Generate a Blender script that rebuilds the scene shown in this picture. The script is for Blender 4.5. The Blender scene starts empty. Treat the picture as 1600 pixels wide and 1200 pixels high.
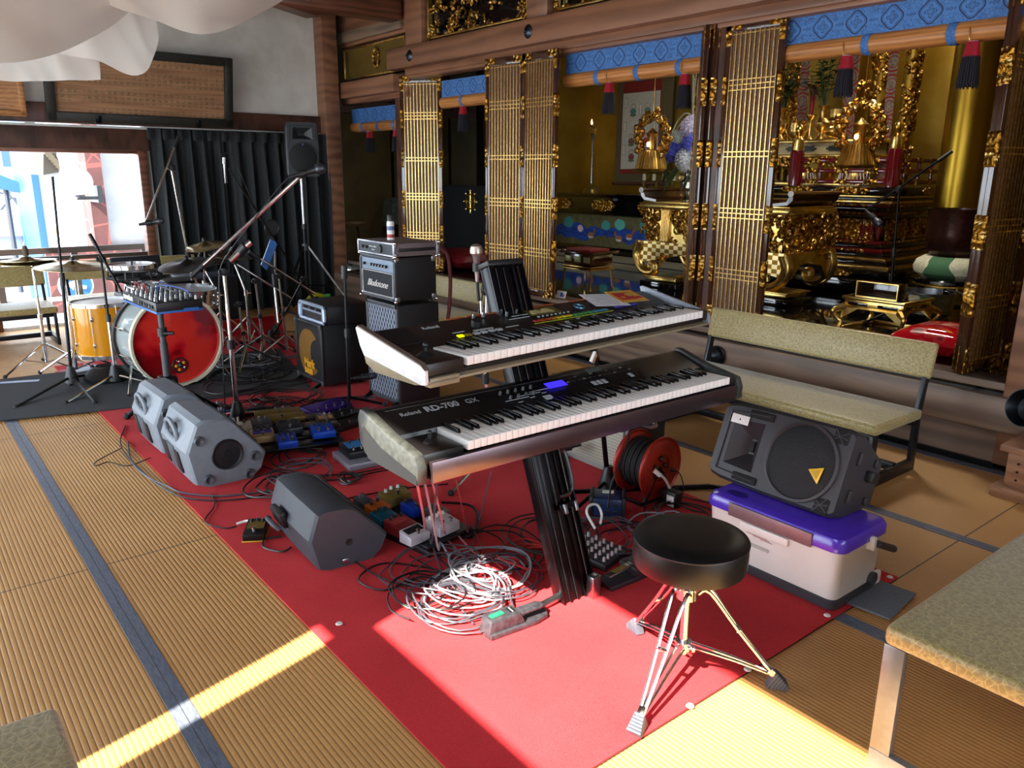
import bpy, bmesh, math, random
from mathutils import Vector as V, Matrix as MX, noise as NZ
random.seed(7)
sc = bpy.context.scene
COL = sc.collection
PI = math.pi
# ------------------------------------------------------------------ camera
# world: X runs towards the altar, Y towards the far window wall, Z up
AX = ((0.78200661, -0.15532337, 0.6036061), (-0.62322183, -0.20692434, 0.75417297), (0.00776011, -0.96594874, -0.25861711))
FOC, EYE = 1231.902, 1.45
cd = bpy.data.cameras.new('camera'); cam = bpy.data.objects.new('camera', cd); COL.objects.link(cam)
cd.sensor_width = 36; cd.lens = 36 * FOC / 1600; cd.clip_start = .05; cd.clip_end = 300
m = MX.Identity(4)
for i in range(3):
    m[i][0] = AX[i][0]; m[i][1] = -AX[i][1]; m[i][2] = -AX[i][2]
m[2][3] = EYE
cam.matrix_world = m
sc.camera = cam
# ------------------------------------------------------------------ light
sc.view_settings.view_transform = 'Standard'; sc.view_settings.look = 'None'
sc.view_settings.gamma = 1; sc.view_settings.use_curve_mapping = False
sc.view_settings.exposure = 0.6
w = bpy.data.worlds.new('sky'); sc.world = w; w.use_nodes = True
w.node_tree.nodes['Background'].inputs[0].default_value = (.80, .90, 1.0, 1)
w.node_tree.nodes['Background'].inputs[1].default_value = 6.2
sd = bpy.data.lights.new('sun', 'SUN'); so = bpy.data.objects.new('sun', sd); COL.objects.link(so)
sd.energy = 23; sd.angle = .009; sd.color = (1, .91, .75)
so.rotation_euler = V((1, .27, -1.05)).to_track_quat('-Z', 'Y').to_euler()
so.location = (-6, -2, 8)
def portal(name, loc, d, sx, sy):                                   # guides sky light through a real opening
    l = bpy.data.lights.new(name, 'AREA'); o = bpy.data.objects.new(name, l); COL.objects.link(o)
    l.shape = 'RECTANGLE'; l.size = sx; l.size_y = sy; l.cycles.is_portal = True
    o.location = loc; o.rotation_euler = V(d).to_track_quat('-Z', 'Z').to_euler()
portal('sky_portal', (-1.32, 4.85, 1.05), (1, 0, 0), 5.6, 1.9)
portal('sky_portal', (1.5, 8.62, .85), (0, -1, 0), 1.5, 1.6)
portal('sky_portal', (-1.32, .42, 2.83), (1, 0, 0), 2.0, .8)
portal('sky_portal', (1.2, -2.55, 1.3), (0, 1, 0), 3.0, 1.6)
def lamp(name, loc, e, size, col=(1, .93, .8), d=(0, 0, -1)):      # unseen fill lamps added to brighten the altar interior
    l = bpy.data.lights.new(name, 'AREA'); o = bpy.data.objects.new(name, l); COL.objects.link(o)
    l.shape = 'DISK'; l.size = size; l.energy = e; l.color = col; o.location = loc; o.rotation_euler = V(d).to_track_quat('-Z', 'Y').to_euler()
lamp('altar_fill', (5.3, 3.0, 3.2), 30, .5); lamp('altar_fill', (6.6, 6.0, 3.3), 7, .4); lamp('altar_fill', (7.9, 3.6, 3.3), 14, .4)
# ------------------------------------------------------------------ helpers
def ray(px, py):
    c = (px - 800, py - 600, FOC)
    return V([sum(AX[i][j] * c[j] for j in range(3)) for i in range(3)])
def G(px, py, z=0.0):
    r = ray(px, py); t = (z - EYE) / r.z; return V((r.x * t, r.y * t, z))
def PXp(px, py, X):
    r = ray(px, py); t = X / r.x; return V((X, r.y * t, EYE + r.z * t))
def PYp(px, py, Y):
    r = ray(px, py); t = Y / r.y; return V((r.x * t, Y, EYE + r.z * t))
def lin(h):
    h = h.lstrip('#'); c = [int(h[i:i + 2], 16) / 255 for i in (0, 2, 4)]
    return [x / 12.92 if x < .04045 else ((x + .055) / 1.055) ** 2.4 for x in c] + [1]
MATS = {}
def nn(t, typ, **k):
    n = t.nodes.new(typ)
    for a, b in k.items(): setattr(n, a, b)
    return n
def base(name, col, rough=.5, metal=0, **k):
    m = bpy.data.materials.new(name); m.use_nodes = True; t = m.node_tree; b = t.nodes['Principled BSDF']
    b.inputs['Base Color'].default_value = lin(col); b.inputs['Roughness'].default_value = rough; b.inputs['Metallic'].default_value = metal
    for a, v in k.items(): b.inputs[a.replace('_', ' ')].default_value = v
    return m, t, b
def tc(t, kind='Object', scale=(1, 1, 1), rot=(0, 0, 0)):
    c = nn(t, 'ShaderNodeTexCoord'); mp = nn(t, 'ShaderNodeMapping'); mp.inputs['Scale'].default_value = scale; mp.inputs['Rotation'].default_value = rot
    t.links.new(c.outputs[kind], mp.inputs[0]); return mp.outputs[0]
def ramp(t, fac, stops):
    r = nn(t, 'ShaderNodeValToRGB'); e = r.color_ramp.elements
    while len(e) < len(stops): e.new(.5)
    for q, (p, c) in zip(e, stops): q.position = p; q.color = lin(c) if isinstance(c, str) else c
    t.links.new(fac, r.inputs[0]); return r.outputs[0]
def bump(t, b, h, s, d=.01):
    n = nn(t, 'ShaderNodeBump'); n.inputs['Strength'].default_value = s; n.inputs['Distance'].default_value = d
    t.links.new(h, n.inputs['Height']); t.links.new(n.outputs[0], b.inputs['Normal'])
def noisy(name, col, col2, rough=.6, metal=0, scale=20, stretch=(1, 1, 1), bs=.0, detail=4, **k):
    if name in MATS: return MATS[name]
    m, t, b = base(name, col, rough, metal, **k)
    n = nn(t, 'ShaderNodeTexNoise'); n.inputs['Scale'].default_value = scale; n.inputs['Detail'].default_value = detail
    t.links.new(tc(t, 'Object', stretch), n.inputs['Vector'])
    t.links.new(ramp(t, n.outputs[0], [(.35, col), (.65, col2)]), b.inputs['Base Color'])
    if bs: bump(t, b, n.outputs[0], bs)
    MATS[name] = m; return m
def plain(name, col, rough=.5, metal=0, **k):
    if name not in MATS:
        c = [max(0, int(x * 255 * .9)) for x in (int(col.lstrip('#')[i:i+2], 16) / 255 for i in (0, 2, 4))]
        noisy(name, col, '%02x%02x%02x' % tuple(int(.5 * (int(col.lstrip('#')[i:i+2], 16) + c[i // 2])) for i in (0, 2, 4)), rough, metal, 35, **k)
    return MATS[name]
def wood(name, c1, c2, rough=.45, grain=(1, 1, 1), scale=3, **k):
    if name in MATS: return MATS[name]
    m, t, b = base(name, c1, rough, 0, **k)
    co = tc(t, 'Object', grain)
    n = nn(t, 'ShaderNodeTexNoise'); n.inputs['Scale'].default_value = scale; n.inputs['Detail'].default_value = 6; n.inputs['Distortion'].default_value = 1.4
    t.links.new(co, n.inputs['Vector'])
    wv = nn(t, 'ShaderNodeTexWave'); wv.inputs['Scale'].default_value = scale * .6; wv.inputs['Distortion'].default_value = 9; wv.inputs['Detail'].default_value = 3; wv.bands_direction = 'Z'
    t.links.new(co, wv.inputs['Vector'])
    mx = nn(t, 'ShaderNodeMath', operation='MULTIPLY_ADD'); mx.inputs[1].default_value = .35
    t.links.new(wv.outputs['Fac'], mx.inputs[0]); t.links.new(n.outputs[0], mx.inputs[2])
    t.links.new(ramp(t, mx.outputs[0], [(.4, c1), (.85, c2)]), b.inputs['Base Color'])
    bump(t, b, mx.outputs[0], .08)
    MATS[name] = m; return m
class MB:
    def __init__(s, M=None): s.v = []; s.f = []; s.mi = []; s.mats = []; s.M = M or MX.Identity(4)
    def idx(s, m):
        if m not in s.mats: s.mats.append(m)
        return s.mats.index(m)
    def raw(s, vs, fs, m, T=None):
        M = s.M @ T if T is not None else s.M
        o = len(s.v); s.v += [M @ V(p) for p in vs]; i = s.idx(m)
        for f in fs: s.f.append([a + o for a in f]); s.mi.append(i)
        return s
    def bm(s, t, m, T=None):
        t.verts.index_update()
        s.raw([v.co.copy() for v in t.verts], [[v.index for v in f.verts] for f in t.faces], m, T); t.free(); return s
    def box(s, c, d, m, bev=0, rot=None, seg=2):
        T = MX.Translation(c)
        if rot: T = T @ (MX.Rotation(rot[2], 4, 'Z') @ MX.Rotation(rot[1], 4, 'Y') @ MX.Rotation(rot[0], 4, 'X'))
        x, y, z = [q / 2 for q in d]
        vs = [(a * x, b * y, e * z) for a in (-1, 1) for b in (-1, 1) for e in (-1, 1)]
        fs = [(0, 1, 3, 2), (4, 6, 7, 5), (0, 4, 5, 1), (2, 3, 7, 6), (0, 2, 6, 4), (1, 5, 7, 3)]
        if not bev: return s.raw(vs, fs, m, T)
        t = bmesh.new(); vv = [t.verts.new(p) for p in vs]
        for f in fs: t.faces.new([vv[i] for i in f])
        bmesh.ops.bevel(t, geom=t.edges[:], offset=min(bev, .45 * min(d)), segments=seg, affect='EDGES', profile=.5)
        return s.bm(t, m, T)
    def bb(s, x0, x1, y0, y1, z0, z1, m, bev=0):
        return s.box(((x0 + x1) / 2, (y0 + y1) / 2, (z0 + z1) / 2), (x1 - x0, y1 - y0, z1 - z0), m, bev)
    def prism(s, poly, lo, hi, m, axis='Y', bev=0, T=None):
        # poly lies in XZ (axis Y), XY (axis Z) or YZ (axis X), extruded from lo to hi
        def P(a, b, h): return {'Y': (a, h, b), 'Z': (a, b, h), 'X': (h, a, b)}[axis]
        n = len(poly); t = bmesh.new()
        A = [t.verts.new(P(a, b, lo)) for a, b in poly]; B = [t.verts.new(P(a, b, hi)) for a, b in poly]
        t.faces.new(A); t.faces.new(B[::-1])
        for i in range(n): j = (i + 1) % n; t.faces.new((A[j], A[i], B[i], B[j]))
        bmesh.ops.recalc_face_normals(t, faces=t.faces[:])
        if bev: bmesh.ops.bevel(t, geom=t.edges[:], offset=bev, segments=2, affect='EDGES', profile=.5)
        return s.bm(t, m, T)
    def lathe(s, prof, m, p0=(0, 0, 0), d=(0, 0, 1), seg=24, a0=0, a1=2 * PI):
        d = V(d).normalized(); T = MX.Translation(p0) @ d.to_track_quat('Z', 'Y').to_matrix().to_4x4()
        full = abs(a1 - a0 - 2 * PI) < 1e-6; n = seg if full else seg + 1
        vs = []; fs = []
        for r, z in prof:
            for k in range(n):
                a = a0 + (a1 - a0) * k / seg; vs.append((max(r, 1e-5) * math.cos(a), max(r, 1e-5) * math.sin(a), z))
        for i in range(len(prof) - 1):
            for k in range(seg):
                k2 = (k + 1) % n; fs.append((i * n + k, i * n + k2, (i + 1) * n + k2, (i + 1) * n + k))
        return s.raw(vs, fs, m, T)
    def cyl(s, p0, p1, r0, m, r1=None, seg=12):
        r1 = r0 if r1 is None else r1; p0 = V(p0); p1 = V(p1); h = (p1 - p0).length
        return s.lathe([(0, 0), (r0, 0), (r1, h), (0, h)], m, p0, p1 - p0, seg)
    def ball(s, c, r, m, seg=14, sc=(1, 1, 1)):
        n = 8; T = MX.Translation(c) @ MX.Diagonal((*sc, 1))
        vs = []; fs = []
        for i in range(n + 1):
            a = PI * i / n
            for k in range(seg): b = 2 * PI * k / seg; vs.append((r * math.sin(a) * math.cos(b) + 1e-6, r * math.sin(a) * math.sin(b), r * math.cos(a)))
        for i in range(n):
            for k in range(seg): k2 = (k + 1) % seg; fs.append((i * seg + k, (i + 1) * seg + k, (i + 1) * seg + k2, i * seg + k2))
        return s.raw(vs, fs, m, T)
    def torus(s, c, R, r, m, d=(0, 0, 1), seg=28, rs=8):
        d = V(d).normalized(); T = MX.Translation(c) @ d.to_track_quat('Z', 'Y').to_matrix().to_4x4()
        vs = [((R + r * math.cos(b)) * math.cos(a), (R + r * math.cos(b)) * math.sin(a), r * math.sin(b)) for a in [2 * PI * i / seg for i in range(seg)] for b in [2 * PI * j / rs for j in range(rs)]]
        fs = [(i * rs + j, ((i + 1) % seg) * rs + j, ((i + 1) % seg) * rs + (j + 1) % rs, i * rs + (j + 1) % rs) for i in range(seg) for j in range(rs)]
        return s.raw(vs, fs, m, T)
    def tube(s, pts, r, m, seg=6, smooth=6, closed=False):
        pts = [V(p) for p in pts]
        if smooth and len(pts) > 2:
            q = []; n = len(pts)
            for i in range(n - 1 if not closed else n):
                a, b, c, d = pts[(i - 1) % n if closed else max(i - 1, 0)], pts[i], pts[(i + 1) % n], pts[(i + 2) % n if closed else min(i + 2, n - 1)]
                for k in range(smooth):
                    u = k / smooth
                    q.append(.5 * ((2 * b) + (c - a) * u + (2 * a - 5 * b + 4 * c - d) * u * u + (3 * b - a - 3 * c + d) * u ** 3))
            if not closed: q.append(pts[-1])
            pts = q
        n = len(pts); vs = []; up = V((.13, .21, 1)).normalized()
        for i, p in enumerate(pts):
            t = (pts[(i + 1) % n if closed else min(i + 1, n - 1)] - pts[i - 1 if (i or closed) else 0])
            t = t.normalized() if t.length > 1e-9 else V((0, 0, 1))
            x = t.cross(up)
            x = x.normalized() if x.length > 1e-4 else V((1, 0, 0)); y = t.cross(x); up = y if y.dot(up) > 0 else -y
            y = x.cross(t)
            rr = r(i / (n - 1)) if callable(r) else r
            for k in range(seg): a = 2 * PI * k / seg; vs.append(p + x * math.cos(a) * rr + y * math.sin(a) * rr)
        fs = [(i * seg + k, i * seg + (k + 1) % seg, (i + 1) * seg + (k + 1) % seg, (i + 1) * seg + k) for i in range(n - 1) for k in range(seg)]
        if closed: fs += [((n - 1) * seg + k, (n - 1) * seg + (k + 1) % seg, (k + 1) % seg, k) for k in range(seg)]
        else: fs += [tuple(range(seg))[::-1], tuple((n - 1) * seg + k for k in range(seg))]
        return s.raw(vs, fs, m)
    def grid(s, fn, nu, nv, m, th=0):
        vs = [V(fn(i / nu, j / nv)) for j in range(nv + 1) for i in range(nu + 1)]
        fs = [(j * (nu + 1) + i, j * (nu + 1) + i + 1, (j + 1) * (nu + 1) + i + 1, (j + 1) * (nu + 1) + i) for j in range(nv) for i in range(nu)]
        if th:
            t = bmesh.new(); vv = [t.verts.new(p) for p in vs]
            for f in fs: t.faces.new([vv[i] for i in f])
            bmesh.ops.recalc_face_normals(t, faces=t.faces[:])
            bmesh.ops.solidify(t, geom=t.faces[:], thickness=th)
            return s.bm(t, m)
        return s.raw(vs, fs, m)
    def text(s, body, size, m, T, ext=.0008, shear=0, align='LEFT', bold=0):
        cu = bpy.data.curves.new('t', 'FONT'); cu.body = body; cu.size = size; cu.extrude = ext; cu.shear = shear; cu.align_x = align; cu.offset = bold; cu.resolution_u = 3
        o = bpy.data.objects.new('t', cu); me = bpy.data.meshes.new_from_object(o)
        s.raw([v.co.copy() for v in me.vertices], [list(p.vertices) for p in me.polygons], m, T)
        bpy.data.objects.remove(o); bpy.data.curves.remove(cu); bpy.data.meshes.remove(me); return s
    def build(s, name, parent=None, label=None, ang=38, rnd=True, **tags):
        me = bpy.data.meshes.new(name); me.from_pydata([tuple(p) for p in s.v], [], s.f)
        for m in s.mats: me.materials.append(m)
        me.polygons.foreach_set('material_index', s.mi)
        me.polygons.foreach_set('use_smooth', [rnd] * len(s.f))
        me.validate(); me.update()
        if rnd: me.set_sharp_from_angle(angle=math.radians(ang))
        o = bpy.data.objects.new(name, me); COL.objects.link(o)
        if parent: o.parent = parent
        if label: o['label'] = label
        for a, b in tags.items(): o[a] = b
        return o
def thing(name, label, cat, loc=(0, 0, 0), rz=0, group=None, rot=None):
    o = bpy.data.objects.new(name, None); COL.objects.link(o); o.empty_display_size = .05
    o.location = loc; o.rotation_euler = rot or (0, 0, rz); o['label'] = label; o['category'] = cat
    if group: o['group'] = group
    return o
def tag(o, label, cat, group=None, kind=None):
    o['label'] = label; o['category'] = cat
    if group: o['group'] = group
    if kind: o['kind'] = kind
    return o
def struct(name, mb, **k):
    o = mb.build(name, **k); o['kind'] = 'structure'; return o
def copy_tree(o, parent=None):
    c = o.copy(); COL.objects.link(c)
    if parent: c.parent = parent
    for ch in list(o.children): copy_tree(ch, c)
    return c
def TR(x, y, z, rx=0, ry=0, rz=0):
    return MX.Translation((x, y, z)) @ MX.Rotation(rz, 4, 'Z') @ MX.Rotation(ry, 4, 'Y') @ MX.Rotation(rx, 4, 'X')
# ------------------------------------------------------------------ shader arithmetic
class S:
    def __init__(s, t, k): s.t = t; s.k = k
    def op(s, o, *a):
        n = s.t.nodes.new('ShaderNodeMath'); n.operation = o
        for i, q in enumerate((s,) + a):
            if isinstance(q, S): s.t.links.new(q.k, n.inputs[i])
            else: n.inputs[i].default_value = q
        return S(s.t, n.outputs[0])
    def __add__(s, o): return s.op('ADD', o)
    def __sub__(s, o): return s.op('SUBTRACT', o)
    def __mul__(s, o): return s.op('MULTIPLY', o)
    def __truediv__(s, o): return s.op('DIVIDE', o)
    def fr(s): return s.op('FRACT')
    def ab(s): return s.op('ABSOLUTE')
    def lt(s, v): return s.op('LESS_THAN', v)
    def gt(s, v): return s.op('GREATER_THAN', v)
    def mx(s, v): return s.op('MAXIMUM', v)
    def mn(s, v): return s.op('MINIMUM', v)
def xyz(t, kind='Object'):
    c = nn(t, 'ShaderNodeTexCoord'); q = nn(t, 'ShaderNodeSeparateXYZ'); t.links.new(c.outputs[kind], q.inputs[0])
    return [S(t, q.outputs[i]) for i in range(3)]
def mixc(t, f, a, b):
    n = nn(t, 'ShaderNodeMix', data_type='RGBA')
    t.links.new(f.k if isinstance(f, S) else f, n.inputs[0])
    for i, q in ((6, a), (7, b)):
        if isinstance(q, str): n.inputs[i].default_value = lin(q)
        else: t.links.new(q, n.inputs[i])
    return n.outputs[2]
def rad(x, y): return (x * x + y * y).op('SQRT')
def nz(t, scale, stretch=(1, 1, 1), detail=4):
    n = nn(t, 'ShaderNodeTexNoise'); n.inputs['Scale'].default_value = scale; n.inputs['Detail'].default_value = detail
    t.links.new(tc(t, 'Object', stretch), n.inputs['Vector']); return S(t, n.outputs[0])
def vor(t, scale, feat='F1', stretch=(1, 1, 1)):
    n = nn(t, 'ShaderNodeTexVoronoi', feature=feat); n.inputs['Scale'].default_value = scale
    t.links.new(tc(t, 'Object', stretch), n.inputs['Vector']); return S(t, n.outputs['Distance'])
# tatami: ribs along Y every 15 mm, seams across every 1.91 m
m, t, b = base('tatami', 'b9935f', .5); x, y, z = xyz(t)
rib = ((x / .0155).fr() - .5).ab() * 2
seam = (((y - 3.08) / 1.91 + 20.5).fr() - .5).ab().lt(.0016)
fib = nz(t, 60, (1, 14, 1)); big = nz(t, 1.3)
c1 = ramp(t, (fib * .6 + big * .5).k, [(.35, 'b07c44'), (.75, 'd9a765')])
c2 = mixc(t, rib.gt(.78), c1, 'a37d4c')
c3 = mixc(t, seam, c2, '4b3a26')
t.links.new(c3, b.inputs['Base Color'])
bump(t, b, (rib.op('POWER', 3.0) * -1 + fib * .25).k, .5, .004); MATS['tatami'] = m
# tatami border tape
m, t, b = base('border_tape', '5a6272', .5); x, y, z = xyz(t)
t.links.new(ramp(t, nz(t, 180, (1, .2, 1)).k, [(.3, '4b5263'), (.7, '6a7283')]), b.inputs['Base Color']); MATS['tape'] = m
# red needle-felt carpet
m, t, b = base('red_felt', 'b00f26', .95, Sheen_Weight=.04)
b.inputs['Specular IOR Level'].default_value = .15
n1 = nz(t, 420); t.links.new(ramp(t, (n1 * .7 + nz(t, 3) * .3).k, [(.35, 'b2242a'), (.7, 'dc3a40')]), b.inputs['Base Color']); bump(t, b, n1.k, .4, .002); MATS['felt'] = m
noisy('rug', '26282c', '3a3c40', .95, scale=260, bs=.3)
W_ALT = wood('altar_wood', '6a4531', '8f6248', .42, (1.2, .3, 2.2), 2.2)
W_LOW = wood('aged_wood', '5a493e', '826a58', .5, (1.2, .35, 3), 2.0)
W_DRK = wood('dark_wood', '2e1c14', '56362a', .45, (2, 2, .5), 3)
W_BEAM = wood('beam_wood', '4a2818', '744530', .4, (.6, 3, 4), 2)
W_LIGHT = wood('pale_wood', 'a87c55', 'c99b70', .5, (3, 1, 3), 3)
W_PANEL = wood('board_wood', '8a6242', 'a57a55', .55, (.3, 1, 6), 4)
PLASTER = noisy('plaster', 'c9c4bb', 'd8d4cc', .9, scale=5, bs=.15)
BLACKL = plain('black_lacquer', '0b0a0c', .08, 0, Coat_Weight=.6)
BRONL = plain('brown_lacquer', '3c1f10', .16, 0, Coat_Weight=.5)
REDL = plain('red_lacquer', '5c0f16', .15, 0, Coat_Weight=.5)
GOLD = noisy('gold', 'd9a94c', 'f4d98a', .28, 1, scale=14, bs=.05)
m, t, b = base('carved_gold', 'e8c062', .3, 1); v = vor(t, 30); n2 = nz(t, 45)
t.links.new(ramp(t, v.k, [(.05, 'f7dc8d'), (.5, 'a9772a')]), b.inputs['Base Color']); bump(t, b, (v + n2 * .5).k, 1.0, .02); MATS['carved_gold'] = m; CGOLD = m
GLEAF = noisy('gold_leaf_wall', '8a6a1c', 'a98a34', .42, .75, scale=2.2)
GWALL = noisy('dull_gold_wall', '6a5320', '80672c', .55, .35, scale=2)
BRASS = noisy('brass', 'c79a4e', 'e8c47c', .3, 1, scale=60, bs=.1)
BLK = plain('black_plastic', '17181b', .45); BLKM = plain('black_metal', '141518', .3, .7); RUB = plain('rubber', '0d0d0f', .7)
CHR = noisy('chrome', 'd8dade', 'eceef2', .12, 1, scale=3); STL = noisy('steel', '8e9299', 'b2b6bd', .3, 1, scale=20)
WHT = plain('white_plastic', 'e6e4e0', .4); GREY = plain('grey_plastic', '6a6f77', .5); DGREY = plain('dark_grey', '3a3d43', .5)
# ------------------------------------------------------------------ the room
f = MB(); f.bb(-1.3, 4.35, -2.6, 8.62, -.12, 0, MATS['tatami']); struct('floor', f)
k = 0
for i, xs in enumerate((.465, 2.37, 3.33, 4.27)):
    q = MB()
    for s in (-1, 1): q.box((xs + s * .0155, 3.0, .0012), (.029, 11.1, .0024), MATS['tape'])
    k += 1; struct('trim_%d' % k, q)
c = MB(); c.bb(-1.3, 9.2, -2.6, 9.6, 3.45, 3.5, W_DRK)
for yy in (1.5, 4.2, 6.9): c.bb(-1.3, 4.3, yy - .1, yy + .1, 3.2, 3.45, W_BEAM)
struct('ceiling', c)
# window wall (far end): opening X .8..2.2, z 0..1.62
wb = MB(); Y0, Y1 = 8.5, 8.62
wb.bb(-1.3, 2.2, Y0, Y1, 2.0, 3.45, PLASTER); wb.bb(2.2, 4.3, Y0, Y1, 0, 3.45, PLASTER); wb.bb(4.2, 4.3, Y1, 9.45, 0, 3.45, W_DRK); wb.bb(-1.3, .55, Y0, Y1, 0, 2.0, PLASTER)
struct('wall_far', wb)
bm_ = MB(); bm_.bb(-1.3, 2.24, 8.44, 8.62, 1.63, 1.83, W_DRK, .004); bm_.bb(-1.3, 4.2, 8.44, 8.6, 1.86, 2.03, W_DRK, .004); bm_.bb(-1.3, 2.3, 8.42, 8.5, 1.825, 1.845, plain('curtain_rail', 'b9b9b6', .4)); struct('trim_5', bm_)
cp = MB(); cp.bb(4.03, 4.2, 8.3, 8.5, 0, 3.45, W_ALT, .006); struct('trim_6', cp)
# left wall: sliding-door openings, plus unseen gap and transom shaped to cast sun patches
wl = MB(); Xa, Xb = -1.3, -1.2
def lw(y0, y1, z0, z1): wl.bb(Xa, Xb, y0, y1, z0, z1, W_DRK if z1 < 2.3 else PLASTER)

lw(-2.6, -1.6, 0, 3.45); lw(-1.6, .9, 0, .35); lw(.9, 1.49, 0, 2.415); lw(-1.6, .9, 2.0, 2.415); lw(1.61, 2.0, 0, 3.45); lw(-1.6, 2.0, 3.255, 3.45)
lw(1.49, 1.61, 2.36, 3.45); lw(1.45, 1.49, 2.415, 3.255); lw(-1.6, -.6, 2.415, 3.255); lw(-1.6, .9, .35, 2.0)
for a in (2.0, 3.9, 5.8, 7.7): lw(a, a + .1, 0, 2.05)
lw(2.0, 8.6, 2.05, 3.45)
struct('wall_left', wl)
wk = MB(); wk.bb(-1.3, .2, -2.6, -2.5, 0, 3.45, PLASTER); wk.bb(.2, 3.2, -2.6, -2.5, 2.0, 3.45, PLASTER); wk.bb(3.2, 9.2, -2.6, -2.5, 0, 3.45, PLASTER); wk.bb(.2, 3.2, -2.6, -2.5, 0, .5, W_DRK)
struct('wall_near', wk)
# ------------------------------------------------------------------ altar front wall (plane X = 4.33)
XW = 4.33
wa = MB()
wa.bb(XW, XW + .1, -2.6, 8.5, .03, .2, W_LOW); wa.bb(XW - .05, XW + .1, -2.6, 8.0, .205, .385, W_LOW, .012); wa.bb(XW + .02, XW + .12, -2.6, 8.5, .385, .41, W_DRK)
wa.bb(XW - .015, XW + .16, -2.6, 8.5, .41, .45, W_LOW, .006); wa.bb(XW - .02, XW + .02, -2.6, 8.4, 0, .03, BLKM)
for a, b2 in ((7.25, 7.38), (5.1, 5.32), (3.32, 3.52)): wa.bb(XW + .02, XW + .2, a, b2, .45, 2.34, W_DRK, .008)
wa.bb(XW - .02, XW + .2, 1.2, 1.44, 0, 3.45, W_ALT, .01)
wa.bb(XW - .0, XW + .2, -2.6, 1.2, .45, 3.45, W_ALT)
wa.bb(XW, XW + .16, 1.4, 7.1, 2.335, 2.37, W_ALT, .004); wa.bb(XW - .02, XW + .16, 1.4, 7.1, 2.36, 2.42, W_ALT, .004)
wa.bb(XW, XW + .16, 7.1, 8.5, 2.17, 2.26, W_ALT, .004)
wa.bb(XW - .1, XW + .16, -2.6, 7.32, 2.42, 2.61, W_ALT, .012)       # long tie beam
wa.bb(XW - .1, XW + .16, 7.2, 8.5, 2.22, 2.385, W_ALT, .012)
wa.bb(XW, XW + .14, 7.0, 8.5, 2.76, 3.45, W_ALT); wa.bb(XW - .04, XW + .1, 7.15, 8.5, 2.79, 2.90, W_LOW, .01)
for a, b2 in ((6.76, 7.05), (4.97, 5.22), (3.2, 3.4)): wa.bb(XW - .04, XW + .2, a, b2, 2.6, 3.45, W_ALT, .008)
wa.bb(XW + .06, XW + .14, 1.4, 7.0, 2.6, 3.45, BLACKL)
wa.bb(XW + .06, XW + .14, 7.0, 8.5, 2.38, 2.8, BLACKL)
wa.bb(3.05, 4.3, 7.1, 7.32, 2.86, 3.12, W_BEAM, .02); wa.prism([(3.05, 2.86), (3.4, 2.80), (3.7, 2.86)], 7.12, 7.3, W_BEAM)
struct('wall_altar', wa)
# step platform in the far corner
st = MB(); st.bb(4.03, 4.33, 6.9, 8.4, 0, .34, W_LOW, .01); struct('trim_7', st)
def nail_cover(y, z):
    q = MB(); q.lathe([(0, .028), (.012, .027), (.014, .02), (.04, .012), (.052, 0), (.05, -.004)], plain('dark_bronze', '3c434c', .35, .9), (XW - .1, y, z), (-1, 0, 0), 24)
    q.ball((XW - .132, y, z), .011, plain('dark_bronze', '3c434c'), 8)
    o = q.build('nail_cover'); return tag(o, {0: 'small dark metal nail cover at the left end of the lower wooden beam', 1: 'dark metal nail cover on the beam above the first golden lattice door', 2: 'dark metal nail cover on the long beam below the golden flower carving'}[int(y < 7.5) + int(y < 6)], 'nail cover', 'nail covers on the beams')
nail_cover(8.66, 2.3); nail_cover(6.88, 2.515); nail_cover(5.12, 2.515)
# fine gold ribbed transom with a crest
t0 = thing('transom_panel', 'gold slatted transom panel with an oval crest at its centre, left of the carving', 'panel', (XW + .03, 0, 0))
q = MB(); Ya, Yb, Za, Zb = 7.14, 8.44, 2.42, 2.74
for a in ((Ya, Yb, Za, Za + .02), (Ya, Yb, Zb - .02, Zb), (Ya, Ya + .02, Za, Zb), (Yb - .02, Yb, Za, Zb)): q.bb(-.02, .02, *a, GOLD, .003)
q.build('frame', t0)
q = MB(); n = 90
for i in range(n): y = Ya + .02 + (Yb - Ya - .04) * (i + .5) / n; q.bb(-.004, .006, y - .0045, y + .0045, Za + .02, Zb - .02, GWALL)
q.bb(.008, .012, Ya, Yb, Za, Zb, plain('dark_olive', '2c2410')); q.build('slats', t0)
q = MB()
for i in range(26):
    a = 2 * PI * i / 26; q.ball((-.02, 7.72 + .055 * math.cos(a), 2.59 + .085 * math.sin(a)), .017, CGOLD, 6, (.7, 1, 1.3))
q.ball((-.016, 7.72, 2.63), .016, CGOLD, 6); q.build('crest', t0)
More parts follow.
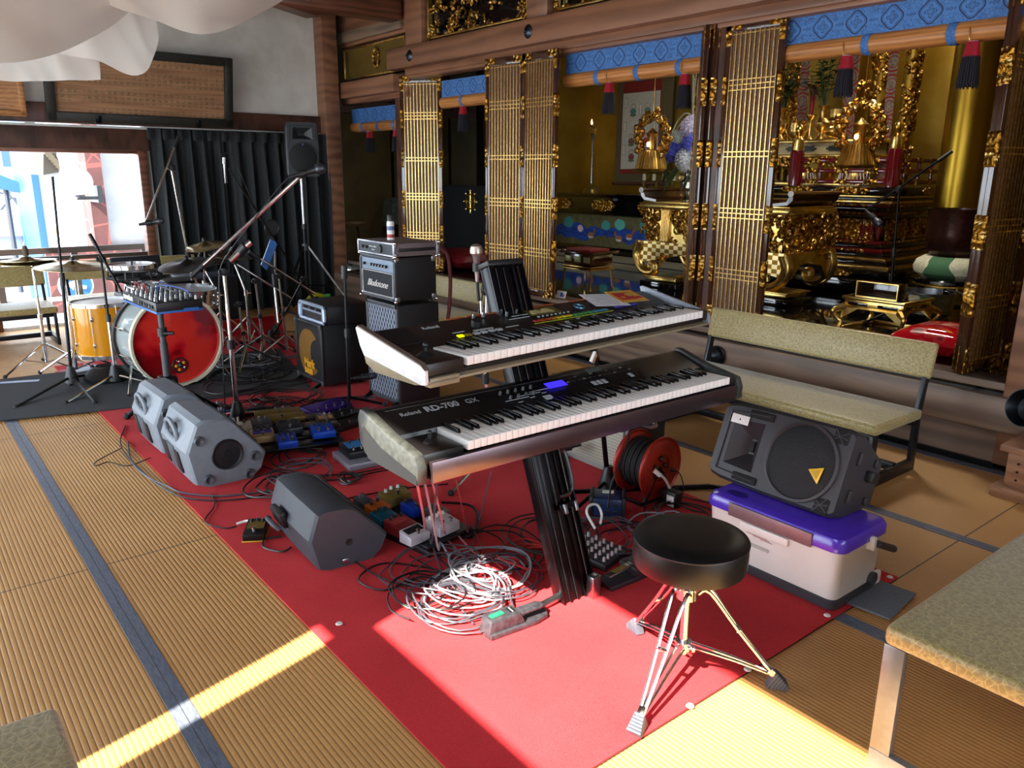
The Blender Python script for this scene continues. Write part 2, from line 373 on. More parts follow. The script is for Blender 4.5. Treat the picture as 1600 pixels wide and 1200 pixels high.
# openwork flower carvings
def carving(y0, y1, label):
    t0 = thing('openwork_carving', label, 'carving', (XW + .03, 0, 0))
    za, zb = 2.645, 3.12; q = MB()
    for a in ((y0, y1, za, za + .018), (y0, y0 + .018, za, zb), (y1 - .018, y1, za, zb), (y0, y1, zb - .018, zb)): q.bb(-.03, .02, *a, GOLD, .003)
    for yy in (y0, y1 - .05):
        q.bb(-.034, -.028, yy, yy + .05, za - .01, za + .07, CGOLD)
    q.build('frame', t0)
    q = MB(); R = random.Random(int(y0 * 10))
    for i in range(int((y1 - y0) * 42)):
        y = R.uniform(y0 + .05, y1 - .05); z = R.uniform(za + .04, zb - .03); s = R.uniform(.035, .07); x = R.uniform(-.035, .01)
        if i % 3 == 0:
            for p in range(8):                                       # petals of a chrysanthemum
                a = 2 * PI * p / 8 + R.random(); q.box((x, y + math.cos(a) * s * .55, z + math.sin(a) * s * .55), (.012, s * .8, s * .32), CGOLD, .005, (a, 0, R.uniform(-.3, .3)), 1)
            q.ball((x - .01, y, z), s * .25, CGOLD, 8)
        else:
            pts = [(x + R.uniform(-.02, .02), y + s * math.cos(u) * (1 + u * .2), z + s * .8 * math.sin(u)) for u in [R.uniform(0, 3) + k * .9 for k in range(4)]]
            q.tube(pts, lambda u: .012 * (1.15 - u), CGOLD, 6, 4)
    for i in range(7):
        y = y0 + (y1 - y0) * (i + .5) / 7; q.box((.0, y, za + .025), (.03, .09, .03), CGOLD, .01)
    q.build('flower_relief', t0)
carving(5.26, 6.72, 'golden openwork flower carving above the second bay, whole in view')
carving(3.45, 4.93, 'golden openwork carving cut off by the top edge, right of the long flower carving')
# ------------------------------------------------------------------ rolled blinds with damask valance and tassels
m, t, b = base('blue_damask', '3f6fae', .7); x, y, z = xyz(t)
P = .2
u = ((y / P).fr() - .5) * P; v = z * 1.0
r = rad(u, v * 1.0); th = v.op('ARCTAN2', u)
q4 = (th * 4).op('COSINE') * -.005
R0 = r + q4
ring = (R0 - .054).ab().lt(.0035); ring2 = (R0 - .046).ab().lt(.0012)
fl = (r - (.022 + 0) ).ab() if False else ((r + (th * 4).op('COSINE') * -.008) - .022).ab().lt(.0022)
dot = ((r + (th * 4).op('COSINE') * -.006) - .011).ab().lt(.0018)
inner = R0.lt(.046) * ((vor(t, 70) * 1).lt(.28)) * .0
u2 = (u.ab() - P / 2).ab(); dm = ((u2 + v.ab()) - .008).ab().lt(.0018); dm2 = (((u2 - .018).ab() + v.ab()) - .006).ab().lt(.0015)
leafs = R0.gt(.06) * (vor(t, 55, 'DISTANCE_TO_EDGE').lt(.05)) * v.ab().gt(.022)
pat = ring.mx(ring2).mx(fl).mx(dot).mx(dm).mx(dm2).mx(leafs * .6)
t.links.new(mixc(t, pat, ramp(t, nz(t, 30).k, [(.3, '3c6cab'), (.7, '4a7fc0')]), '14284f'), b.inputs['Base Color']); DAM = m
BAMB = wood('bamboo', '9a5f30', 'c08246', .45, (2, .5, 8), 3)
def blind(y0, y1, ztop, tass, label, straps):
    t0 = thing('rolled_blind', label, 'blind', (XW + .08, 0, ztop), group=None)
    hv = .15
    q = MB(); q.box((0, (y0 + y1) / 2, -hv / 2), (.012, y1 - y0, hv), DAM, 0)
    q.v = [p for p in q.v]
    o = q.build('valance', t0); o.location = (0, 0, 0)
    for vv in o.data.vertices: vv.co.z += hv * .5 + .0; 
    o.location = (0, 0, -hv * .5 - .0)
    q = MB(); q.lathe([(0, 0), (.05, 0), (.052, .02), (.052, y1 - y0 - .02), (.05, y1 - y0), (0, y1 - y0)], BAMB, (.01, y0, -hv - .045), (0, 1, 0), 20)
    q.build('bamboo_roll', t0)
    for s in straps:
        q = MB(); q.torus((.01, s, -hv - .045), .054, .003, DAM, (0, 1, 0), 24, 4)
        q.lathe([(.0545, -.022), (.056, -.02), (.056, .02), (.0545, .022)], DAM, (.01, s, -hv - .045), (0, 1, 0), 24); q.build('strap', t0)
    for s in tass:
        a = MB(); a.tube([(-.045, s + .02, -hv - .03), (-.05, s + .01, -hv - .09), (-.03, s, -hv - .105)], .003, BRASS, 5); h = a.build('hook', t0)
        q = MB(); zt = -hv - .095
        q.lathe([(.001, 0), (.025, -.004), (.030, -.02), (.034, -.055)], plain('tassel_white', 'd9c3c3', .9), (-.03, s, zt + .003), (0, 0, 1), 16)
        for k in range(40):
            a = 2 * PI * k / 40; q.tube([(-.03 + .026 * math.cos(a), s + .026 * math.sin(a), zt - .004), (-.03 + .036 * math.cos(a), s + .036 * math.sin(a), zt - .075)], .004, plain('tassel_red', 'a00f24', .85), 4, 0)
        o = q.build('tassel', t0, 'red tassel over a black fringe')
        q = MB()
        for k in range(46):
            a = 2 * PI * k / 46; rr = .036 if k % 2 else .03; q.tube([(-.03 + rr * math.cos(a), s + rr * math.sin(a), zt - .07), (-.03 + (rr + .012) * math.cos(a), s + (rr + .012) * math.sin(a), zt - .2 - .01 * (k % 3))], .0045, plain('tassel_black', '17141f', .9), 4, 0)
        q.lathe([(.034, -.07), (.04, -.19)], plain('tassel_black', '17141f'), (-.03, s, zt), (0, 0, 1), 14)
        q.build('fringe', o)
blind(7.2, 8.42, 2.12, (7.98, 7.42), 'rolled bamboo blind with blue damask valance in the leftmost bay', (8.15, 7.8, 7.48))
blind(5.55, 6.6, 2.28, (6.22,), 'rolled bamboo blind with blue valance and one tassel, between the first two lattice doors', (6.25,))
blind(3.5, 4.86, 2.34, (4.36, 3.66), 'rolled bamboo blind with blue valance above the scroll painting and hydrangeas', (4.5, 4.1, 3.72))
blind(1.46, 3.0, 2.34, (2.52, 1.86), 'rolled bamboo blind with blue valance over the main altar, nearest the right edge', (2.42, 1.97))
# ------------------------------------------------------------------ folding lattice doors
MESH = noisy('lattice_gauze', '4a3026', '6b4a3a', .6, scale=160)
def leaf(t0, p0, p1, z0=.46, h=1.9, oblique=False):
    p0 = V(p0); p1 = V(p1); d = p1 - p0; wd = d.length; ang = math.atan2(d.y, d.x)
    o = bpy.data.objects.new('door_leaf', None); COL.objects.link(o); o.parent = t0; o.location = (p0.x, p0.y, z0); o.rotation_euler = (0, 0, ang); o.empty_display_size = .05
    q = MB(); s = .042; th = .03
    for a in ((0, s), (wd - s, wd)): q.bb(a[0], a[1], -th / 2, th / 2, 0, h, BRONL, .003)
    q.bb(s, wd - s, -th / 2, th / 2, 0, .05, BRONL, .003); q.bb(s, wd - s, -th / 2, th / 2, h - .06, h, BRONL, .003)
    q.bb(s, wd - s, -.003, .003, .05, h - .06, MESH); q.build('frame', o)
    q = MB(); n = 10
    for sd in (-1, 1):
        yc = sd * .009
        for i in range(n + 1):
            x = s + (wd - 2 * s) * i / n; q.bb(x - .0035, x + .0035, yc - .004, yc + .004, .05, h - .06, BRASS)
        for zc in (.06, .33, .36, .39, .72, .75, .78, 1.1, 1.13, 1.5, 1.53, 1.56, h - .075):
            q.bb(s, wd - s, yc - .003, yc + .003, zc - .003, zc + .003, BRASS)
    q.build('lattice', o)
    for zc in (.38, .72, 1.12, 1.5):
        q = MB()
        for xc in (.014, wd - .014):
            for sd in (-1, 1): q.box((xc, sd * (th / 2 + .002), zc), (.024, .005, .17), CGOLD, .002)
            q.box((-.001 if xc < .1 else wd + .001, 0, zc), (.004, th + .006, .17), CGOLD, .001)
        q.build('side_fitting', o)
    for x0, z1 in ((0, h), (wd, h), (0, 0), (wd, 0)):
        q = MB(); sx = 1 if x0 == 0 else -1; sz = -1 if z1 else 1
        for sd in (-1, 1):
            q.box((x0 + sx * .02, sd * (th / 2 + .002), z1 + sz * .07), (.042, .005, .14), CGOLD, .001); q.box((x0 + sx * .055, sd * (th / 2 + .002), z1 + sz * .025), (.11, .005, .05), CGOLD, .001)
        q.build('corner_fitting', o)
    return o
def folding(label, pts):
    t0 = thing('folding_lattice_door', label, 'door', (0, 0, 0))
    for a, b2 in zip(pts[::2], pts[1::2]): leaf(t0, a, b2)
folding('leftmost golden lattice folding door, turned slightly, behind the guitar amp', [(4.31, 7.2), (4.56, 6.84)])
folding('golden lattice folding door, two leaves side by side behind the black keyboard column', [(4.20, 5.62), (4.27, 5.2), (4.25, 5.19), (4.25, 4.78)])
folding('tall golden lattice folding door standing at the right end of the keyboards', [(4.36, 3.32), (4.36, 2.9), (4.33, 3.38), (4.62, 3.66), (4.30, 3.43), (4.60, 3.72)])
folding('golden lattice folding door cut off by the right edge, seen edge on', [(4.31, 1.66), (4.71, 1.62), (4.36, 1.70), (4.76, 1.68), (4.62, 1.58), (4.80, 1.46)])
# ------------------------------------------------------------------ altar interior
fl = MB(); fl.bb(4.33, 9.2, -2.6, 9.45, .33, .45, BLACKL); struct('floor_altar', fl)
TAT2 = noisy('altar_tatami', '77715f', '8f8872', .6, scale=70, stretch=(1, 9, 1), bs=.2)
q = MB(); q.bb(5.9, 7.0, 5.0, 8.0, .45, .49, TAT2); q.bb(5.9, 5.98, 5.0, 8.0, .45, .494, plain('dark_border', '151a24')); q.bb(6.4, 6.46, 5.0, 8.0, .45, .494, plain('dark_border', '151a24')); struct('trim_8', q)
OLIVE = noisy('olive_gold_panel', '4a3d1c', '5c4d26', .6, .2, scale=3)
q = MB(); q.bb(8.1, 9.2, 9.3, 9.45, .45, 3.45, OLIVE); q.bb(4.3, 8.2, 9.3, 9.45, .45, 3.45, OLIVE)
for x in (4.62, 5.4, 6.3, 7.2): q.bb(x, x + .03, 9.28, 9.31, .45, 3.45, BLACKL)
q.bb(4.5, 8.2, 9.27, 9.31, 2.15, 2.3, W_DRK); struct('wall_altar_side', q)
q = MB(); q.bb(6.0, 8.1, 8.0, 8.06, .45, 3.45, GLEAF); q.bb(5.9, 6.0, 7.96, 8.1, .45, 3.45, BLACKL); struct('wall_partition', q)
q = MB(); q.bb(7.85, 7.95, 4.4, 9.1, .45, 3.45, GLEAF)
for y in (7.05, 5.05): q.bb(7.82, 7.86, y, y + .02, 1.2, 3.45, BLACKL)
q.bb(8.6, 8.7, -2.6, 4.4, .45, 3.45, GLEAF); q.bb(7.95, 8.7, 4.4, 4.46, .45, 3.45, GLEAF); struct('wall_altar_back', q)
q = MB(); q.bb(4.5, 8.7, .4, .5, .45, 3.45, GWALL); struct('wall_altar_right', q)
# lotus frieze shelf
m, t, b = base('lotus_painting', '5d5533', .5); x, y, z = xyz(t)
nA = nz(t, 5); nB = nz(t, 14)
water = (((z - .74) + (nA - .5) * .28).ab()).lt(.075)
c = mixc(t, water, ramp(t, nB.k, [(.3, '4e4a2c'), (.7, '6d6540')]), ramp(t, nz(t, 9, (1, 1, 5)).k, [(.4, '12307e'), (.6, '1e4fb0')]))
for yy, zz, r_, colr in ((7.62, .85, .09, '3c8f8a'), (7.4, .78, .055, 'd8b8bc'), (6.95, .84, .075, '4aa39b'), (6.72, .86, .085, '57b3a4'), (6.3, .86, .1, '2f8d86'), (6.02, .8, .13, '3ba295'), (6.16, .9, .04, 'd9a0b8'), (5.85, .72, .07, '2b8a98')):
    d = rad((y - yy), (z - zz) * 1.3) + (nB - .5) * .05
    c = mixc(t, d.lt(r_), c, colr)
t.links.new(c, b.inputs['Base Color']); LOTUS = m
t0 = thing('altar_shelf', 'black lacquer altar shelf with gold medallions above a blue lotus pond frieze', 'shelf', (0, 0, 0))
q = MB(); q.bb(7.0, 7.8, 5.0, 7.98, .5, .58, BLACKL, .01); q.bb(7.03, 7.8, 5.0, 7.98, .58, .96, BLACKL); q.bb(6.98, 7.82, 5.0, 7.98, .96, 1.2, BLACKL, .01); q.bb(6.94, 7.84, 5.0, 7.98, 1.18, 1.215, BLACKL, .006); q.build('body', t0)
q = MB(); q.bb(7.01, 7.03, 5.3, 7.96, .58, .955, LOTUS); q.build('lotus_frieze', t0)
def medallion(x, y, z, w=.3, h=.13, ax='X'):
    q = MB(); pts = []
    for k in range(48):
        a = 2 * PI * k / 48; rr = 1 + .08 * math.cos(8 * a); ca, sa = math.cos(a), math.sin(a)
        pts.append((w / 2 * rr * math.copysign(abs(ca) ** .6, ca), h / 2 * rr * math.copysign(abs(sa) ** .6, sa)))
    if ax == 'X': q.prism([(a + y, b2 + z) for a, b2 in pts], x - .012, x, CGOLD, 'X')
    else: q.prism([(a + x, b2 + z) for a, b2 in pts], y - .012, y, CGOLD, 'Y')
    return q
for yy in (7.72, 6.98, 6.22, 5.5): medallion(6.98, yy, 1.08, .36, .13).build('medallion', t0)
def duck(y, z, fl_=1):
    q = MB(); q.ball((7.005, y, z), .06, plain('duck_brown', '94603c', .6), 10, (.12, 1, .55)); q.ball((7.004, y, z - .018), .05, plain('duck_cream', 'd8c8ac', .6), 10, (.12, 1, .5))
    q.tube([(7.004, y + fl_ * .045, z + .01), (7.004, y + fl_ * .062, z + .045), (7.004, y + fl_ * .055, z + .06)], .011, plain('duck_brown', '94603c'), 6, 4); q.ball((7.004, y + fl_ * .06, z + .062), .017, plain('duck_brown', '94603c'), 8, (.4, 1.2, 1)); q.build('duck_painting', t0)
for yy, zz, s in ((7.2, .71, -1), (6.72, .70, 1), (6.55, .73, -1), (6.22, .70, -1)): duck(yy, zz, s)
# small offering table, cup, candle stand on the shelf
def cabriole(q, p, h, out, m, r=.02, foot=True):
    # p = top point, out = outward direction (dx, dy)
    pts = [(p[0], p[1], p[2]), (p[0] + out[0] * .5, p[1] + out[1] * .5, p[2] - h * .18), (p[0] + out[0] * .35, p[1] + out[1] * .35, p[2] - h * .5), (p[0] - out[0] * .1, p[1] - out[1] * .1, p[2] - h * .8), (p[0] + out[0] * .5, p[1] + out[1] * .5, p[2] - h + r * .7)]
    q.tube(pts, lambda u: r * (1.5 - 1.0 * min(1, u * 1.6) + (.5 if u > .9 else 0)), m, 8, 5)
    return q
DG = noisy('dim_gilt', '6b5a2c', '8c7638', .35, .8, scale=20)
t0 = thing('offering_table', 'low black offering table with white pegs on the shelf in front of the scroll', 'table', (7.3, 6.2, 1.215))
q = MB(); q.box((0, 0, .26), (.34, .92, .018), DG, .004)
for s in (-1, 1): q.box((0, s * .38, .275), (.34, .2, .018), DG, .005, (s * .12, 0, 0))
q.build('tabletop', t0)
q = MB(); q.box((0, 0, .2), (.26, .66, .1), DG, .004); q.build('apron', t0)
for i in range(5):
    q = MB(); q.box((-.135, -.3 + .15 * i, .2), (.02, .045, .075), plain('ivory', 'cfc8a4'), .005); q.build('peg', t0)
for sx in (-1, 1):
    for sy in (-.3, -.1, .1, .3):
        if sx > 0 and abs(sy) < .2: continue
        q = MB(); cabriole(q, (sx * .11, sy, .16), .16, (sx * .03, (.04 if sy > 0 else -.04)), DG, .016); q.build('leg', t0)
q = MB(); q.lathe([(0, 0), (.035, 0), (.055, .01), (.06, .085), (.056, .085), (.05, .02), (0, .018)], plain('blue_glaze', '4e7ba0', .15), (7.3, 6.33, 1.215 + .272), seg=20); tag(q.build('offering_cup'), 'small blue cup standing on the low offering table', 'cup')
t0 = thing('candle_stand', 'tall slim candle stand with a small lit flame at the left end of the shelf', 'candle stand', (7.2, 7.42, 1.215))
q = MB(); q.lathe([(0, 0), (.11, 0), (.1, .03), (.06, .07), (.02, .1), (.016, .12)], DG, seg=24); q.build('base', t0)
q = MB(); q.lathe([(.015, .1), (.015, .65), (.02, .66), (.035, .7), (.02, .72)], STL, seg=12)
for z in (.3, .48): q.torus((0, 0, z), .016, .004, BRASS, seg=12)
q.build('pole', t0)
q = MB(); q.torus((0, 0, .76), .045, .004, BRASS, seg=16); q.torus((0, 0, .8), .05, .006, DG, seg=16)
for k in range(4): a = k * PI / 2; q.tube([(.03 * math.cos(a), .03 * math.sin(a), .71), (.05 * math.cos(a), .05 * math.sin(a), .8)], .004, BRASS, 5, 0)
q.lathe([(0, .8), (.04, .8), (.042, .82), (0, .82)], DG, seg=14); q.build('cage', t0)
FLM, t, b = base('flame', 'ffb070', .5); b.inputs['Emission Color'].default_value = (1, .45, .18, 1); b.inputs['Emission Strength'].default_value = 12
q = MB(); q.lathe([(0, .82), (.01, .83), (.012, .845), (.006, .87), (0, .89)], FLM, (0, .03, 0), seg=10); q.build('flame', t0)
# scroll painting
t0 = thing('hanging_scroll', 'hanging scroll painting of small seated figures with red cloth ends on the gold wall', 'scroll', (7.78, 0, 0))
p0 = PXp(975, 130, 7.78); p1 = PXp(1027, 272, 7.78); ya, yb, za, zb = p1.y, p0.y, p1.z, PXp(1000, 127, 7.78).z
BRDR = noisy('brocade_border', '4a3f28', '5e5234', .7, scale=60)
q = MB(); q.bb(.0, .02, ya - .18, yb + .1, za - .12, zb + .3, BRDR); q.build('mount', t0)
q = MB(); q.bb(-.006, 0, ya, yb, za, zb, plain('red_cloth', '7c2018', .7)); q.build('red_cloth', t0)
q = MB(); q.bb(-.01, -.006, ya + .01, yb - .01, za + .06, zb - .13, plain('scroll_paper', 'b9b7ab', .8)); q.build('paper', t0)
for fx, fz, cl in ((.3, .72, '4a7a78'), (.68, .72, '4a7a78'), (.5, .55, '7c2f2c'), (.28, .38, '6a4a4a'), (.66, .38, '9c3a2c'), (.3, .2, '7a3038')):
    q = MB(); yy = yb - (yb - ya) * fx; zz = za + (zb - za) * fz * .95; mm = plain('figure_' + cl, cl, .8)
    q.ball((-.011, yy, zz), .05, mm, 12, (.05, 1, .8)); q.ball((-.012, yy, zz + .06), .02, plain('figure_skin', 'c9a890', .8), 8, (.1, 1, 1)); q.torus((-.011, yy, zz + .05), .04, .004, plain('halo', '6c8a8a'), (1, 0, 0), 20, 4); q.ball((-.0115, yy, zz - .045), .055, plain('lotus_seat', '5a6a50'), 10, (.04, 1, .35)); q.build('seated_figure', t0)
for fx, fz in ((.1, .82), (.85, .84), (.1, .55), (.88, .55), (.1, .28), (.5, .74)):
    q = MB(); yy = yb - (yb - ya) * fx; zz = za + (zb - za) * fz * .95; q.bb(-.012, -.01, yy - .018, yy + .018, zz - .06, zz + .06, plain('ink_frame', '4a4a48')); q.bb(-.0125, -.0115, yy - .013, yy + .013, zz - .055, zz + .055, plain('scroll_white', 'd8d6ca')); q.build('caption_strip', t0)
q = MB(); q.cyl((-.01, ya - .2, za - .12), (-.01, yb + .12, za - .12), .02, W_DRK); q.build('roller', t0)
# gilded front table
t0 = thing('gilded_altar_table', 'large carved gilt altar table with curled ends, behind the tall lattice door', 'table', (0, 0, 0))
X0, X1, Ya, Yb = 5.5, 6.15, 3.5, 5.0
q = MB(); q.bb(X0 - .02, X1 + .02, Ya - .02, Yb + .02, 1.15, 1.2, GOLD, .015); q.bb(X0 + .01, X1 - .01, Ya, Yb, 1.2, 1.215, GOLD, .004); q.build('tabletop', t0)
for yy, s in ((Ya, -1), (Yb, 1)):
    q = MB(); prof = [(yy - s * .14, 1.215), (yy - s * .0, 1.235), (yy + s * .02, 1.27), (yy + s * .02, 1.32)]
    q.prism([(yy - s * .16, 1.212), (yy - s * .02, 1.225), (yy + s * .02, 1.26), (yy + s * .03, 1.31), (yy + s * .0, 1.31), (yy - s * .03, 1.25), (yy - s * .16, 1.232)], X0, X1, BRONL, 'X')
    q.cyl((X0 - .01, yy + s * .01, 1.31), (X1 + .01, yy + s * .01, 1.31), .022, BRONL, seg=14); q.cyl((X0 - .016, yy + s * .01, 1.31), (X0 - .01, yy + s * .01, 1.31), .024, WHT, seg=14)
    q.build('curled_end', t0)
q = MB(); q.bb(X0 + .03, X1 - .03, Ya + .05, Yb - .05, .86, 1.15, GOLD)
for yy in (Ya + .22, Ya + .62, Yb - .68, Yb - .32): q.bb(X0 + .01, X0 + .04, yy, yy + .1, .86, 1.15, GOLD, .006)
for yy in (Ya + .22, Ya + .62, Yb - .68, Yb - .32):
    for k in range(5): q.bb(X0 + .004, X0 + .012, yy + .01 + k * .018, yy + .02 + k * .018, .87, 1.14, BRASS)
q.build('frieze', t0)
def scrollwork(q, x, y0, y1, z0, z1, n, R, ax='X', rr=.014):
    for i in range(n):
        a, b2, s = R.uniform(y0, y1), R.uniform(z0, z1), R.uniform(.03, .06); ph = R.uniform(0, 6); dx = R.uniform(-.03, 0)
        pts = []
        for k in range(6):
            u = ph + k * .95; g = s * (1 - k * .14); A = a + g * math.cos(u); B = b2 + g * math.sin(u)
            pts.append((x + dx, A, B) if ax == 'X' else (A, x + dx, B))
        q.tube(pts, lambda u: rr * (1.2 - u * .8), CGOLD, 5, 3)
R = random.Random(3)
q = MB()
for a, b2 in ((Ya + .02, Ya + .2), (Ya + .34, Ya + .6), (Ya + .74, Yb - .7), (Yb - .56, Yb - .34), (Yb - .2, Yb - .0)): scrollwork(q, X0 + .03, a, b2, .88, 1.13, int((b2 - a) * 110), R)
q.build('front_carving', t0)
q = MB(); scrollwork(q, Ya + .04, X0 + .05, X1 - .03, .82, 1.13, 46, R, 'Y', .017)
scrollwork(q, Ya - .0, X1 - .3, X1 + .02, .8, 1.13, 20, R, 'Y', .017); q.build('side_carving', t0)
q = MB()                                                             # scalloped checkered apron
CHK, t, b = base('checkered_gilt', 'f0cf80', .3, .9); x, y, z = xyz(t)
ck = ((((y / .05).op('FLOOR') + (z / .035).op('FLOOR')) / 2).fr().gt(.25)); t.links.new(mixc(t, ck, 'f6dfa0', '8c6222'), b.inputs['Base Color'])
def scal(y0, y1):
    pts = [(y0, .86), (y1, .86)]
    n = 6
    for i in range(n * 6 + 1):
        u = 1 - i / (n * 6); d = abs(math.sin(u * n * PI / 2)); e = max(0, abs(u - .5) * 2 - .45) / .55; pts.append((y0 + (y1 - y0) * u, .86 - .1 - .025 * d - .10 * e ** 1.5))
    return pts
q.prism(scal(Ya - .02, Yb + .02), X0 - .01, X0 + .02, CHK, 'X'); q.build('apron', t0)
q = MB(); q.prism([(X0, .86), (X1, .86), (X1 + .03, .72), (X1 - .05, .62), (X1 - .14, .74), (X1 - .3, .78), (X0 + .2, .76), (X0 + .1, .66), (X0 - .02, .64)], Ya - .02, Ya + .02, GOLD, 'Y'); q.build('side_apron', t0)
for xx in (X0, X1):
    for yy, s in ((Ya, 1), (Yb, -1)):
        q = MB(); sx = 0
        pts = [(xx, yy, .84), (xx, yy - s * .03, .74), (xx, yy + s * .01, .64), (xx, yy + s * .1, .585), (xx, yy + s * .19, .6), (xx, yy + s * .2, .66), (xx, yy + s * .15, .67), (xx, yy + s * .14, .63)]
        q.tube(pts, lambda u: .045 * (1.1 - .55 * u), GOLD, 10, 6)
        q.tube([(p[0] - .03, p[1], p[2]) for p in pts], lambda u: .022 * (1.2 - .5 * u), BRASS, 8, 6)
        for k in range(5): q.tube([(xx, yy + s * .22, .64 + .0), (xx, yy + s * (.27 + .015 * k), .69 + .012 * k), (xx - .02, yy + s * (.25 + .02 * k), .73 + .01 * (k % 3))], .012, CGOLD, 5, 3)
        q.build('leg', t0)
for i, (yy, lab) in enumerate(((4.72, 'left'), (3.62, 'right'))):
    t1 = thing('gilded_pedestal', 'small stepped gilt and black pedestal under the %s foot of the large gilt table' % lab, 'pedestal', (5.62, yy, .45), 0, 'pedestals of the gilt table')
    q = MB(); q.box((0, 0, .03), (.36, .42, .06), BLACKL, .004); q.box((0, 0, .085), (.3, .36, .03), GOLD, .006); q.box((0, 0, .105), (.34, .4, .014), GOLD, .004); q.build('block', t1)
# hydrangea vase
t0 = thing('flower_vase', 'silver and bronze vase of blue and white hydrangeas, partly behind the lattice door', 'vase', (5.62, 4.56, 1.215))
q = MB(); q.lathe([(0, 0), (.07, 0), (.075, .02), (.05, .05), (.045, .09), (.085, .12), (.09, .17), (.06, .2), (.055, .24), (.075, .28), (.07, .28), (.05, .24), (0, .23)], noisy('aged_silver', '8d8a80', 'cfccc2', .25, 1), seg=28)
for s in (-1, 1): q.tube([(0, s * .06, .22), (0, s * .11, .23), (0, s * .12, .19), (0, s * .09, .17)], .008, BRASS, 6, 4)
q.build('vase', t0)
LEAF = noisy('leaf_green', '1d3a22', '33573a', .5, scale=30)
def floret_head(c, r, cl, name='hydrangea_head', lab=None):
    q = MB(); R = random.Random(int(r * 1000) + len(cl)); mm = noisy('petal_' + cl, cl, '%02x%02x%02x' % tuple(min(255, int(int(cl[i:i+2], 16) * 1.22)) for i in (0, 2, 4)), .7, scale=30)
    q.ball(c, r * .86, mm, 12)
    for i in range(110):
        zz = 1 - 2 * (i + .5) / 110; a = i * 2.39996; rr = math.sqrt(1 - zz * zz); d = V((rr * math.cos(a), rr * math.sin(a), zz)); p = V(c) + d * r * R.uniform(.93, 1.04)
        T = MX.Translation(p) @ d.to_track_quat('Z', 'Y').to_matrix().to_4x4() @ MX.Rotation(R.uniform(0, 3), 4, 'Z')
        s = r * .2
        for k in range(4):
            b2 = k * PI / 2; q.raw([(0, 0, 0), (s * math.cos(b2 - .5), s * math.sin(b2 - .5), s * .25), (s * 1.2 * math.cos(b2), s * 1.2 * math.sin(b2), s * .35), (s * math.cos(b2 + .5), s * math.sin(b2 + .5), s * .25)], [(0, 1, 2, 3)], mm, T)
    return q.build(name, t0, lab)
for dy, dz, r, cl, lab in ((-.02, .62, .1, 'b9b2c8', 'pale lilac hydrangea head'), (-.04, .5, .09, '5560c4', 'blue hydrangea head'), (.17, .43, .09, '5560c4', 'blue hydrangea head'), (.02, .36, .1, 'c4c8cf', 'white hydrangea head'), (.14, .54, .06, 'c6d0c4', 'small white hydrangea head'), (-.1, .42, .08, 'b9c4d8', 'pale blue hydrangea head')):
    floret_head((-.04, dy, dz), r, cl, lab=lab)
q = MB()
def leafblade(q, p, d, l, wd, m, droop=.3):
    p = V(p); d = V(d).normalized(); s = d.cross(V((0, 0, 1))); s = s.normalized() if s.length > .01 else V((1, 0, 0)); vs = []; fs = []; n = 6
    for i in range(n + 1):
        u = i / n; c = p + d * l * u - V((0, 0, 1)) * droop * l * u * u; h = wd * math.sin(PI * min(.98, u * .93 + .06)) * .5
        vs += [c - s * h, c + V((0, 0, -.12 * wd)), c + s * h]
    for i in range(n): a = i * 3; fs += [(a, a + 3, a + 4, a + 1), (a + 1, a + 4, a + 5, a + 2)]
    q.raw(vs, fs, m)
for dy, dz, dd, l in ((.1, .3, (0, .6, -.6), .2), (-.05, .27, (-.2, .3, -.6), .18), (.2, .34, (-.1, .3, -.9), .17), (.12, .5, (-.2, .3, .4), .16), (-.14, .3, (-.2, -.7, -.1), .2)): leafblade(q, (-.06, dy, dz), dd, l, .1, LEAF)
q.build('leaves', t0)
q = MB()
for k in range(9): q.tube([(0, .01 * k - .04, .25), (.0, -.02 + .006 * k, .7), (.02, -.03 + .012 * k, 1.02 + .02 * (k % 3))], .005, plain('bare_stem', 'a8ab93'), 5, 4)
q.tube([(-.02, .0, .7), (-.03, .07, .74), (-.04, .15, .68), (-.05, .2, .58)], .007, plain('bare_stem', 'a8ab93'), 5, 5); q.tube([(-.03, .0, .66), (-.04, .08, .68), (-.05, .16, .6)], .006, plain('bare_stem', 'a8ab93'), 5, 5)
q.build('stems', t0)
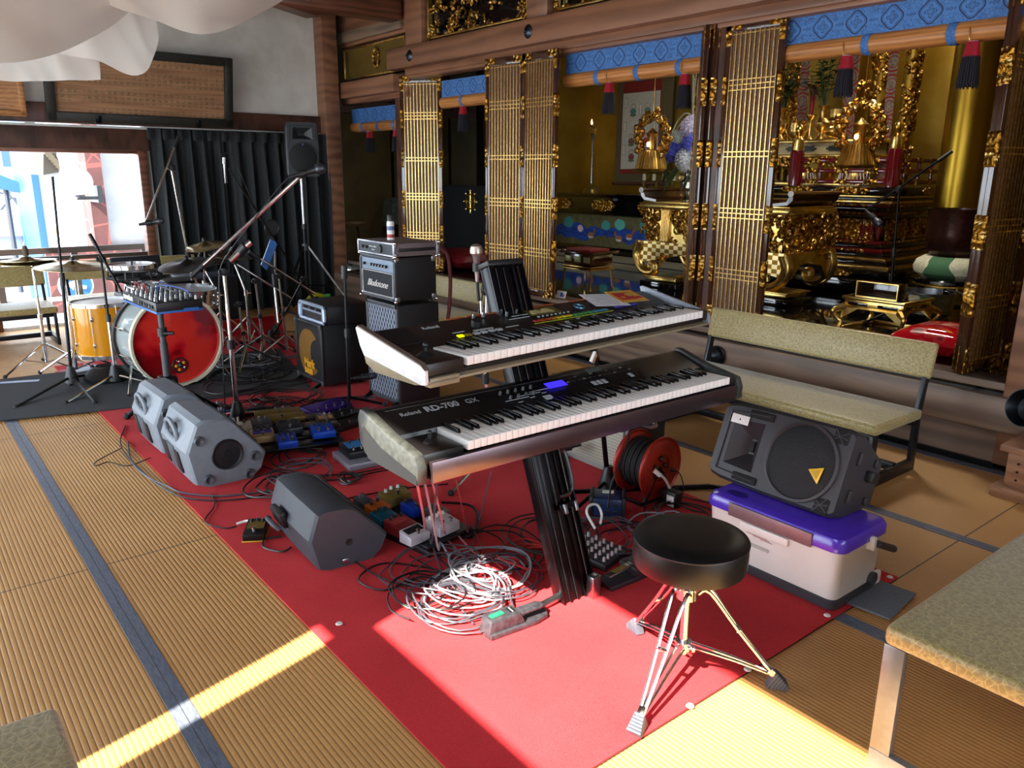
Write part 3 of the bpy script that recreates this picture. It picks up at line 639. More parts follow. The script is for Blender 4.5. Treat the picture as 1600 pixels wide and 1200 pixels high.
# hanging gilt lanterns
def lantern(x, y, z, ztop, label, flame):
    t0 = thing('hanging_lantern', label, 'lantern', (x, y, z), 0, 'gilt wreath lanterns')
    q = MB(); q.lathe([(0, 0), (.1, 0), (.13, .02), (.105, .1), (.085, .15), (.09, .17), (0, .17)], noisy('gilt_dark', 'a8803a', 'd9b25c', .3, 1), seg=30)
    for k in range(30):
        a = 2 * PI * k / 30; q.tube([(.128 * math.cos(a), .128 * math.sin(a), .025), (.108 * math.cos(a), .108 * math.sin(a), .1), (.092 * math.cos(a), .092 * math.sin(a), .16)], .006, GOLD, 5, 2)
    q.build('basin', t0)
    q = MB(); q.lathe([(.035, .17), (.04, .19), (.04, .28), (.055, .3), (.02, .33), (0, .35)], GOLD, seg=14); q.build('lamp_body', t0)
    if flame: q = MB(); q.ball((-.045, .0, .215), .014, FLM, 8, (1, 1, 1.4)); q.build('flame', t0)
    q = MB(); R = random.Random(9)
    for k in range(34):
        a = -.25 * PI + 1.5 * PI * k / 33; cy, cz = .155 * math.cos(a), .27 + .17 * math.sin(a)
        for j in range(3):
            q.ball((R.uniform(-.02, .02), cy + R.uniform(-.03, .03), cz + R.uniform(-.03, .03)), R.uniform(.016, .028), CGOLD, 6, (.8, 1, 1))
        if k % 2: q.tube([(R.uniform(-.03, .03), cy + .03 * math.cos(u + k), cz + .03 * math.sin(u + k)) for u in (0, 1.3, 2.6, 3.9)], .007, GOLD, 4, 3)
    q.build('wreath', t0)
    q = MB(); h = ztop - z - .46
    n = int(h / .045)
    for k in range(n):
        zz = .46 + h * k / n * .85
        for j in range(4): q.ball((R.uniform(-.02, .02), R.uniform(-.045, .045), zz + R.uniform(0, .04)), R.uniform(.012, .024), CGOLD, 6)
    q.build('chain_ornament', t0)
    q = MB(); q.cyl((0, 0, .44), (0, 0, 3.45 - z), .004, BRASS, seg=6); q.build('hook_rod', t0)
lantern(5.15, PXp(1018, 240, 5.15).y, PXp(1018, 268, 5.15).z, 1.98, 'hanging gilt wreath lantern with a lit lamp, left of the hydrangeas', True)
lantern(5.6, PXp(1340, 240, 5.6).y, PXp(1340, 263, 5.6).z, 2.12, 'hanging gilt wreath lantern in front of the main altar, beneath the right blind', True)
# ------------------------------------------------------------------ main altar dais
t0 = thing('altar_dais', 'tall stepped black, red and gold lacquer dais of the main altar', 'altar', (0, 0, 0))
DX, DY = 6.8, 3.42
def layer(q, o, z0, z1, m, bev=.006): q.bb(DX - o, 7.84, DY - o, 4.98, z0, z1, m, bev)
q = MB()
layer(q, .28, .5, .6, BLACKL); layer(q, .26, .6, .68, BLACKL, .02); layer(q, .2, .68, .705, GOLD); layer(q, .16, .705, .745, BLACKL); layer(q, .14, .745, .765, GOLD)
layer(q, .08, .765, .80, BLACKL); layer(q, .06, .80, .835, REDL); layer(q, .04, .835, .87, BLACKL); layer(q, .02, .87, .9, REDL)
layer(q, -.02, .9, 1.09, BLACKL)
layer(q, .03, 1.09, 1.12, BLACKL); layer(q, .05, 1.12, 1.15, REDL); layer(q, .08, 1.15, 1.19, BLACKL); layer(q, .1, 1.19, 1.22, REDL); layer(q, .12, 1.22, 1.245, GOLD); layer(q, .13, 1.245, 1.27, BLACKL); layer(q, .15, 1.27, 1.29, GOLD); layer(q, .2, 1.295, 1.36, BLACKL, .02)
q.build('tiers', t0)
R = random.Random(5)
q = MB(); scrollwork(q, DX + .02, DY + .1, 4.6, .93, 1.07, 90, R)
q.bb(DX - .01, DX + .02, DY + .06, 4.7, .91, 1.08, CGOLD); q.build('front_relief', t0)
q = MB(); scrollwork(q, DY + .01, DX + .1, 7.75, .93, 1.07, 50, R, 'Y'); q.bb(DX + .1, 7.75, DY + .0, DY + .02, .91, 1.08, CGOLD); q.build('side_relief', t0)
for yy in (DY + .06,):
    for k in range(3): q = MB(); q.lathe([(.012, 0), (.03, .09), (.012, .18)], REDL, (DX - .0, DY + .02 + k * .07, .91), seg=10); q.build('red_boss', t0)
for zz, o in ((.817, .065), (.885, .025), (1.135, .055), (1.205, .105)):
    q = MB()
    for k in range(26): q.box((DX - o, DY + .12 + k * .055, zz), (.008, .042, .02), CGOLD, .003, (R.uniform(-.3, .3), 0, 0), 1)
    for k in range(16): q.box((DX + .1 + k * .055, DY - o, zz), (.042, .008, .02), CGOLD, .003)
    q.build('ornament_row', t0)
for yy in (DY + .2, DY + .72, DY + 1.24): medallion(DX - .2, yy, 1.328, .3, .055).build('medallion', t0)
for yy in (DY + .22, DY + .8): medallion(DX - .26, yy, .64, .28, .06).build('medallion', t0)
for xx in (7.2, 7.65): medallion(xx, DY - .2, 1.328, .3, .055, 'Y').build('medallion', t0)
# red railing
t0 = thing('altar_railing', 'dark red lacquer railing with gilt fittings and knobbed posts on the dais', 'railing', (0, 0, 0))
rx, ry = DX - .12, DY - .1
for (x, y) in ((rx, ry), (7.75, ry), (rx, ry + .9)):
    q = MB(); q.lathe([(.055, 0), (.055, .3), (.05, .31)], REDL, (x, y, 1.36), seg=12)
    for k in range(12): a = 2 * PI * k / 12; q.cyl((x + .054 * math.cos(a), y + .054 * math.sin(a), 1.37), (x + .054 * math.cos(a), y + .054 * math.sin(a), 1.65), .006, REDL, seg=5)
    p = q.build('post', t0)
    q = MB(); q.lathe([(.05, 0), (.055, .02), (.05, .1), (.02, .13), (.035, .16), (.04, .19), (.025, .22), (0, .24)], GOLD, (x, y, 1.66), seg=18); q.build('finial', p)
for zz in (1.40, 1.49, 1.58):
    q = MB(); q.bb(rx - .015, rx + .015, ry, ry + .9, zz - .018, zz + .018, REDL, .006)
    q.bb(rx, 7.75, ry - .015, ry + .015, zz - .018, zz + .018, REDL, .006); rr = q.build('rail', t0)
    for k in range(3): q = MB(); q.bb(rx - .018, rx + .018, ry + .12 + .27 * k, ry + .24 + .27 * k, zz - .02, zz + .02, CGOLD); q.build('gilt_sleeve', rr)
    for k in range(4): q = MB(); q.bb(rx + .15 + .24 * k, rx + .25 + .24 * k, ry - .018, ry + .018, zz - .02, zz + .02, CGOLD); q.build('gilt_sleeve', rr)
for x, y in [(rx, ry + .22 + .22 * k) for k in range(4)] + [(rx + .2 + .24 * k, ry) for k in range(4)]:
    q = MB(); q.bb(x - .012, x + .012, y - .012, y + .012, 1.38, 1.58, REDL, .003); q.build('strut', t0)
# upper altar table with vases
t0 = thing('upper_altar_table', 'gilt upper altar table with dark oval panels, carrying vases and a red candle', 'table', (0, 0, 0))
ux, ua, ub = 6.95, 3.75, 4.95
q = MB(); q.bb(ux - .02, ux + .5, ua - .02, ub, 1.74, 1.775, GOLD, .008); q.bb(ux + .02, ux + .46, ua + .02, ub, 1.64, 1.74, plain('cream_lacquer', 'b9a878', .3)); q.bb(ux - .0, ux + .48, ua, ub, 1.615, 1.64, GOLD, .006)
q.build('tabletop', t0)
for k in range(4): medallion(ux + .02, ua + .2 + k * .42, 1.69, .3, .05).build('oval_panel', t0)
for o in [c for c in t0.children if c.name.startswith('oval_panel')]: o.data.materials[0] = plain('dark_green_inlay', '1f2620', .3)
q = MB(); pts = [(ub, 1.62), (ua, 1.62)]
for i in range(41): u = i / 40; pts.append((ua + (ub - ua) * u, 1.56 - .03 * abs(math.sin(u * 8)) - (.04 if abs(u % .33 - .165) < .05 else 0)))
q.prism(pts, ux - .005, ux + .02, CGOLD, 'X'); q.build('cloud_apron', t0)
for yy in (ua + .1, ua + .62, ua + 1.14):
    q = MB(); q.lathe([(.02, 1.36), (.12, 1.37), (.13, 1.43), (.1, 1.5), (.04, 1.54)], noisy('gilt_dark', 'a8803a', 'd9b25c', .3, 1), (ux + .08, yy, 0), seg=26)
    for k in range(26): a = 2 * PI * k / 26; q.tube([(ux + .08 + .122 * math.cos(a), yy + .122 * math.sin(a), 1.37), (ux + .08 + .132 * math.cos(a), yy + .132 * math.sin(a), 1.43), (ux + .08 + .1 * math.cos(a), yy + .1 * math.sin(a), 1.51)], .005, WHT, 4, 2)
    q.build('ribbed_lotus', t0)
q = MB(); q.bb(ux + .0, ux + .46, ua, ub, 1.36, 1.39, GOLD, .005); q.build('base_board', t0)
def sakaki(px, label, seed):
    p = PXp(px, 213, 7.1); t0 = thing('altar_vase', label, 'vase', (7.1, p.y, 1.775), 0, 'green branch vases on the upper altar table')
    q = MB(); q.lathe([(0, 0), (.06, 0), (.05, .03), (.03, .06), (.07, .11), (.075, .15), (.035, .19), (.03, .25), (.055, .3), (.05, .3), (.02, .24), (0, .24)], BRASS, seg=24); q.build('vase', t0)
    q = MB(); R = random.Random(seed)
    for k in range(12):
        a = R.uniform(0, 6.28); s = R.uniform(.05, .2); h = R.uniform(.25, .7); tip = V((s * math.cos(a), s * math.sin(a), .28 + h)); q.tube([(0, 0, .26), tip * .5 + V((0, 0, .14)), tip], .004, LEAF, 4, 3)
        for j in range(9):
            u = .35 + .65 * j / 9; c = V((0, 0, .26)).lerp(tip, u); b2 = R.uniform(0, 6.28); leafblade(q, c, (math.cos(b2), math.sin(b2), .5), R.uniform(.08, .13), .04, LEAF, .3)
    q.build('branches', t0)
sakaki(1217, 'brass vase of dark green branches on the upper altar, left one beside the lattice door', 4)
sakaki(1283, 'brass vase of dark green branches on the upper altar, right of the red candle', 8)
p = PXp(1264, 213, 7.15)
t0 = thing('altar_candle', 'dark red candle on a brass holder between the two green branch vases', 'candle', (7.15, p.y, 1.775))
q = MB(); q.lathe([(0, 0), (.05, 0), (.02, .04), (.012, .18), (.05, .22), (.05, .23), (0, .23)], BRASS, seg=18); q.build('holder', t0)
q = MB(); q.lathe([(0, .23), (.018, .23), (.03, .48), (.026, .5), (0, .5)], plain('red_wax', '7c1014', .4), seg=14); q.build('candle', t0)
p = PXp(1244, 213, 7.05)
t0 = thing('incense_burner', 'brass bowl shaped incense burner on the upper altar between the vases', 'bowl', (7.05, p.y, 1.775))
q = MB(); q.lathe([(0, 0), (.05, 0), (.08, .04), (.09, .1), (.08, .15), (.09, .17), (.08, .17), (.07, .12), (0, .1)], BRASS, seg=24)
q.build('bowl', t0)
q = MB()
for s in (-1, 1): q.tube([(0, s * .085, .13), (0, s * .12, .15), (0, s * .12, .09), (0, s * .088, .07)], .008, BRASS, 6, 4)
q.build('handle', t0)
t0 = thing('lotus_pedestal', 'glowing tiered gold pedestal behind the right branch vase', 'pedestal', (7.6, PXp(1305, 213, 7.6).y, 1.36))
q = MB()
for k in range(5): q.lathe([(.12 - .0 * k, 0), (.2 - .02 * k, .03), (.2 - .02 * k, .05), (.12, .075)], GOLD, (0, 0, .3 + k * .085), seg=24)
q.lathe([(0, 0), (.2, 0), (.14, .1), (.12, .3)], GOLD, seg=20); q.build('tiers', t0)
# brocade banners, carved gilt posts and the big gold column
m, t, b = base('red_brocade', '6a5a52', .75); x, y, z = xyz(t)
yy_ = ((z / .19).fr() - .5) * .19; r = rad(y * 1.0, yy_); t.links.new(mixc(t, (r - .08).ab().lt(.008).mx((r - .05).ab().lt(.004)), ramp(t, nz(t, 40).k, [(.4, '6e625c'), (.6, '93857c')]), '8c1f14'), b.inputs['Base Color']); BROC = m
for i, (px0, px1, X, z0, lab) in enumerate(((1246, 1262, 7.5, 1.5, 'red and grey brocade banner left of the red candle'), (1317, 1337, 7.5, 1.5, 'red and grey brocade banner behind the right hanging lantern'), (1383, 1397, 7.45, 1.4, 'narrow red brocade banner beside the carved gilt post'))):
    a = PXp(px0, 160, X).y; c = PXp(px1, 160, X).y; q = MB(); yc = (a + c) / 2; q.grid(lambda u, v, w_=abs(a - c): (.015 * math.sin(v * 9), (u - .5) * w_, v * (3.44 - z0)), 4, 20, BROC, .006)
    o = q.build('brocade_banner'); o.location = (X, yc, z0); tag(o, lab, 'banner', 'brocade banners of the altar')
def gpost(px, X, r, z0, lab, seed):
    p = PXp(px, 160, X); t0 = thing('carved_post', lab, 'post', (X, p.y, z0), 0, 'carved gilt posts of the altar')
    q = MB(); q.lathe([(r, 0), (r, 3.4 - z0)], GLEAF, seg=16); q.build('shaft', t0)
    q = MB(); R = random.Random(seed)
    for k in range(80):
        a = R.uniform(PI * .6, PI * 1.6); zz = .1 + (3.2 - z0) * k / 80; s = R.uniform(.03, .06)
        q.tube([((r + .01) * math.cos(a + .5 * math.sin(u)), (r + .012) * math.sin(a + .5 * math.sin(u)), zz + s * math.cos(u * 1.3)) for u in (0, 1, 2, 3)], lambda u: .02 * (1.2 - u), CGOLD, 5, 3)
    q.build('dragon_carving', t0)
gpost(1234, 7.3, .05, 1.36, 'slim carved gilt post behind the left green branch vase', 1)
gpost(1418, 7.2, .06, 1.36, 'carved gilt post with a coiling dragon, behind the altar railing', 2)
gpost(1372, 8.0, .08, 1.36, 'smooth edged gilt post far back, right of the hanging lantern', 3)
p = PXp(1505, 250, 6.9)
GCOL = noisy('gold_column', 'a8862a', 'b8963a', .32, 1, scale=.8)
q = MB(); q.lathe([(.17, .5), (.17, 3.45)], GCOL, (6.9, p.y, 0), seg=40); struct('trim_9', q)
for i, (px0, px1, X) in enumerate(((1345, 1383, 8.55), (1434, 1482, 8.5))):
    a = PXp(px0, 160, X).y; c = PXp(px1, 160, X).y; q = MB(); q.box((X, (a + c) / 2, 1.95), (.03, abs(a - c), 3.0), GLEAF, .006); struct('trim_%d' % (10 + i), q)
# wooden gong drum on a green and white cushion
p = PXp(1492, 400, 6.2)
t0 = thing('temple_gong', 'large brown bowl gong resting on a cushion at the right of the altar', 'gong', (6.2, p.y, p.z - .0))
q = MB(); q.lathe([(0, 0), (.16, 0), (.2, .05), (.215, .16), (.215, .33), (.22, .34), (.205, .34), (.2, .3), (0, .28)], plain('gong_brown', '3a1f1a', .25, .5), seg=36); q.build('bowl', t0)
m, t, b = base('green_white_brocade', 'cfcaa8', .8); x, y, z = xyz(t)
t.links.new(mixc(t, ((x.op('ARCTAN2', y) * 3.0).op('SINE') + (z * 30).op('SINE') * .3).gt(.35), ramp(t, nz(t, 50).k, [(.3, 'b8b394'), (.7, 'd9d5b8')]), '3f6a44'), b.inputs['Base Color'])
zc = p.z
q = MB(); q.lathe([(0, -.16), (.2, -.16), (.26, -.12), (.27, -.08), (.25, -.03), (.2, 0), (0, 0)], m, seg=36); o = q.build('gong_cushion'); o.location = (6.2, p.y, zc); tag(o, 'green and white patterned round cushion under the brown bowl gong', 'cushion')
t0 = thing('gong_stand', 'black and gilt lacquer stand under the green and white cushion', 'stand', (6.2, p.y, .45))
hh = zc - .16 - .45
q = MB(); q.lathe([(0, hh - .03), (.26, hh - .03), (.27, hh - .01), (.26, hh), (0, hh)], BLACKL, seg=32); q.torus((0, 0, hh - .045), .25, .008, GOLD); q.build('top', t0)
for k in range(6): a = 2 * PI * k / 6 + .3; q = MB(); cabriole(q, (.2 * math.cos(a), .2 * math.sin(a), hh - .04), hh - .05, (.06 * math.cos(a), .06 * math.sin(a)), BLACKL, .02); q.torus((.23 * math.cos(a), .23 * math.sin(a), hh * .6), .03, .005, GOLD, (math.cos(a), math.sin(a), 0)); q.build('leg', t0)
# small gilt sutra table with a glass box
t0 = thing('gilt_low_table', 'small gilt low table with curved legs in front of the main altar', 'table', (5.16, 2.5, .45), .0)
lx, ly, hh = .21, .2, .23
t0.location = (5.18, 2.50, .45)
q = MB(); q.box((0, 0, hh - .008), (2 * lx, 2 * ly + .02, .016), GOLD, .004); q.box((0, 0, hh + .001), (2 * lx - .03, 2 * ly - .02, .004), BLACKL); q.build('tabletop', t0)
q = MB()
for s in (-1, 1): q.box((s * (lx - .02), 0, hh - .045), (.012, 2 * ly - .02, .05), GOLD, .002); q.box((0, s * (ly - .01), hh - .045), (2 * lx - .04, .012, .05), GOLD, .002)
for s in (-.5, .5): q.box((-lx + .012, s * ly, hh - .045), (.006, .13, .02), BLACKL, .004); q.box((s * lx, -ly + .002, hh - .045), (.12, .006, .02), BLACKL, .004)
q.box((0, 0, hh - .072), (2 * lx, 2 * ly, .01), GOLD, .003); q.build('apron', t0)
for sx in (-1, 1):
    for sy in (-1, 1):
        q = MB(); x, y = sx * lx, sy * ly
        q.tube([(x * .93, y * .93, hh - .07), (x * 1.18, y * 1.18, hh - .1), (x * 1.08, y * 1.08, hh - .15), (x * 1.0, y * 1.0, .06), (x * 1.06, y * 1.06, .015)], lambda u: .021 * (1.35 - .8 * math.sin(u * PI)), GOLD, 8, 5)
        q.raw([(x, y, hh - .075), (x, y * .45, hh - .075), (x, y * .7, hh - .11), (x, y, hh - .15)], [(0, 1, 2, 3)], GOLD); q.raw([(x, y, hh - .075), (x * .45, y, hh - .075), (x * .7, y, hh - .11), (x, y, hh - .15)], [(0, 1, 2, 3)], GOLD)
        q.build('leg', t0)
q = MB()
for s in (-1, 1): q.box((s * lx * 1.05, 0, .012), (.02, 2 * ly * 1.1, .024), GOLD, .004); q.box((0, s * ly * 1.05, .012), (2 * lx * 1.05, .02, .024), GOLD, .004)
q.build('floor_frame', t0)
GL, t, b = base('clear_glass', 'ffffff', .02); b.inputs['Transmission Weight'].default_value = 1
t1 = thing('glass_box', 'small gilt edged glass box standing on the small gilt low table', 'box', (5.08, 2.50, .45 + hh + .004))
q = MB(); q.box((0, 0, .05), (.12, .27, .096), BLACKL, .003); q.build('body', t1)
q = MB(); q.box((-.063, 0, .05), (.004, .27, .096), GL); q.build('front_glass', t1)
q = MB()
for a in (-1, 1): q.box((-.065, a * .136, .05), (.008, .006, .1), GOLD); q.box((-.065, 0, .05 + a * .048), (.008, .27, .006), GOLD)
q.build('frame', t1)
p = G(1450, 492, .45)
t1 = thing('steel_bowl', 'round brushed steel bowl on the altar floor behind the small gilt low table', 'bowl', (5.85, 2.55, .45))
q = MB(); q.torus((0, 0, .02), .15, .02, BLACKL); q.build('ring_base', t1)
q = MB(); q.lathe([(0, .03), (.15, .03), (.18, .06), (.185, .2), (.19, .205), (.18, .205), (.17, .07), (0, .05)], STL, seg=36); q.build('bowl', t1)
q = MB(); q.tube([(.1, -.1, .22), (-.02, -.2, .225), (-.1, -.3, .22)], .008, STL, 6, 4); q.build('striker', t1)
# floor cushions
def cushion(x, y, z, sx, sy, h, lab, mat_, rz=0):
    q = MB(); 
    def f(u, v, top=1):
        a, c = 2 * u - 1, 2 * v - 1; e = (1 - abs(a) ** 3.2) * (1 - abs(c) ** 3.2); pin = 1 - .06 * (1 - abs(a) ** 2) * 0
        k = 1 + .05 * (abs(a * c)); return (a * sx / 2 * k, c * sy / 2 * k, h / 2 + top * h / 2 * max(0, e) ** .42)
    q.grid(lambda u, v: f(u, v, 1), 24, 24, mat_); q.grid(lambda v, u: f(u, v, -1), 24, 24, mat_)
    o = q.build('floor_cushion'); o.location = (x, y, z); o.rotation_euler = (0, 0, rz); return tag(o, lab, 'cushion')
m, t, b = base('red_damask', 'b0101c', .5); c = vor(t, 9); n2 = nz(t, 22)
t.links.new(mixc(t, ((c * 6 + n2 * 1.5).op('SINE')).gt(.55), 'b3121c', '6e0a12'), b.inputs['Base Color']); t.links.new(ramp(t, ((c * 6).op('SINE')).k, [(.4, '404040'), (.6, 'a0a0a0')]), b.inputs['Roughness'])
cushion(4.80, 1.93, .45, .5, .46, .17, 'bright red damask cushion on the altar floor near the small gilt table', m)
cushion(5.0, 7.1, .45, .6, .75, .2, 'dark red cushion on the altar floor behind the upright silver microphone', plain('wine_velvet', '6c0c14', .5))
# reading stand with red book
p = G(905, 458, .45)
t0 = thing('sutra_stand', 'small black and gilt stand with thin legs on the lacquer floor, carrying a red book', 'stand', (4.92, 5.08, .45), 0)
q = MB(); q.box((0, 0, .33), (.32, .42, .015), BRONL, .004)
for s in (-1, 1): q.box((0, s * .2, .34), (.32, .05, .015), BRONL, .004, (s * .2, 0, 0))
q.box((0, 0, .275), (.26, .34, .09), BRONL, .004); q.box((0, 0, .21), (.28, .36, .015), BRASS, .003); q.box((0, 0, .19), (.3, .38, .01), BRASS, .003); q.build('tabletop', t0)
for s in (-.33, 0, .33):
    q = MB(); q.box((-.132, s * .36, .275), (.006, .08, .05), plain('olive_gilt', '9c9a6a', .4, .4), .01); q.build('side_panel', t0)
for sx in (-1, 1):
    for sy in (-1, 1):
        q = MB(); q.tube([(sx * .12, sy * .16, .2), (sx * .13, sy * .17, .1), (sx * .135, sy * .175, .04), (sx * .15, sy * .19, .008)], .009, BRASS, 6, 4); q.build('leg', t0)
q = MB(); q.box((4.92, 5.09, .45 + .353), (.24, .3, .022), plain('book_red', '7c1a1c', .6), .003); tag(q.build('red_book'), 'dark red book lying on the small black and gilt stand', 'book')
# left bays: draped desk, black cabinet with wheel
p0 = PXp(562, 300, 5.3); p1 = PXp(575, 400, 5.3)
t0 = thing('draped_desk', 'pale wooden desk draped with a grey green patterned cloth in the leftmost bay', 'desk', (0, 0, 0))
PLY = wood('plywood', '7a5a38', '94704a', .5, (2, 2, .4), 3)
y1 = PXp(596, 350, 5.3).y; ya = PXp(632, 350, 5.3).y
q = MB(); q.bb(5.3, 5.95, y1, y1 + .03, .45, 1.13, PLY); q.bb(5.3, 5.95, ya, ya + .03, .45, 1.0, PLY); q.bb(5.32, 5.9, ya, y1, 1.0, 1.03, PLY); q.build('frame', t0)
GC = noisy('grey_green_cloth', '4e564a', '6c7466', .9, scale=28, bs=.3)
q = MB(); yc, hw = (y1 + ya) / 2, (y1 - ya) / 2 + .03
def cl(u, v):
    s = -hw + 2 * hw * u; xx = 5.27 + .64 * max(0, (v - .4) / .6); z = 1.12 if v > .4 else 1.12 - (.4 - v) / .4 * .34
    return (xx - (.02 * math.sin(u * 34) + .015 * math.sin(u * 19)) * max(0, (.4 - v) / .4), yc + s, z + .02 * math.sin(u * 7) + (.04 if v > .4 else 0) * math.sin(PI * (v - .4) / .6))
q.grid(cl, 60, 24, GC, .006); q.build('cloth', t0)
p0 = PXp(690, 290, 5.75); p1 = PXp(768, 398, 5.75)
t0 = thing('wheel_cabinet', 'black cloth covered cabinet with a golden eight spoked wheel emblem', 'cabinet', (5.75, (p0.y + p1.y) / 2, .45))
cw = p0.y - p1.y; ch = PXp(725, 290, 5.75).z - .45
q = MB(); q.box((.1, 0, ch / 2), (.2, cw, ch), plain('black_cloth', '0c0e14', .85), .02); q.build('body', t0)
pw = PXp(735, 315, 5.74); q = MB(); yy, zz = pw.y - t0.location.y, pw.z - .45
q.torus((-.008, yy, zz), .085, .012, GOLD, (1, 0, 0), 28, 6); q.torus((-.008, yy, zz), .03, .008, GOLD, (1, 0, 0), 20, 6)
for k in range(8): a = k * PI / 4; q.cyl((-.008, yy, zz), (-.008, yy + .13 * math.cos(a), zz + .13 * math.sin(a)), .008, GOLD, seg=6); q.ball((-.008, yy + .13 * math.cos(a), zz + .13 * math.sin(a)), .014, GOLD, 6)
q.build('wheel_emblem', t0)
t0 = thing('round_stool', 'small dark round stool with a tan seat in the leftmost bay', 'stool', (4.6, PXp(550, 360, 4.6).y, .45))
q = MB(); q.lathe([(0, .36), (.15, .36), (.17, .39), (.16, .42), (0, .43)], plain('tan_seat', '6a5434', .6), seg=24); q.build('seat', t0)
for k in range(4): a = k * PI / 2 + .4; q = MB(); q.cyl((.1 * math.cos(a), .1 * math.sin(a), .37), (.16 * math.cos(a), .16 * math.sin(a), 0), .012, W_DRK, seg=8); q.build('leg', t0)
# card on the sill
t0 = thing('notice_card', 'small white card with a blue and pink print on the wooden sill behind the keyboards', 'card', (4.38, 4.83, .45))
q = MB(); q.box((0, 0, .03), (.006, .11, .06), WHT, .001, (0, .35, 0)); q.build('card', t0)
q = MB(); q.box((-.006, -.012, .03), (.002, .03, .034), plain('card_blue', '2b5fc0'), 0, (0, .35, 0)); q.build('blue_print', t0)
q = MB(); q.box((-.006, -.04, .024), (.002, .018, .024), plain('card_pink', 'cc6a80'), 0, (0, .35, 0)); q.build('pink_print', t0)
# ------------------------------------------------------------------ outside the window
GND = noisy('asphalt', '8b8d90', 'a3a5a8', .9, scale=6); OWH = noisy('white_render', '9a9da3', 'a8abb0', .8, scale=4)
q = MB(); q.bb(-14, 12, 8.7, 40, -1.4, -1.2, GND); q.bb(-30, -1.35, -12, 40, -.8, -.6, GND); struct('ground', q)
q = MB(); q.bb(-3.9, -1.3, 1.75, 8.7, 2.62, 2.72, W_DRK); q.bb(-3.9, -3.8, 1.75, 8.7, 2.5, 2.7, W_BEAM); struct('sun_blocker', q)  # unseen roof slab added to keep direct sun off the left tatami
q = MB(); q.bb(-1.3, 4.2, 8.7, 9.6, -.25, -.05, plain('concrete', '9a9a98', .9)); struct('balcony_floor', q)
t0 = thing('balcony_railing', 'brown metal balcony railing outside the window', 'railing', (0, 9.5, 0))
q = MB(); q.bb(-1.3, 4.0, -.03, .03, .60, .66, plain('brown_metal', '3a302c', .5)); q.build('top_rail', t0)
q = MB(); q.bb(-1.3, 4.0, -.015, .015, .1, .14, WHT); q.build('lower_rail', t0)
for x in (.2, .9, 1.6, 2.3): q = MB(); q.bb(x, x + .06, -.03, .03, -.1, .6, plain('brown_metal', '5d504a')); q.build('post', t0)
m, t, b = base('red_crazy_stone', '7c4a48', .8); e = vor(t, 3.2, 'DISTANCE_TO_EDGE'); t.links.new(mixc(t, e.lt(.035), ramp(t, nz(t, 3).k, [(.3, '452a2c'), (.7, '5c3636')]), '7c4440'), b.inputs['Base Color']); STONE = m
def ext(px0, px1, y, z0, z1, d, m, q=None):
    a = PYp(px0, 320, y).x; c = PYp(px1, 320, y).x; q = q or MB(); q.bb(a, c, y, y + d, z0, z1, m); return q
t0 = thing('neighbour_house', 'white rendered house with a red stone pillar seen through the window', 'building', (0, 0, 0))
q = ext(160, 330, 12.0, -1.2, 4.5, 3, OWH); q.build('wall', t0)
q = ext(142, 166, 11.9, -1.2, 4.5, .5, STONE); ext(60, 330, 11.86, -1.2, .45, .1, STONE, q); q.build('stone_pillar', t0)
q = ext(112, 146, 12.6, -1.2, 4.5, 2, OWH); q.build('recess_wall', t0)
q = ext(228, 232, 11.95, .2, 4, .04, plain('grey_trim', '9aa2ad')); q.build('corner_trim', t0)
t0 = thing('glazed_entrance', 'blue grey glazed entrance tower with gold rings on its doors, behind the tall microphone stand', 'building', (0, 0, 0))
q = ext(84, 116, 14.0, -1.2, 1.9, 1.5, plain('tower_grey', '4c4c56', .6)); q.build('frame', t0)
a0 = PYp(88, 320, 13.98).x; a1 = PYp(111, 320, 13.98).x; GLS = plain('blue_glass', '20364c', .1, .3)
for k in range(2):
    q = MB(); u0 = a0 + (a1 - a0) * k * .5 + .02; u1 = u0 + (a1 - a0) * .5 - .05; q.bb(u0, u1, 13.95, 13.99, -1.0, 1.5, GLS); w_ = q.build('door_leaf', t0)
    q = MB(); q.torus(((u0 + u1) / 2, 13.93, .55), .09, .035, GOLD, (0, 1, 0)); q.build('gold_ring', w_); q = MB(); q.bb(u0, u1, 13.93, 13.95, .18, .22, WHT); q.build('white_rail', w_)
q = ext(55, 84, 15, -.9, 2.9, 2, plain('pale_blue_wall', '2f5f94', .5)); tag(q.build('blue_wall'), 'tall pale blue wall panel left of the glazed entrance tower', 'wall')
t0 = thing('tiled_eaves', 'dark ornate roof eaves jutting above the glazed entrance tower', 'roof', (0, 0, 0))
c0 = PYp(45, 236, 14.5); c1 = PYp(98, 268, 13.2)
q = MB(); q.prism([(c0.x - .3, c0.z + .3), (c0.x, c0.z), (c1.x - .25, c1.z - .05), (c1.x, c1.z), (c1.x + .05, c1.z + .2), (c1.x - .3, c0.z + .4)], 13.2, 14.6, plain('roof_dark', '2c2822', .7)); q.build('roof', t0)
q = MB()
for k in range(9): u = k / 8; q.cyl((c0.x + (c1.x - c0.x) * u, 13.1, c0.z + (c1.z - c0.z) * u), (c0.x + (c1.x - c0.x) * u, 14.0, c0.z + (c1.z - c0.z) * u + .02), .04, plain('roof_tile', '4a4234', .6), seg=8)
q.build('end_tiles', t0)
t0 = thing('globe_lamp', 'white globe lamp on a bracket outside the window', 'lamp', (0, 0, 0)); c = PYp(122, 284, 11.4)
q = MB(); q.ball(c, .17, plain('opal_glass', 'f4f4f4', .3), 24); q.build('globe', t0)
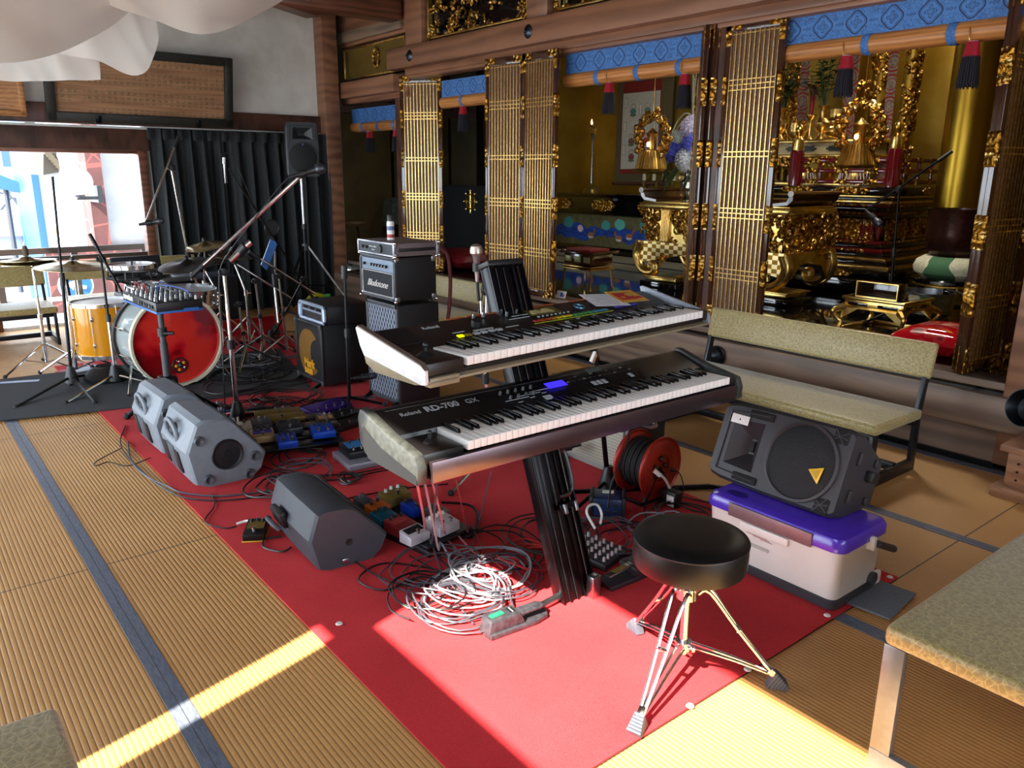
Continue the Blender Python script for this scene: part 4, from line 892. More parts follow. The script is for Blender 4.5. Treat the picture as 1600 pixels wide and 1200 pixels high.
q = MB(); q.bb(c.x - .04, c.x + .25, 11.38, 11.42, c.z - .22, c.z - .18, DGREY); q.bb(c.x + .2, c.x + .26, 11.36, 11.9, c.z - .26, c.z - .05, DGREY); q.cyl((c.x, 11.4, c.z - .2), (c.x, 11.4, c.z - .15), .06, DGREY); q.build('bracket', t0)
t0 = thing('hillside_house', 'distant bright white house with blue railings at the top left of the window', 'building', (0, 0, 0))
a = PYp(-60, 240, 26); c = PYp(60, 240, 26); q = MB(); q.bb(a.x, c.x, 26, 30, -1.2, 4.2, OWH); q.build('wall', t0)
for k in range(9): q = MB(); u = PYp(24 + k * 2.2, 240, 25.9); q.bb(u.x - .015, u.x + .02, 25.85, 25.9, 1.9, 2.5, plain('blue_rail', '2a4c78')); q.build('baluster', t0)
a = PYp(42, 240, 25.9); q = MB(); q.bb(a.x, a.x + .6, 25.85, 25.95, .0, 1.6, plain('blue_shutter', '2a4a74')); q.bb(-.0 + PYp(2, 240, 25.9).x, PYp(20, 240, 25.9).x, 25.85, 25.95, 1.5, 2.3, plain('blue_shutter', '2a4a74')); q.build('window', t0)
m, t, b = base('rubble_stone', 'b9bec6', .9); e = vor(t, 2.4, 'DISTANCE_TO_EDGE'); t.links.new(mixc(t, e.lt(.05), '7c828c', '383e4a'), b.inputs['Base Color'])
q = MB(); a = PYp(-60, 240, 22); c = PYp(62, 240, 22); q.bb(a.x, c.x, 22, 23, -1.2, PYp(40, 296, 22).z, m); tag(q.build('retaining_wall'), 'rubble stone retaining wall on the bright slope outside', 'wall')
q = MB(); a = PYp(-80, 320, 17).x; c = PYp(64, 320, 17).x; z0, z1 = PYp(0, 312, 17).z, PYp(64, 346, 17).z
q.prism([(a, -1.2), (c, -1.2), (c, z1), (a, z0)], 17, 20, OWH, 'Y'); q.bb(a, PYp(44, 320, 16.9).x, 16.9, 17, PYp(0, 370, 16.9).z, PYp(0, 362, 16.9).z, plain('grey_trim', '9aa2ad')); tag(q.build('sloping_wall'), 'sloping white wall beside the road outside the window', 'wall')
t0 = thing('awning', 'small blue awning on posts at the left edge of the window', 'awning', (0, 0, 0)); c0 = PYp(-30, 282, 19); c1 = PYp(24, 292, 19)
q = MB(); q.prism([(c0.x, c0.z + .15), (c1.x, c1.z), (c1.x, c1.z - .12), (c0.x, c0.z - .1)], 16.4, 19, plain('awning_blue', '2c5a9c', .7), 'Y'); q.build('canopy', t0)
for u in (.2, .9): q = MB(); x = c0.x + (c1.x - c0.x) * u; q.cyl((x, 16.6, -.7), (x, 16.6, c1.z), .04, DGREY, seg=8); q.build('post', t0)
t0 = thing('road_sign', 'round blue road sign with a white arrow, low outside the window', 'sign', (0, 0, 0)); c = PYp(119, 446, 10.6)
q = MB(); q.cyl((c.x, 10.6, c.z), (c.x, 10.63, c.z), .19, WHT, seg=32); q.cyl((c.x, 10.59, c.z), (c.x, 10.6, c.z), .17, plain('sign_blue', '1f5fc0', .4), seg=32); q.build('disc', t0)
q = MB(); q.prism([(-.11, -.02), (.02, -.02), (.02, -.06), (.11, 0), (.02, .06), (.02, .02), (-.11, .02)], 10.58, 10.59, WHT, 'Y', T=TR(c.x, 0, c.z, 0, PI + .3, 0)); q.build('arrow', t0)
q = MB(); q.cyl((c.x, 10.65, -1.2), (c.x, 10.65, c.z), .03, STL); q.build('post', t0)
# window frame and panes
q = MB(); q.bb(-1.2, .78, 8.5, 8.56, 0, 1.63, W_DRK); q.bb(.74, .8, 8.48, 8.58, 0, 1.63, W_BEAM, .004); q.bb(2.12, 2.2, 8.46, 8.6, 0, 1.66, W_BEAM, .004); q.bb(.8, 2.2, 8.48, 8.6, 1.6, 1.66, W_BEAM, .004); q.bb(.8, 2.2, 8.5, 8.6, -.02, .03, WHT, .004)
q.bb(1.46, 1.5, 8.52, 8.56, 0.03, .62, STL, .003); q.bb(.8, 2.2, 8.52, 8.56, .62, .66, plain('brown_metal', '5d504a'), .003); struct('window_1', q)
# ------------------------------------------------------------------ black curtain
CUR = noisy('black_curtain', '0e1113', '1a2024', .8, scale=60, bs=.1)
def curtain(x0, x1, y, z0, z1, lab, n=11):
    t0 = thing('curtain', lab, 'curtain', (x0, y, 0)); L = x1 - x0
    def f(u, v):
        a = u * n * 2 * PI; dz = 1 - v; s = .045 * (.35 + .65 * min(1, dz * 3)); fold = math.sin(a + .5 * math.sin(3 * u * PI)) + .35 * math.sin(2.1 * a + 1)
        return (u * L + .012 * math.sin(a * .5 + dz * 2), s * fold + .02 * math.sin(5 * u + dz), z0 + (z1 - z0) * v)
    q = MB(); q.grid(f, 240, 14, CUR); q.build('cloth', t0)
    for k in range(n + 1): q = MB(); q.box((L * k / n * .98 + .01, -.03, z1 - .06), (.05, .03, .1), CUR, .012); q.build('pinch_pleat', t0)
curtain(2.2, 4.08, 8.36, .0, 1.84, 'long black pleated curtain covering the wall right of the window', 13)
# ------------------------------------------------------------------ framed inscribed board above the window
m, t, b = base('inscribed_board', '9c7350', .55); x, y, z = xyz(t)
col = ((x / .055).fr() - .5).ab().lt(.3); row = ((z / .045).fr() - .5).ab().lt(.33); band = ((z / .17 + .2).fr()).gt(.28)
ch = nn(t, 'ShaderNodeTexNoise'); ch.inputs['Scale'].default_value = 120; t.links.new(tc(t), ch.inputs['Vector'])
ink = col * row * band * S(t, ch.outputs[0]).gt(.52) * nz(t, 3).gt(.42)
grain = nz(t, 5, (.4, 1, 9))
t.links.new(mixc(t, ink, ramp(t, grain.k, [(.3, '7c5638'), (.7, 'a67a56')]), '5a5038'), b.inputs['Base Color'])
BRD = m
t0 = thing('inscribed_board', 'wide brown wooden board with faded columns of ink writing in a black frame', 'plaque', (2.2, 8.33, 2.2), rot=(.2, 0, 0))
q = MB(); q.box((0, 0, 0), (1.5, .02, .5), BRD); q.build('board', t0)
q = MB(); W_, H_ = 1.66, .66; B_ = noisy('black_frame', '16150f', '24221c', .5)
for s in (-1, 1): q.box((0, -.02, s * (H_ / 2 - .04)), (W_, .05, .08), B_, .006); q.box((s * (W_ / 2 - .04), -.02, 0), (.08, .05, H_), B_, .006)
for x in (-.42, .48): q.box((x, -.05, -H_ / 2 + .03), (.05, .02, .07), BLKM, .002)
q.build('frame', t0)
t0 = thing('pale_wood_panel', 'pale brown wooden framed panel at the left edge beneath the white drapes', 'panel', (.98, 8.36, 2.08), rot=(.12, 0, 0))
WF = wood('panel_wood', '8c5a30', 'b07c48', .4, (2, 1, 5), 3)
q = MB(); q.box((0, 0, 0), (.4, .015, .3), WF); q.build('board', t0)
q = MB()
for s in (-1, 1): q.box((0, -.015, s * .16), (.46, .04, .05), WF, .008); q.box((s * .21, -.015, 0), (.05, .04, .36), WF, .008)
q.build('frame', t0)
# fluorescent lamp near the top
t0 = thing('strip_light', 'white fluorescent strip light under the ceiling, cut by the top edge', 'lamp', (3.05, 7.0, 2.92))
q = MB(); q.box((0, 0, .04), (.5, .12, .06), WHT, .01); q.build('housing', t0)
q = MB(); q.cyl((-.24, 0, -.01), (.24, 0, -.01), .016, WHT); q.build('tube', t0); 
q = MB(); q.cyl((0, 0, .07), (0, 0, .28), .01, WHT); q.build('rod', t0)
# white gauze drapes
m, t, b = base('white_gauze', 'f4f1ec', .8); b.inputs['Transmission Weight'].default_value = 0
tr = nn(t, 'ShaderNodeBsdfTranslucent'); tr.inputs[0].default_value = lin('f6f2ec'); tp = nn(t, 'ShaderNodeBsdfTransparent'); mx_ = nn(t, 'ShaderNodeMixShader'); mx2 = nn(t, 'ShaderNodeMixShader'); mx_.inputs[0].default_value = .45; mx2.inputs[0].default_value = .12
t.links.new(b.outputs[0], mx_.inputs[1]); t.links.new(tr.outputs[0], mx_.inputs[2]); t.links.new(mx_.outputs[0], mx2.inputs[1]); t.links.new(tp.outputs[0], mx2.inputs[2]); t.links.new(mx2.outputs[0], t.nodes['Material Output'].inputs[0]); GAU = m
def drape(name, pts_lo, pts_hi, lab, seed, nu=60, nv=26, sag=.0):
    R = random.Random(seed)
    def cr(P, u):
        n = len(P) - 1; i = min(int(u * n), n - 1); f = u * n - i; a, b2, c, d = P[max(i - 1, 0)], P[i], P[i + 1], P[min(i + 2, n)]
        return .5 * ((2 * b2) + (c - a) * f + (2 * a - 5 * b2 + 4 * c - d) * f * f + (3 * b2 - a - 3 * c + d) * f ** 3)
    q = MB()
    def f(u, v):
        p = cr(pts_lo, u).lerp(cr(pts_hi, u), v); s = math.sin(PI * v)
        return p + V((0, 1, 0)) * (.05 * math.sin(u * 9 + seed + v * 3) * s + .02 * math.sin(u * 23 + v * 8) * (1 - v)) + V((0, 0, 1)) * (-sag * s)
    q.grid(f, nu, nv, GAU); return tag(q.build(name), lab, 'drape', 'white gauze drapes under the ceiling')
A = lambda x, y, d: PYp(x, y, d)
drape('gauze_drape', [A(-160, 60, 4.6), A(-60, 92, 4.6), A(0, 98, 4.6), A(60, 92, 4.6), A(130, 66, 4.6), A(200, 20, 4.6), A(260, -60, 4.7)], [A(-160, -160, 3.2), A(-60, -160, 3.2), A(0, -160, 3.2), A(80, -160, 3.2), A(160, -160, 3.3), A(240, -160, 3.4), A(330, -160, 3.5)], 'large sagging white gauze drape filling the top left corner', 1, sag=.1)
drape('gauze_drape', [A(95, 84, 5.0), A(150, 95, 5.0), A(213, 118, 5.0), A(240, 92, 5.0), A(247, 50, 5.0), A(246, 10, 5.0)], [A(80, -90, 4.8), A(130, -90, 4.8), A(180, -90, 4.9), A(200, -90, 5), A(235, -90, 5), A(250, -90, 5)], 'pointed corner of white gauze hanging over the inscribed board', 2)
drape('gauze_drape', [A(-80, 120, 5.6), A(20, 127, 5.6), A(90, 126, 5.6), A(156, 125, 5.6)], [A(-80, 0, 5.5), A(20, 0, 5.5), A(90, 0, 5.5), A(153, 0, 5.5)], 'flat lower edge of white gauze behind the large drape at the left edge', 3)
drape('gauze_drape', [A(130, -30, 4.0), A(180, 12, 4.0), A(250, 34, 4.0), A(312, 54, 4.0), A(360, 44, 4.0), A(400, 24, 4.0), A(450, -5, 4.0), A(480, -40, 4)], [A(150, -160, 3.4), A(200, -160, 3.4), A(260, -160, 3.4), A(310, -160, 3.4), A(360, -160, 3.4), A(420, -160, 3.4), A(470, -160, 3.4), A(500, -160, 3.4)], 'white gauze drape sagging at the top edge, left of the strip light', 4, sag=.06)
# ------------------------------------------------------------------ floor coverings
q = MB(); t = bmesh.new()
q.bb(.915, 2.785, 1.17, 6.7, .003, .008, MATS['felt'])
pts = [(2.785 - 0.0, 7.6)]
q.grid(lambda u, v: (2.1 + .685 * u, 6.68 + .13 * math.sin(v * 3.2), .02 + .1 * (1 - math.cos(v * 3.2))), 2, 16, MATS['felt'], .004)
tag(q.build('red_carpet'), 'long bright red felt carpet under the instruments', 'carpet')
c_ = [G(0, 598), G(0, 664), G(155, 645), G(340, 622), G(470, 590), G(430, 500), G(300, 545)]
q = MB(); q.prism([(-.1, 6.5), (-.1, 5.52), (.41, 5.36), (.92, 5.22), (1.55, 5.07), (2.2, 4.98), (2.5, 6.25), (1.4, 6.4)], .010, .016, MATS['rug'], 'Z'); tag(q.build('dark_rug'), 'dark charcoal rug under the drum kit', 'rug')
q = MB(); p = G(1365, 935); q.box((p.x, p.y, .012), (.24, .2, .006), noisy('grey_felt', '5a626c', '737b86', .95, scale=200), 0, (0, 0, .1)); tag(q.build('felt_mat'), 'small grey felt mat at the carpet corner behind the cooler box', 'mat')
q = MB(); p0, p1 = G(0, 602), G(62, 598); q.box(((p0.x + p1.x) / 2, (p0.y + p1.y) / 2, .018), ((p1 - p0).length, .05, .002), plain('tape_pale', '9fb0cc', .5), 0, (0, 0, math.atan2(p1.y - p0.y, p1.x - p0.x))); tag(q.build('tape_strip'), 'pale tape strip stuck along the far edge of the dark rug', 'tape')
for i, (x, y) in enumerate(((1292, 965), (1390, 905), (1078, 1107), (1168, 1050), (530, 978))):
    q = MB(); p = G(x, y); q.lathe([(0, .0085), (.012, .0085), (.009, .012), (0, .0125)], WHT, (p.x, p.y, 0), seg=12)
    tag(q.build('carpet_pin'), ('clear carpet pin in the red carpet beside the front right foot of the cooler', 'clear carpet pin at the red carpet corner behind the cooler', 'clear carpet pin at the carpet edge between the front feet of the drum throne', 'clear carpet pin just left of the right foot of the drum throne', 'clear carpet pin at the left carpet edge by the narrow sun stripe')[i], 'pin', 'carpet pins')
# ------------------------------------------------------------------ keyboards
def keys(t0, n, start, x0, pitch, y0, ztop, m_w, m_b, depth=.15):
    # n white keys from note index start (0=C .. 6=B); each key is its own part
    q = MB(); w_ = pitch - .0012
    q.box((0, depth / 2, -.014), (w_, depth, .028), m_w, .0022); wk_ = q.build('white_key', t0); wk_.location = (x0 + pitch / 2, y0, ztop)
    q = MB(); q.prism([(0, 0), (0.006, .011), (.09, .012), (.09, -.01), (0, -.01)], -.0052, .0052, m_b, 'X', .0015); bk = q.build('black_key', t0); bk.location = (-9, 0, 0); first = True
    for i in range(n):
        o = wk_ if i == 0 else wk_.copy()
        if i: COL.objects.link(o); o.parent = t0
        o.location = (x0 + pitch * (i + .5), y0, ztop)
        if (start + i) % 7 in (0, 1, 3, 4, 5) and i < n - 1:
            o = bk if first else bk.copy()
            if not first: COL.objects.link(o); o.parent = t0
            first = False; o.location = (x0 + pitch * (i + 1), y0 + depth - .09, ztop + .0005)
KW = noisy('key_white', 'eceae6', 'f0eeea', .25); KB = plain('key_black', '0c0c0e', .2)
PAN = plain('piano_panel', '131113', .35); SIDE = noisy('piano_end_cap', '2a2c2a', '3c3e3b', .5, scale=50)
BZ = noisy('front_rail_metal', '6c5c60', '74646a', .28, .9, scale=4)
t0 = thing('stage_piano', 'long black digital stage piano on the lower tier, nearest the drum throne', 'keyboard', (1.09, 1.755, .605))
L = 1.445; D = .34
prof = [(0, 0), (-.004, .05), (.012, .088), (.16, .112), (.30, .150), (.325, .150), (D, .12), (D - .01, .04), (.28, 0)]
q = MB(); q.prism([(.02, 0), (.02, .05), (.158, .06), (.165, .10), (.30, .14), (.32, .14), (D - .015, .11), (D - .02, .04), (.27, 0)], .01, L - .01, PAN, 'X', .003)
q.bb(.0, .0 + .15, .012, .17, .05, .085, PAN, .006); q.bb(L - .055, L, .012, .17, .05, .085, PAN, .006); q.build('body', t0)
q = MB(); q.bb(.028, L - .028, -.006, .012, .0, .062, BZ, .0015); q.build('front_rail', t0, 'dark reddish metal front rail')
for xa in (-.02, L - .012):
    q = MB(); q.prism(prof, xa, xa + .034, SIDE, 'X', .007); o = q.build('end_cap', t0)
    q = MB(); xo = xa - .001 if xa < 0 else xa + .035; q.prism([(.0, .004), (.005, .03), (.2, .06), (.3, .1), (.325, .07), (.3, .02), (.26, .003)], min(xo, xo + .0015), max(xo, xo + .0015), plain('cap_recess', '17181a', .5), 'X'); q.build('recessed_panel', o)
keys(t0, 52, 5, .155, .0236, .001, .098, KW, KB, .165)
SL = math.atan2(.04, .135)
def on(x, d, lift=0, z0=.104, y0=.165, sl=SL): return TR(x, y0 + d * math.cos(sl) - lift * math.sin(sl), z0 + d * math.sin(sl) + lift * math.cos(sl), sl)
PR = plain('silk_print', 'a9adb2', .5)
q = MB(); q.text('Roland', .026, PR, on(.075, .075, .003), .0004); q.build('maker_lettering', t0)
q = MB(); q.text('RD-700', .040, PR, on(.165, .073, .003), .0004, bold=.0012); q.text('GX', .034, PR, on(.318, .073, .003), .0004); q.build('model_lettering', t0)


q = MB(); T = on(.22, .118, .003); q.raw([(-.18, -.0006, 0), (.9, -.0006, 0), (.9, .0006, 0), (-.18, .0006, 0)], [(0, 1, 2, 3)], PR, T); q.build('print_line', t0)
LCD, t, b = base('blue_screen', '1a14e0', .3); b.inputs['Emission Color'].default_value = (.05, .03, 1, 1); b.inputs['Emission Strength'].default_value = .9
q = MB(); q.box((0, .03, .001), (.085, .034, .002), LCD, 0, None); q.v = [on(.70, .045, .004) @ V(p) for p in q.v]; q.build('display', t0)
q = MB(); q.box((0, 0, .001), (.07, .024, .002), plain('lcd_grey', '5a6660', .3)); q.v = [on(.92, .115, .003) @ V(p) for p in q.v]; q.build('small_display', t0)
for i in range(9):
    q = MB(); q.cyl((0, 0, 0), (0, 0, .014), .0055, STL, .0045, 12); q.v = [on(.46 + (i % 5) * .033 + (.018 if i > 4 else 0), .085 if i < 5 else .05, .002) @ V(p) for p in q.v]; q.build('knob', t0)
for i in range(3): q = MB(); q.box((0, 0, .001), (.02, .002, .002), PR); q.box((.0, .02, .001), (.1, .0012, .002), PR); q.v = [on(.50 + i * .06, .02 + i * .012, .002) @ V(p) for p in q.v]; q.build('panel_marking', t0)
for i in range(26):
    q = MB(); q.box((0, 0, .002), (.014, .006, .004), BLK if i % 3 else STL, .001); q.v = [on(.76 + (i % 13) * .026, .075 + (i // 13) * .022, .002) @ V(p) for p in q.v]; q.build('panel_button', t0)
for x, d in ((.605, .012), (.622, .012), (.852, .035), (.877, .035), (.902, .035), (1.045, .038)):
    q = MB(); q.box((0, 0, .001), (.018, .026, .001), plain('masking_tape', 'b9bcc2', .7)); q.v = [on(x, d, .003) @ V(p) for p in q.v]; q.build('tape_tag', t0)
q = MB(); q.cyl((.085, .095, .085), (.085, .095, .11), .006, BLK); q.ball((.085, .095, .113), .008, BLK, 8); q.lathe([(0, 0), (.022, 0), (.012, .01), (0, .012)], BLK, (.085, .095, .085)); q.build('bender_lever', t0)
# upper synthesizer
t0 = thing('synthesizer', 'dark brown synthesizer with white side panel and coloured buttons on the upper tier', 'keyboard', (1.145, 1.81, .862), math.radians(4.6))
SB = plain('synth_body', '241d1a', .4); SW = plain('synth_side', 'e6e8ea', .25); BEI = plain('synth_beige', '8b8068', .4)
L = 1.40; D = .33
q = MB(); q.prism([(.03, .012), (.02, .035), (.16, .045), (.168, .07), (.33, .112), (D - .005, .105), (D, .05), (.3, .012)], .008, L - .01, SB, 'X', .003)
q.bb(.008, .145, .01, .172, .03, .07, SB, .006); q.bb(L - .035, L, .01, .172, .03, .07, SB, .006); q.build('body', t0)
q = MB(); q.prism([(.06, 0), (.0, .012), (.0, .02), (D - .01, .05), (D - .02, .02), (.26, 0)], .0, L, BEI, 'X', .002); q.bb(.01, .12, .0, .03, .0, .028, BEI, .004); q.build('underside', t0)
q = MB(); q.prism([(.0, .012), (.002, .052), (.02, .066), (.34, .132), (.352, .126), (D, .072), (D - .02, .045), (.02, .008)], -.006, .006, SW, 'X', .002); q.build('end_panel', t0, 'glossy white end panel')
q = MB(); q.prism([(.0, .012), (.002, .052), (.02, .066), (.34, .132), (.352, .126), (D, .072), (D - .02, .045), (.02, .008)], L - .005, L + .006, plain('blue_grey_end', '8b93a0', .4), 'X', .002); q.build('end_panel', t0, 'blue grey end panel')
q = MB(); q.prism([(.002, .054), (.02, .069), (.34, .135), (.34, .130), (.02, .064)], -.007, .012, plain('taupe_edge', '6b5a52', .4), 'X'); q.build('edge_trim', t0)
keys(t0, 45, 2, .15, .0268, .004, .072, KW, KB, .164)
SL2 = math.atan2(.042, .165)
def os_(x, d, lift=0): return on(x, d, lift, .0725, .17, SL2)
def flat(name, x, d, w, h, m, lab=None, lift=.003, th=.002, bev=0):
    q = MB(); q.box((0, 0, 0), (w, h, th), m, bev); q.v = [os_(x, d, lift) @ V(p) for p in q.v]; return q.build(name, t0, lab)
q = MB(); q.text('Roland', .024, PR, os_(.2, .115, .003), .0004, bold=.0005); q.build('maker_lettering', t0)
OR = plain('orange_line', 'a8542a', .5)
for x, w in ((.36, .07), (.46, .1), (.58, .13), (.78, .12), (.97, .1)): flat('orange_stripe', x, .158, w, .008, OR)
flat('recessed_pad', .1, .09, .1, .11, BLK, None, .0025)
q = MB(); q.lathe([(0, 0), (.018, 0), (.017, .02), (.014, .022), (0, .022)], BLK, seg=20); q.v = [os_(.395, .085, .002) @ V(p) for p in q.v]; q.build('large_knob', t0)
for x, d in ((.43, .14), (.475, .142), (.56, .145), (.565, .12), (.62, .13)):
    q = MB(); q.cyl((0, 0, 0), (0, 0, .017), .006, STL, .005); q.v = [os_(x, d, .002) @ V(p) for p in q.v]; q.build('knob', t0)
for x in (.55, .575, .60, .625): flat('slider_slot', x, .125, .003, .05, BLK)
YE, t, b = base('yellow_button', 'e8e800', .4); b.inputs['Emission Color'].default_value = (.8, .85, 0, 1); b.inputs['Emission Strength'].default_value = .5
for i, (x, cm) in enumerate(((.285, YE), (.318, plain('amber_button', '8f7a18', .4)), (.352, PR), (.385, PR), (.418, PR), (.451, PR))): flat('panel_button', x, .03, .024, .014, cm, None, .005, .005, .001)
flat('print_line', .40, .052, .085, .008, PR)
flat('print_line', .52, .04, .06, .003, PR); flat('print_line', .3, .06, .05, .004, PR); flat('print_line', .6, .09, .1, .003, PR); flat('print_line', .62, .11, .08, .002, PR)
CB = [('b02a1e', 1), ('b04418', 2), ('b06a18', 1), ('c9b31c', 3), ('3e8c4a', 4), ('2a7c94', 3)]
x = .64
for c_, n_ in CB:
    for k in range(n_): flat('tone_button', x, .045, .022, .012, plain('button_' + c_, c_, .4), None, .005, .005, .001); x += .0285
flat('yellow_line', .83, .03, .42, .003, plain('lime_line', 'a8b82a', .5))
for k in range(6): flat('indigo_button', 1.08 + k * .024, .05, .02, .012, plain('indigo', '3a3c9a', .4), None, .005, .005, .001)
q = flat('touch_screen', .735, .115, .15, .055, plain('screen_bronze', '57502e', .15), None, .004)
for k in range(2):
    for j in range(9):
        a = PI * j / 8; q = MB(); q.prism([(0, -.003), (.022, -.005), (.032, 0), (.022, .005), (0, .003)], 0, .0006, plain('screen_flower', 'd8c98a', .3), 'Z', 0, os_(.70 + k * .055, .10, .0055) @ MX.Rotation(a, 4, 'Z')); q.build('screen_graphic', t0)
for k in range(8): flat('panel_button', .68 + k * .022, .075, .008, .005, PR, None, .004, .004)
q = MB(); q.torus((0, 0, .004), .018, .006, plain('dial', '4a6a80', .3, .6)); q.v = [os_(.92, .10, .002) @ V(p) for p in q.v]; q.build('dial', t0)
for k in range(10): flat('panel_button', .98 + (k % 5) * .02, .09 + (k // 5) * .02, .01, .006, BLK, None, .004, .004)
flat('tape_tag', .76, .0, .02, .022, plain('masking_tape', 'b9bcc2', .7)); flat('tape_tag', .83, .004, .02, .03, plain('masking_tape', 'b9bcc2')); flat('tape_tag', .92, .006, .016, .03, plain('masking_tape', 'b9bcc2'))
q = MB(); q.cyl((.075, .105, .07), (.075, .105, .095), .005, BLK); q.ball((.075, .105, .1), .009, BLK, 8); q.lathe([(0, 0), (.03, 0), (.016, .012), (0, .015)], BLK, (.075, .105, .068)); q.build('bender_lever', t0)
R0_ = t0.rotation_euler.z
def ontop(nm, lab, cat, x, d, w, h, m, rz, lift=.012, extra=None):
    T = TR(*t0.location, 0, 0, R0_) @ os_(x, d, lift) @ MX.Rotation(rz, 4, 'Z'); q = MB(); q.box((0, 0, 0), (w, h, .0012), m)
    if extra: extra(q)
    q.v = [T @ V(p) for p in q.v]; return tag(q.build(nm), lab, cat)
def wr(q):
    for k in range(6): q.box((0, .045 - k * .016, .0012), (.13 - .02 * (k % 3), .0018, .0006), plain('pencil_grey', '8d8d93', .8))
ontop('note_sheet', 'white handwritten sheet lying on the upper synthesizer beside the yellow card', 'paper', 1.09, .118, .17, .12, plain('paper_white', 'd5d6da', .8), -.22, .007, wr)
def pic(q):
    q.box((-.012, 0, .0014), (.09, .07, .001), plain('print_red', 'b0242a', .6), .03); q.ball((.02, .012, .001), .026, plain('print_yellow', 'd0a03a', .6), 10, (1, .8, .06)); q.ball((-.03, -.01, .001), .02, plain('print_yellow', 'd0a03a'), 10, (1, .7, .06)); q.box((.05, -.02, .0014), (.03, .02, .001), plain('print_red', 'b0242a'), .005)
ontop('picture_card', 'yellow card with a red print lying on the right of the upper synthesizer', 'card', 1.225, .118, .15, .115, plain('print_yellow', 'd0a03a'), -.1, .0085, pic)
# column keyboard stand
t0 = thing('column_stand', 'black leaning aluminium column stand carrying both keyboards, with grooved face and loop handle', 'keyboard stand', (1.745, 1.785, 0))
lean = math.atan2(.44, 1.13); CM = noisy('black_anodised', '111114', '19191d', .25, .6, scale=8)
def cb(q, x0, x1, y0, y1, z0, z1, m, bev=0):
    r = MB(); r.bb(x0, x1, y0, y1, z0, z1, m, bev); T = MX.Rotation(-lean, 4, 'X'); r.v = [T @ p for p in r.v]; q.raw(r.v, r.f, m)
Lc = 1.215; q = MB(); cb(q, -.078, .078, -.0, .05, .0, Lc, CM, .004)
for x in (-.078, -.045, -.012, .02, .05, .072): cb(q, x, x + .006, -.008, .0, 0, Lc, CM, .001)
cb(q, -.08, .08, -.01, .055, Lc, Lc + .02, BLK, .004); q.build('column', t0)
for x in (-.052, -.018, .046):
    q = MB(); cb(q, x, x + .002, -.0095, -.007, .01, Lc - .01, STL); q.build('groove_edge', t0, 'thin shiny edge line')
q = MB(); T = MX.Rotation(-lean, 4, 'X'); q.tube([T @ V(p) for p in ((-.03, -.012, .56), (-.03, -.05, .545), (.0, -.06, .55), (.03, -.055, .52), (.035, -.055, .42), (.02, -.05, .38), (.0, -.02, .37))], .009, CM, 8, 5); q.build('loop_handle', t0)
q = MB(); cb(q, -.02, .055, -.03, -.008, .325, .345, BLKM, .003); cb(q, -.015, .0, -.045, -.03, .31, .345, STL, .002); cb(q, .035, .05, -.045, -.03, .31, .345, STL, .002); q.build('clamp', t0)
for zz, ln, nm in ((.60, -.22, 0), (.86, -.16, 1)):
    yc = .44 * zz / 1.13
    for x in (-.2, .2): q = MB(); q.bb(x - .015, x + .015, yc + ln, yc + .02, zz - .022, zz - .002, BLKM, .003); q.build('support_arm', t0)
    q = MB(); q.bb(-.215, .215, yc + .0, yc + .03, zz - .026, zz - .004, BLKM, .003); q.build('cross_bar', t0)
for s, e in ((-1, (-.32, .02)), (1, (.30, .30))):
    q = MB(); q.tube([(s * .05, .03, .03), (e[0], e[1], .014)], .014, STL, 8, 0); q.ball((e[0], e[1], .014), .016, RUB, 8); q.build('base_leg', t0)
q = MB(); q.bb(-.02, .02, -.035, .0, .0, .09, STL, .004); q.v = [V((p.x + .045, p.y - .0, p.z)) for p in q.v]; q.build('foot_bracket', t0)
# ------------------------------------------------------------------ drum throne
t0 = thing('drum_throne', 'round black drum throne on chrome double braced tripod legs in the sunlight', 'stool', (1.66, 1.265, 0), 0)
VIN = plain('black_vinyl', '0e0e10', .38)
q = MB(); q.lathe([(0, .385), (.13, .383), (.157, .39), (.16, .40), (.16, .462), (.158, .468), (.14, .478), (.1, .482), (0, .483)], VIN, seg=64); q.torus((0, 0, .466), .159, .0025, VIN, seg=64, rs=6); q.build('seat', t0)
q = MB(); q.cyl((0, 0, .36), (0, 0, .385), .05, BLKM); q.cyl((0, 0, .10), (0, 0, .36), .0125, CHR, seg=20); q.cyl((0, 0, .285), (0, 0, .36), .019, CHR, seg=20); q.cyl((0, 0, .33), (0, 0, .345), .024, CHR, seg=20); q.build('post', t0)
q = MB(); q.cyl((0, 0, .28), (0, 0, .315), .03, CHR, seg=16); q.cyl((0, -.02, .33), (.05, -.04, .33), .006, CHR); q.box((.055, -.04, .335), (.03, .01, .045), STL, .004, (0, .4, 0)); q.build('collar', t0)
q = MB(); q.cyl((0, 0, .115), (0, 0, .14), .024, CHR, seg=16); q.ball((.0, -.03, .127), .012, CHR, 8); q.build('lower_collar', t0)
FT = noisy('ribbed_rubber', '3a404c', '4a505c', .6, scale=30)
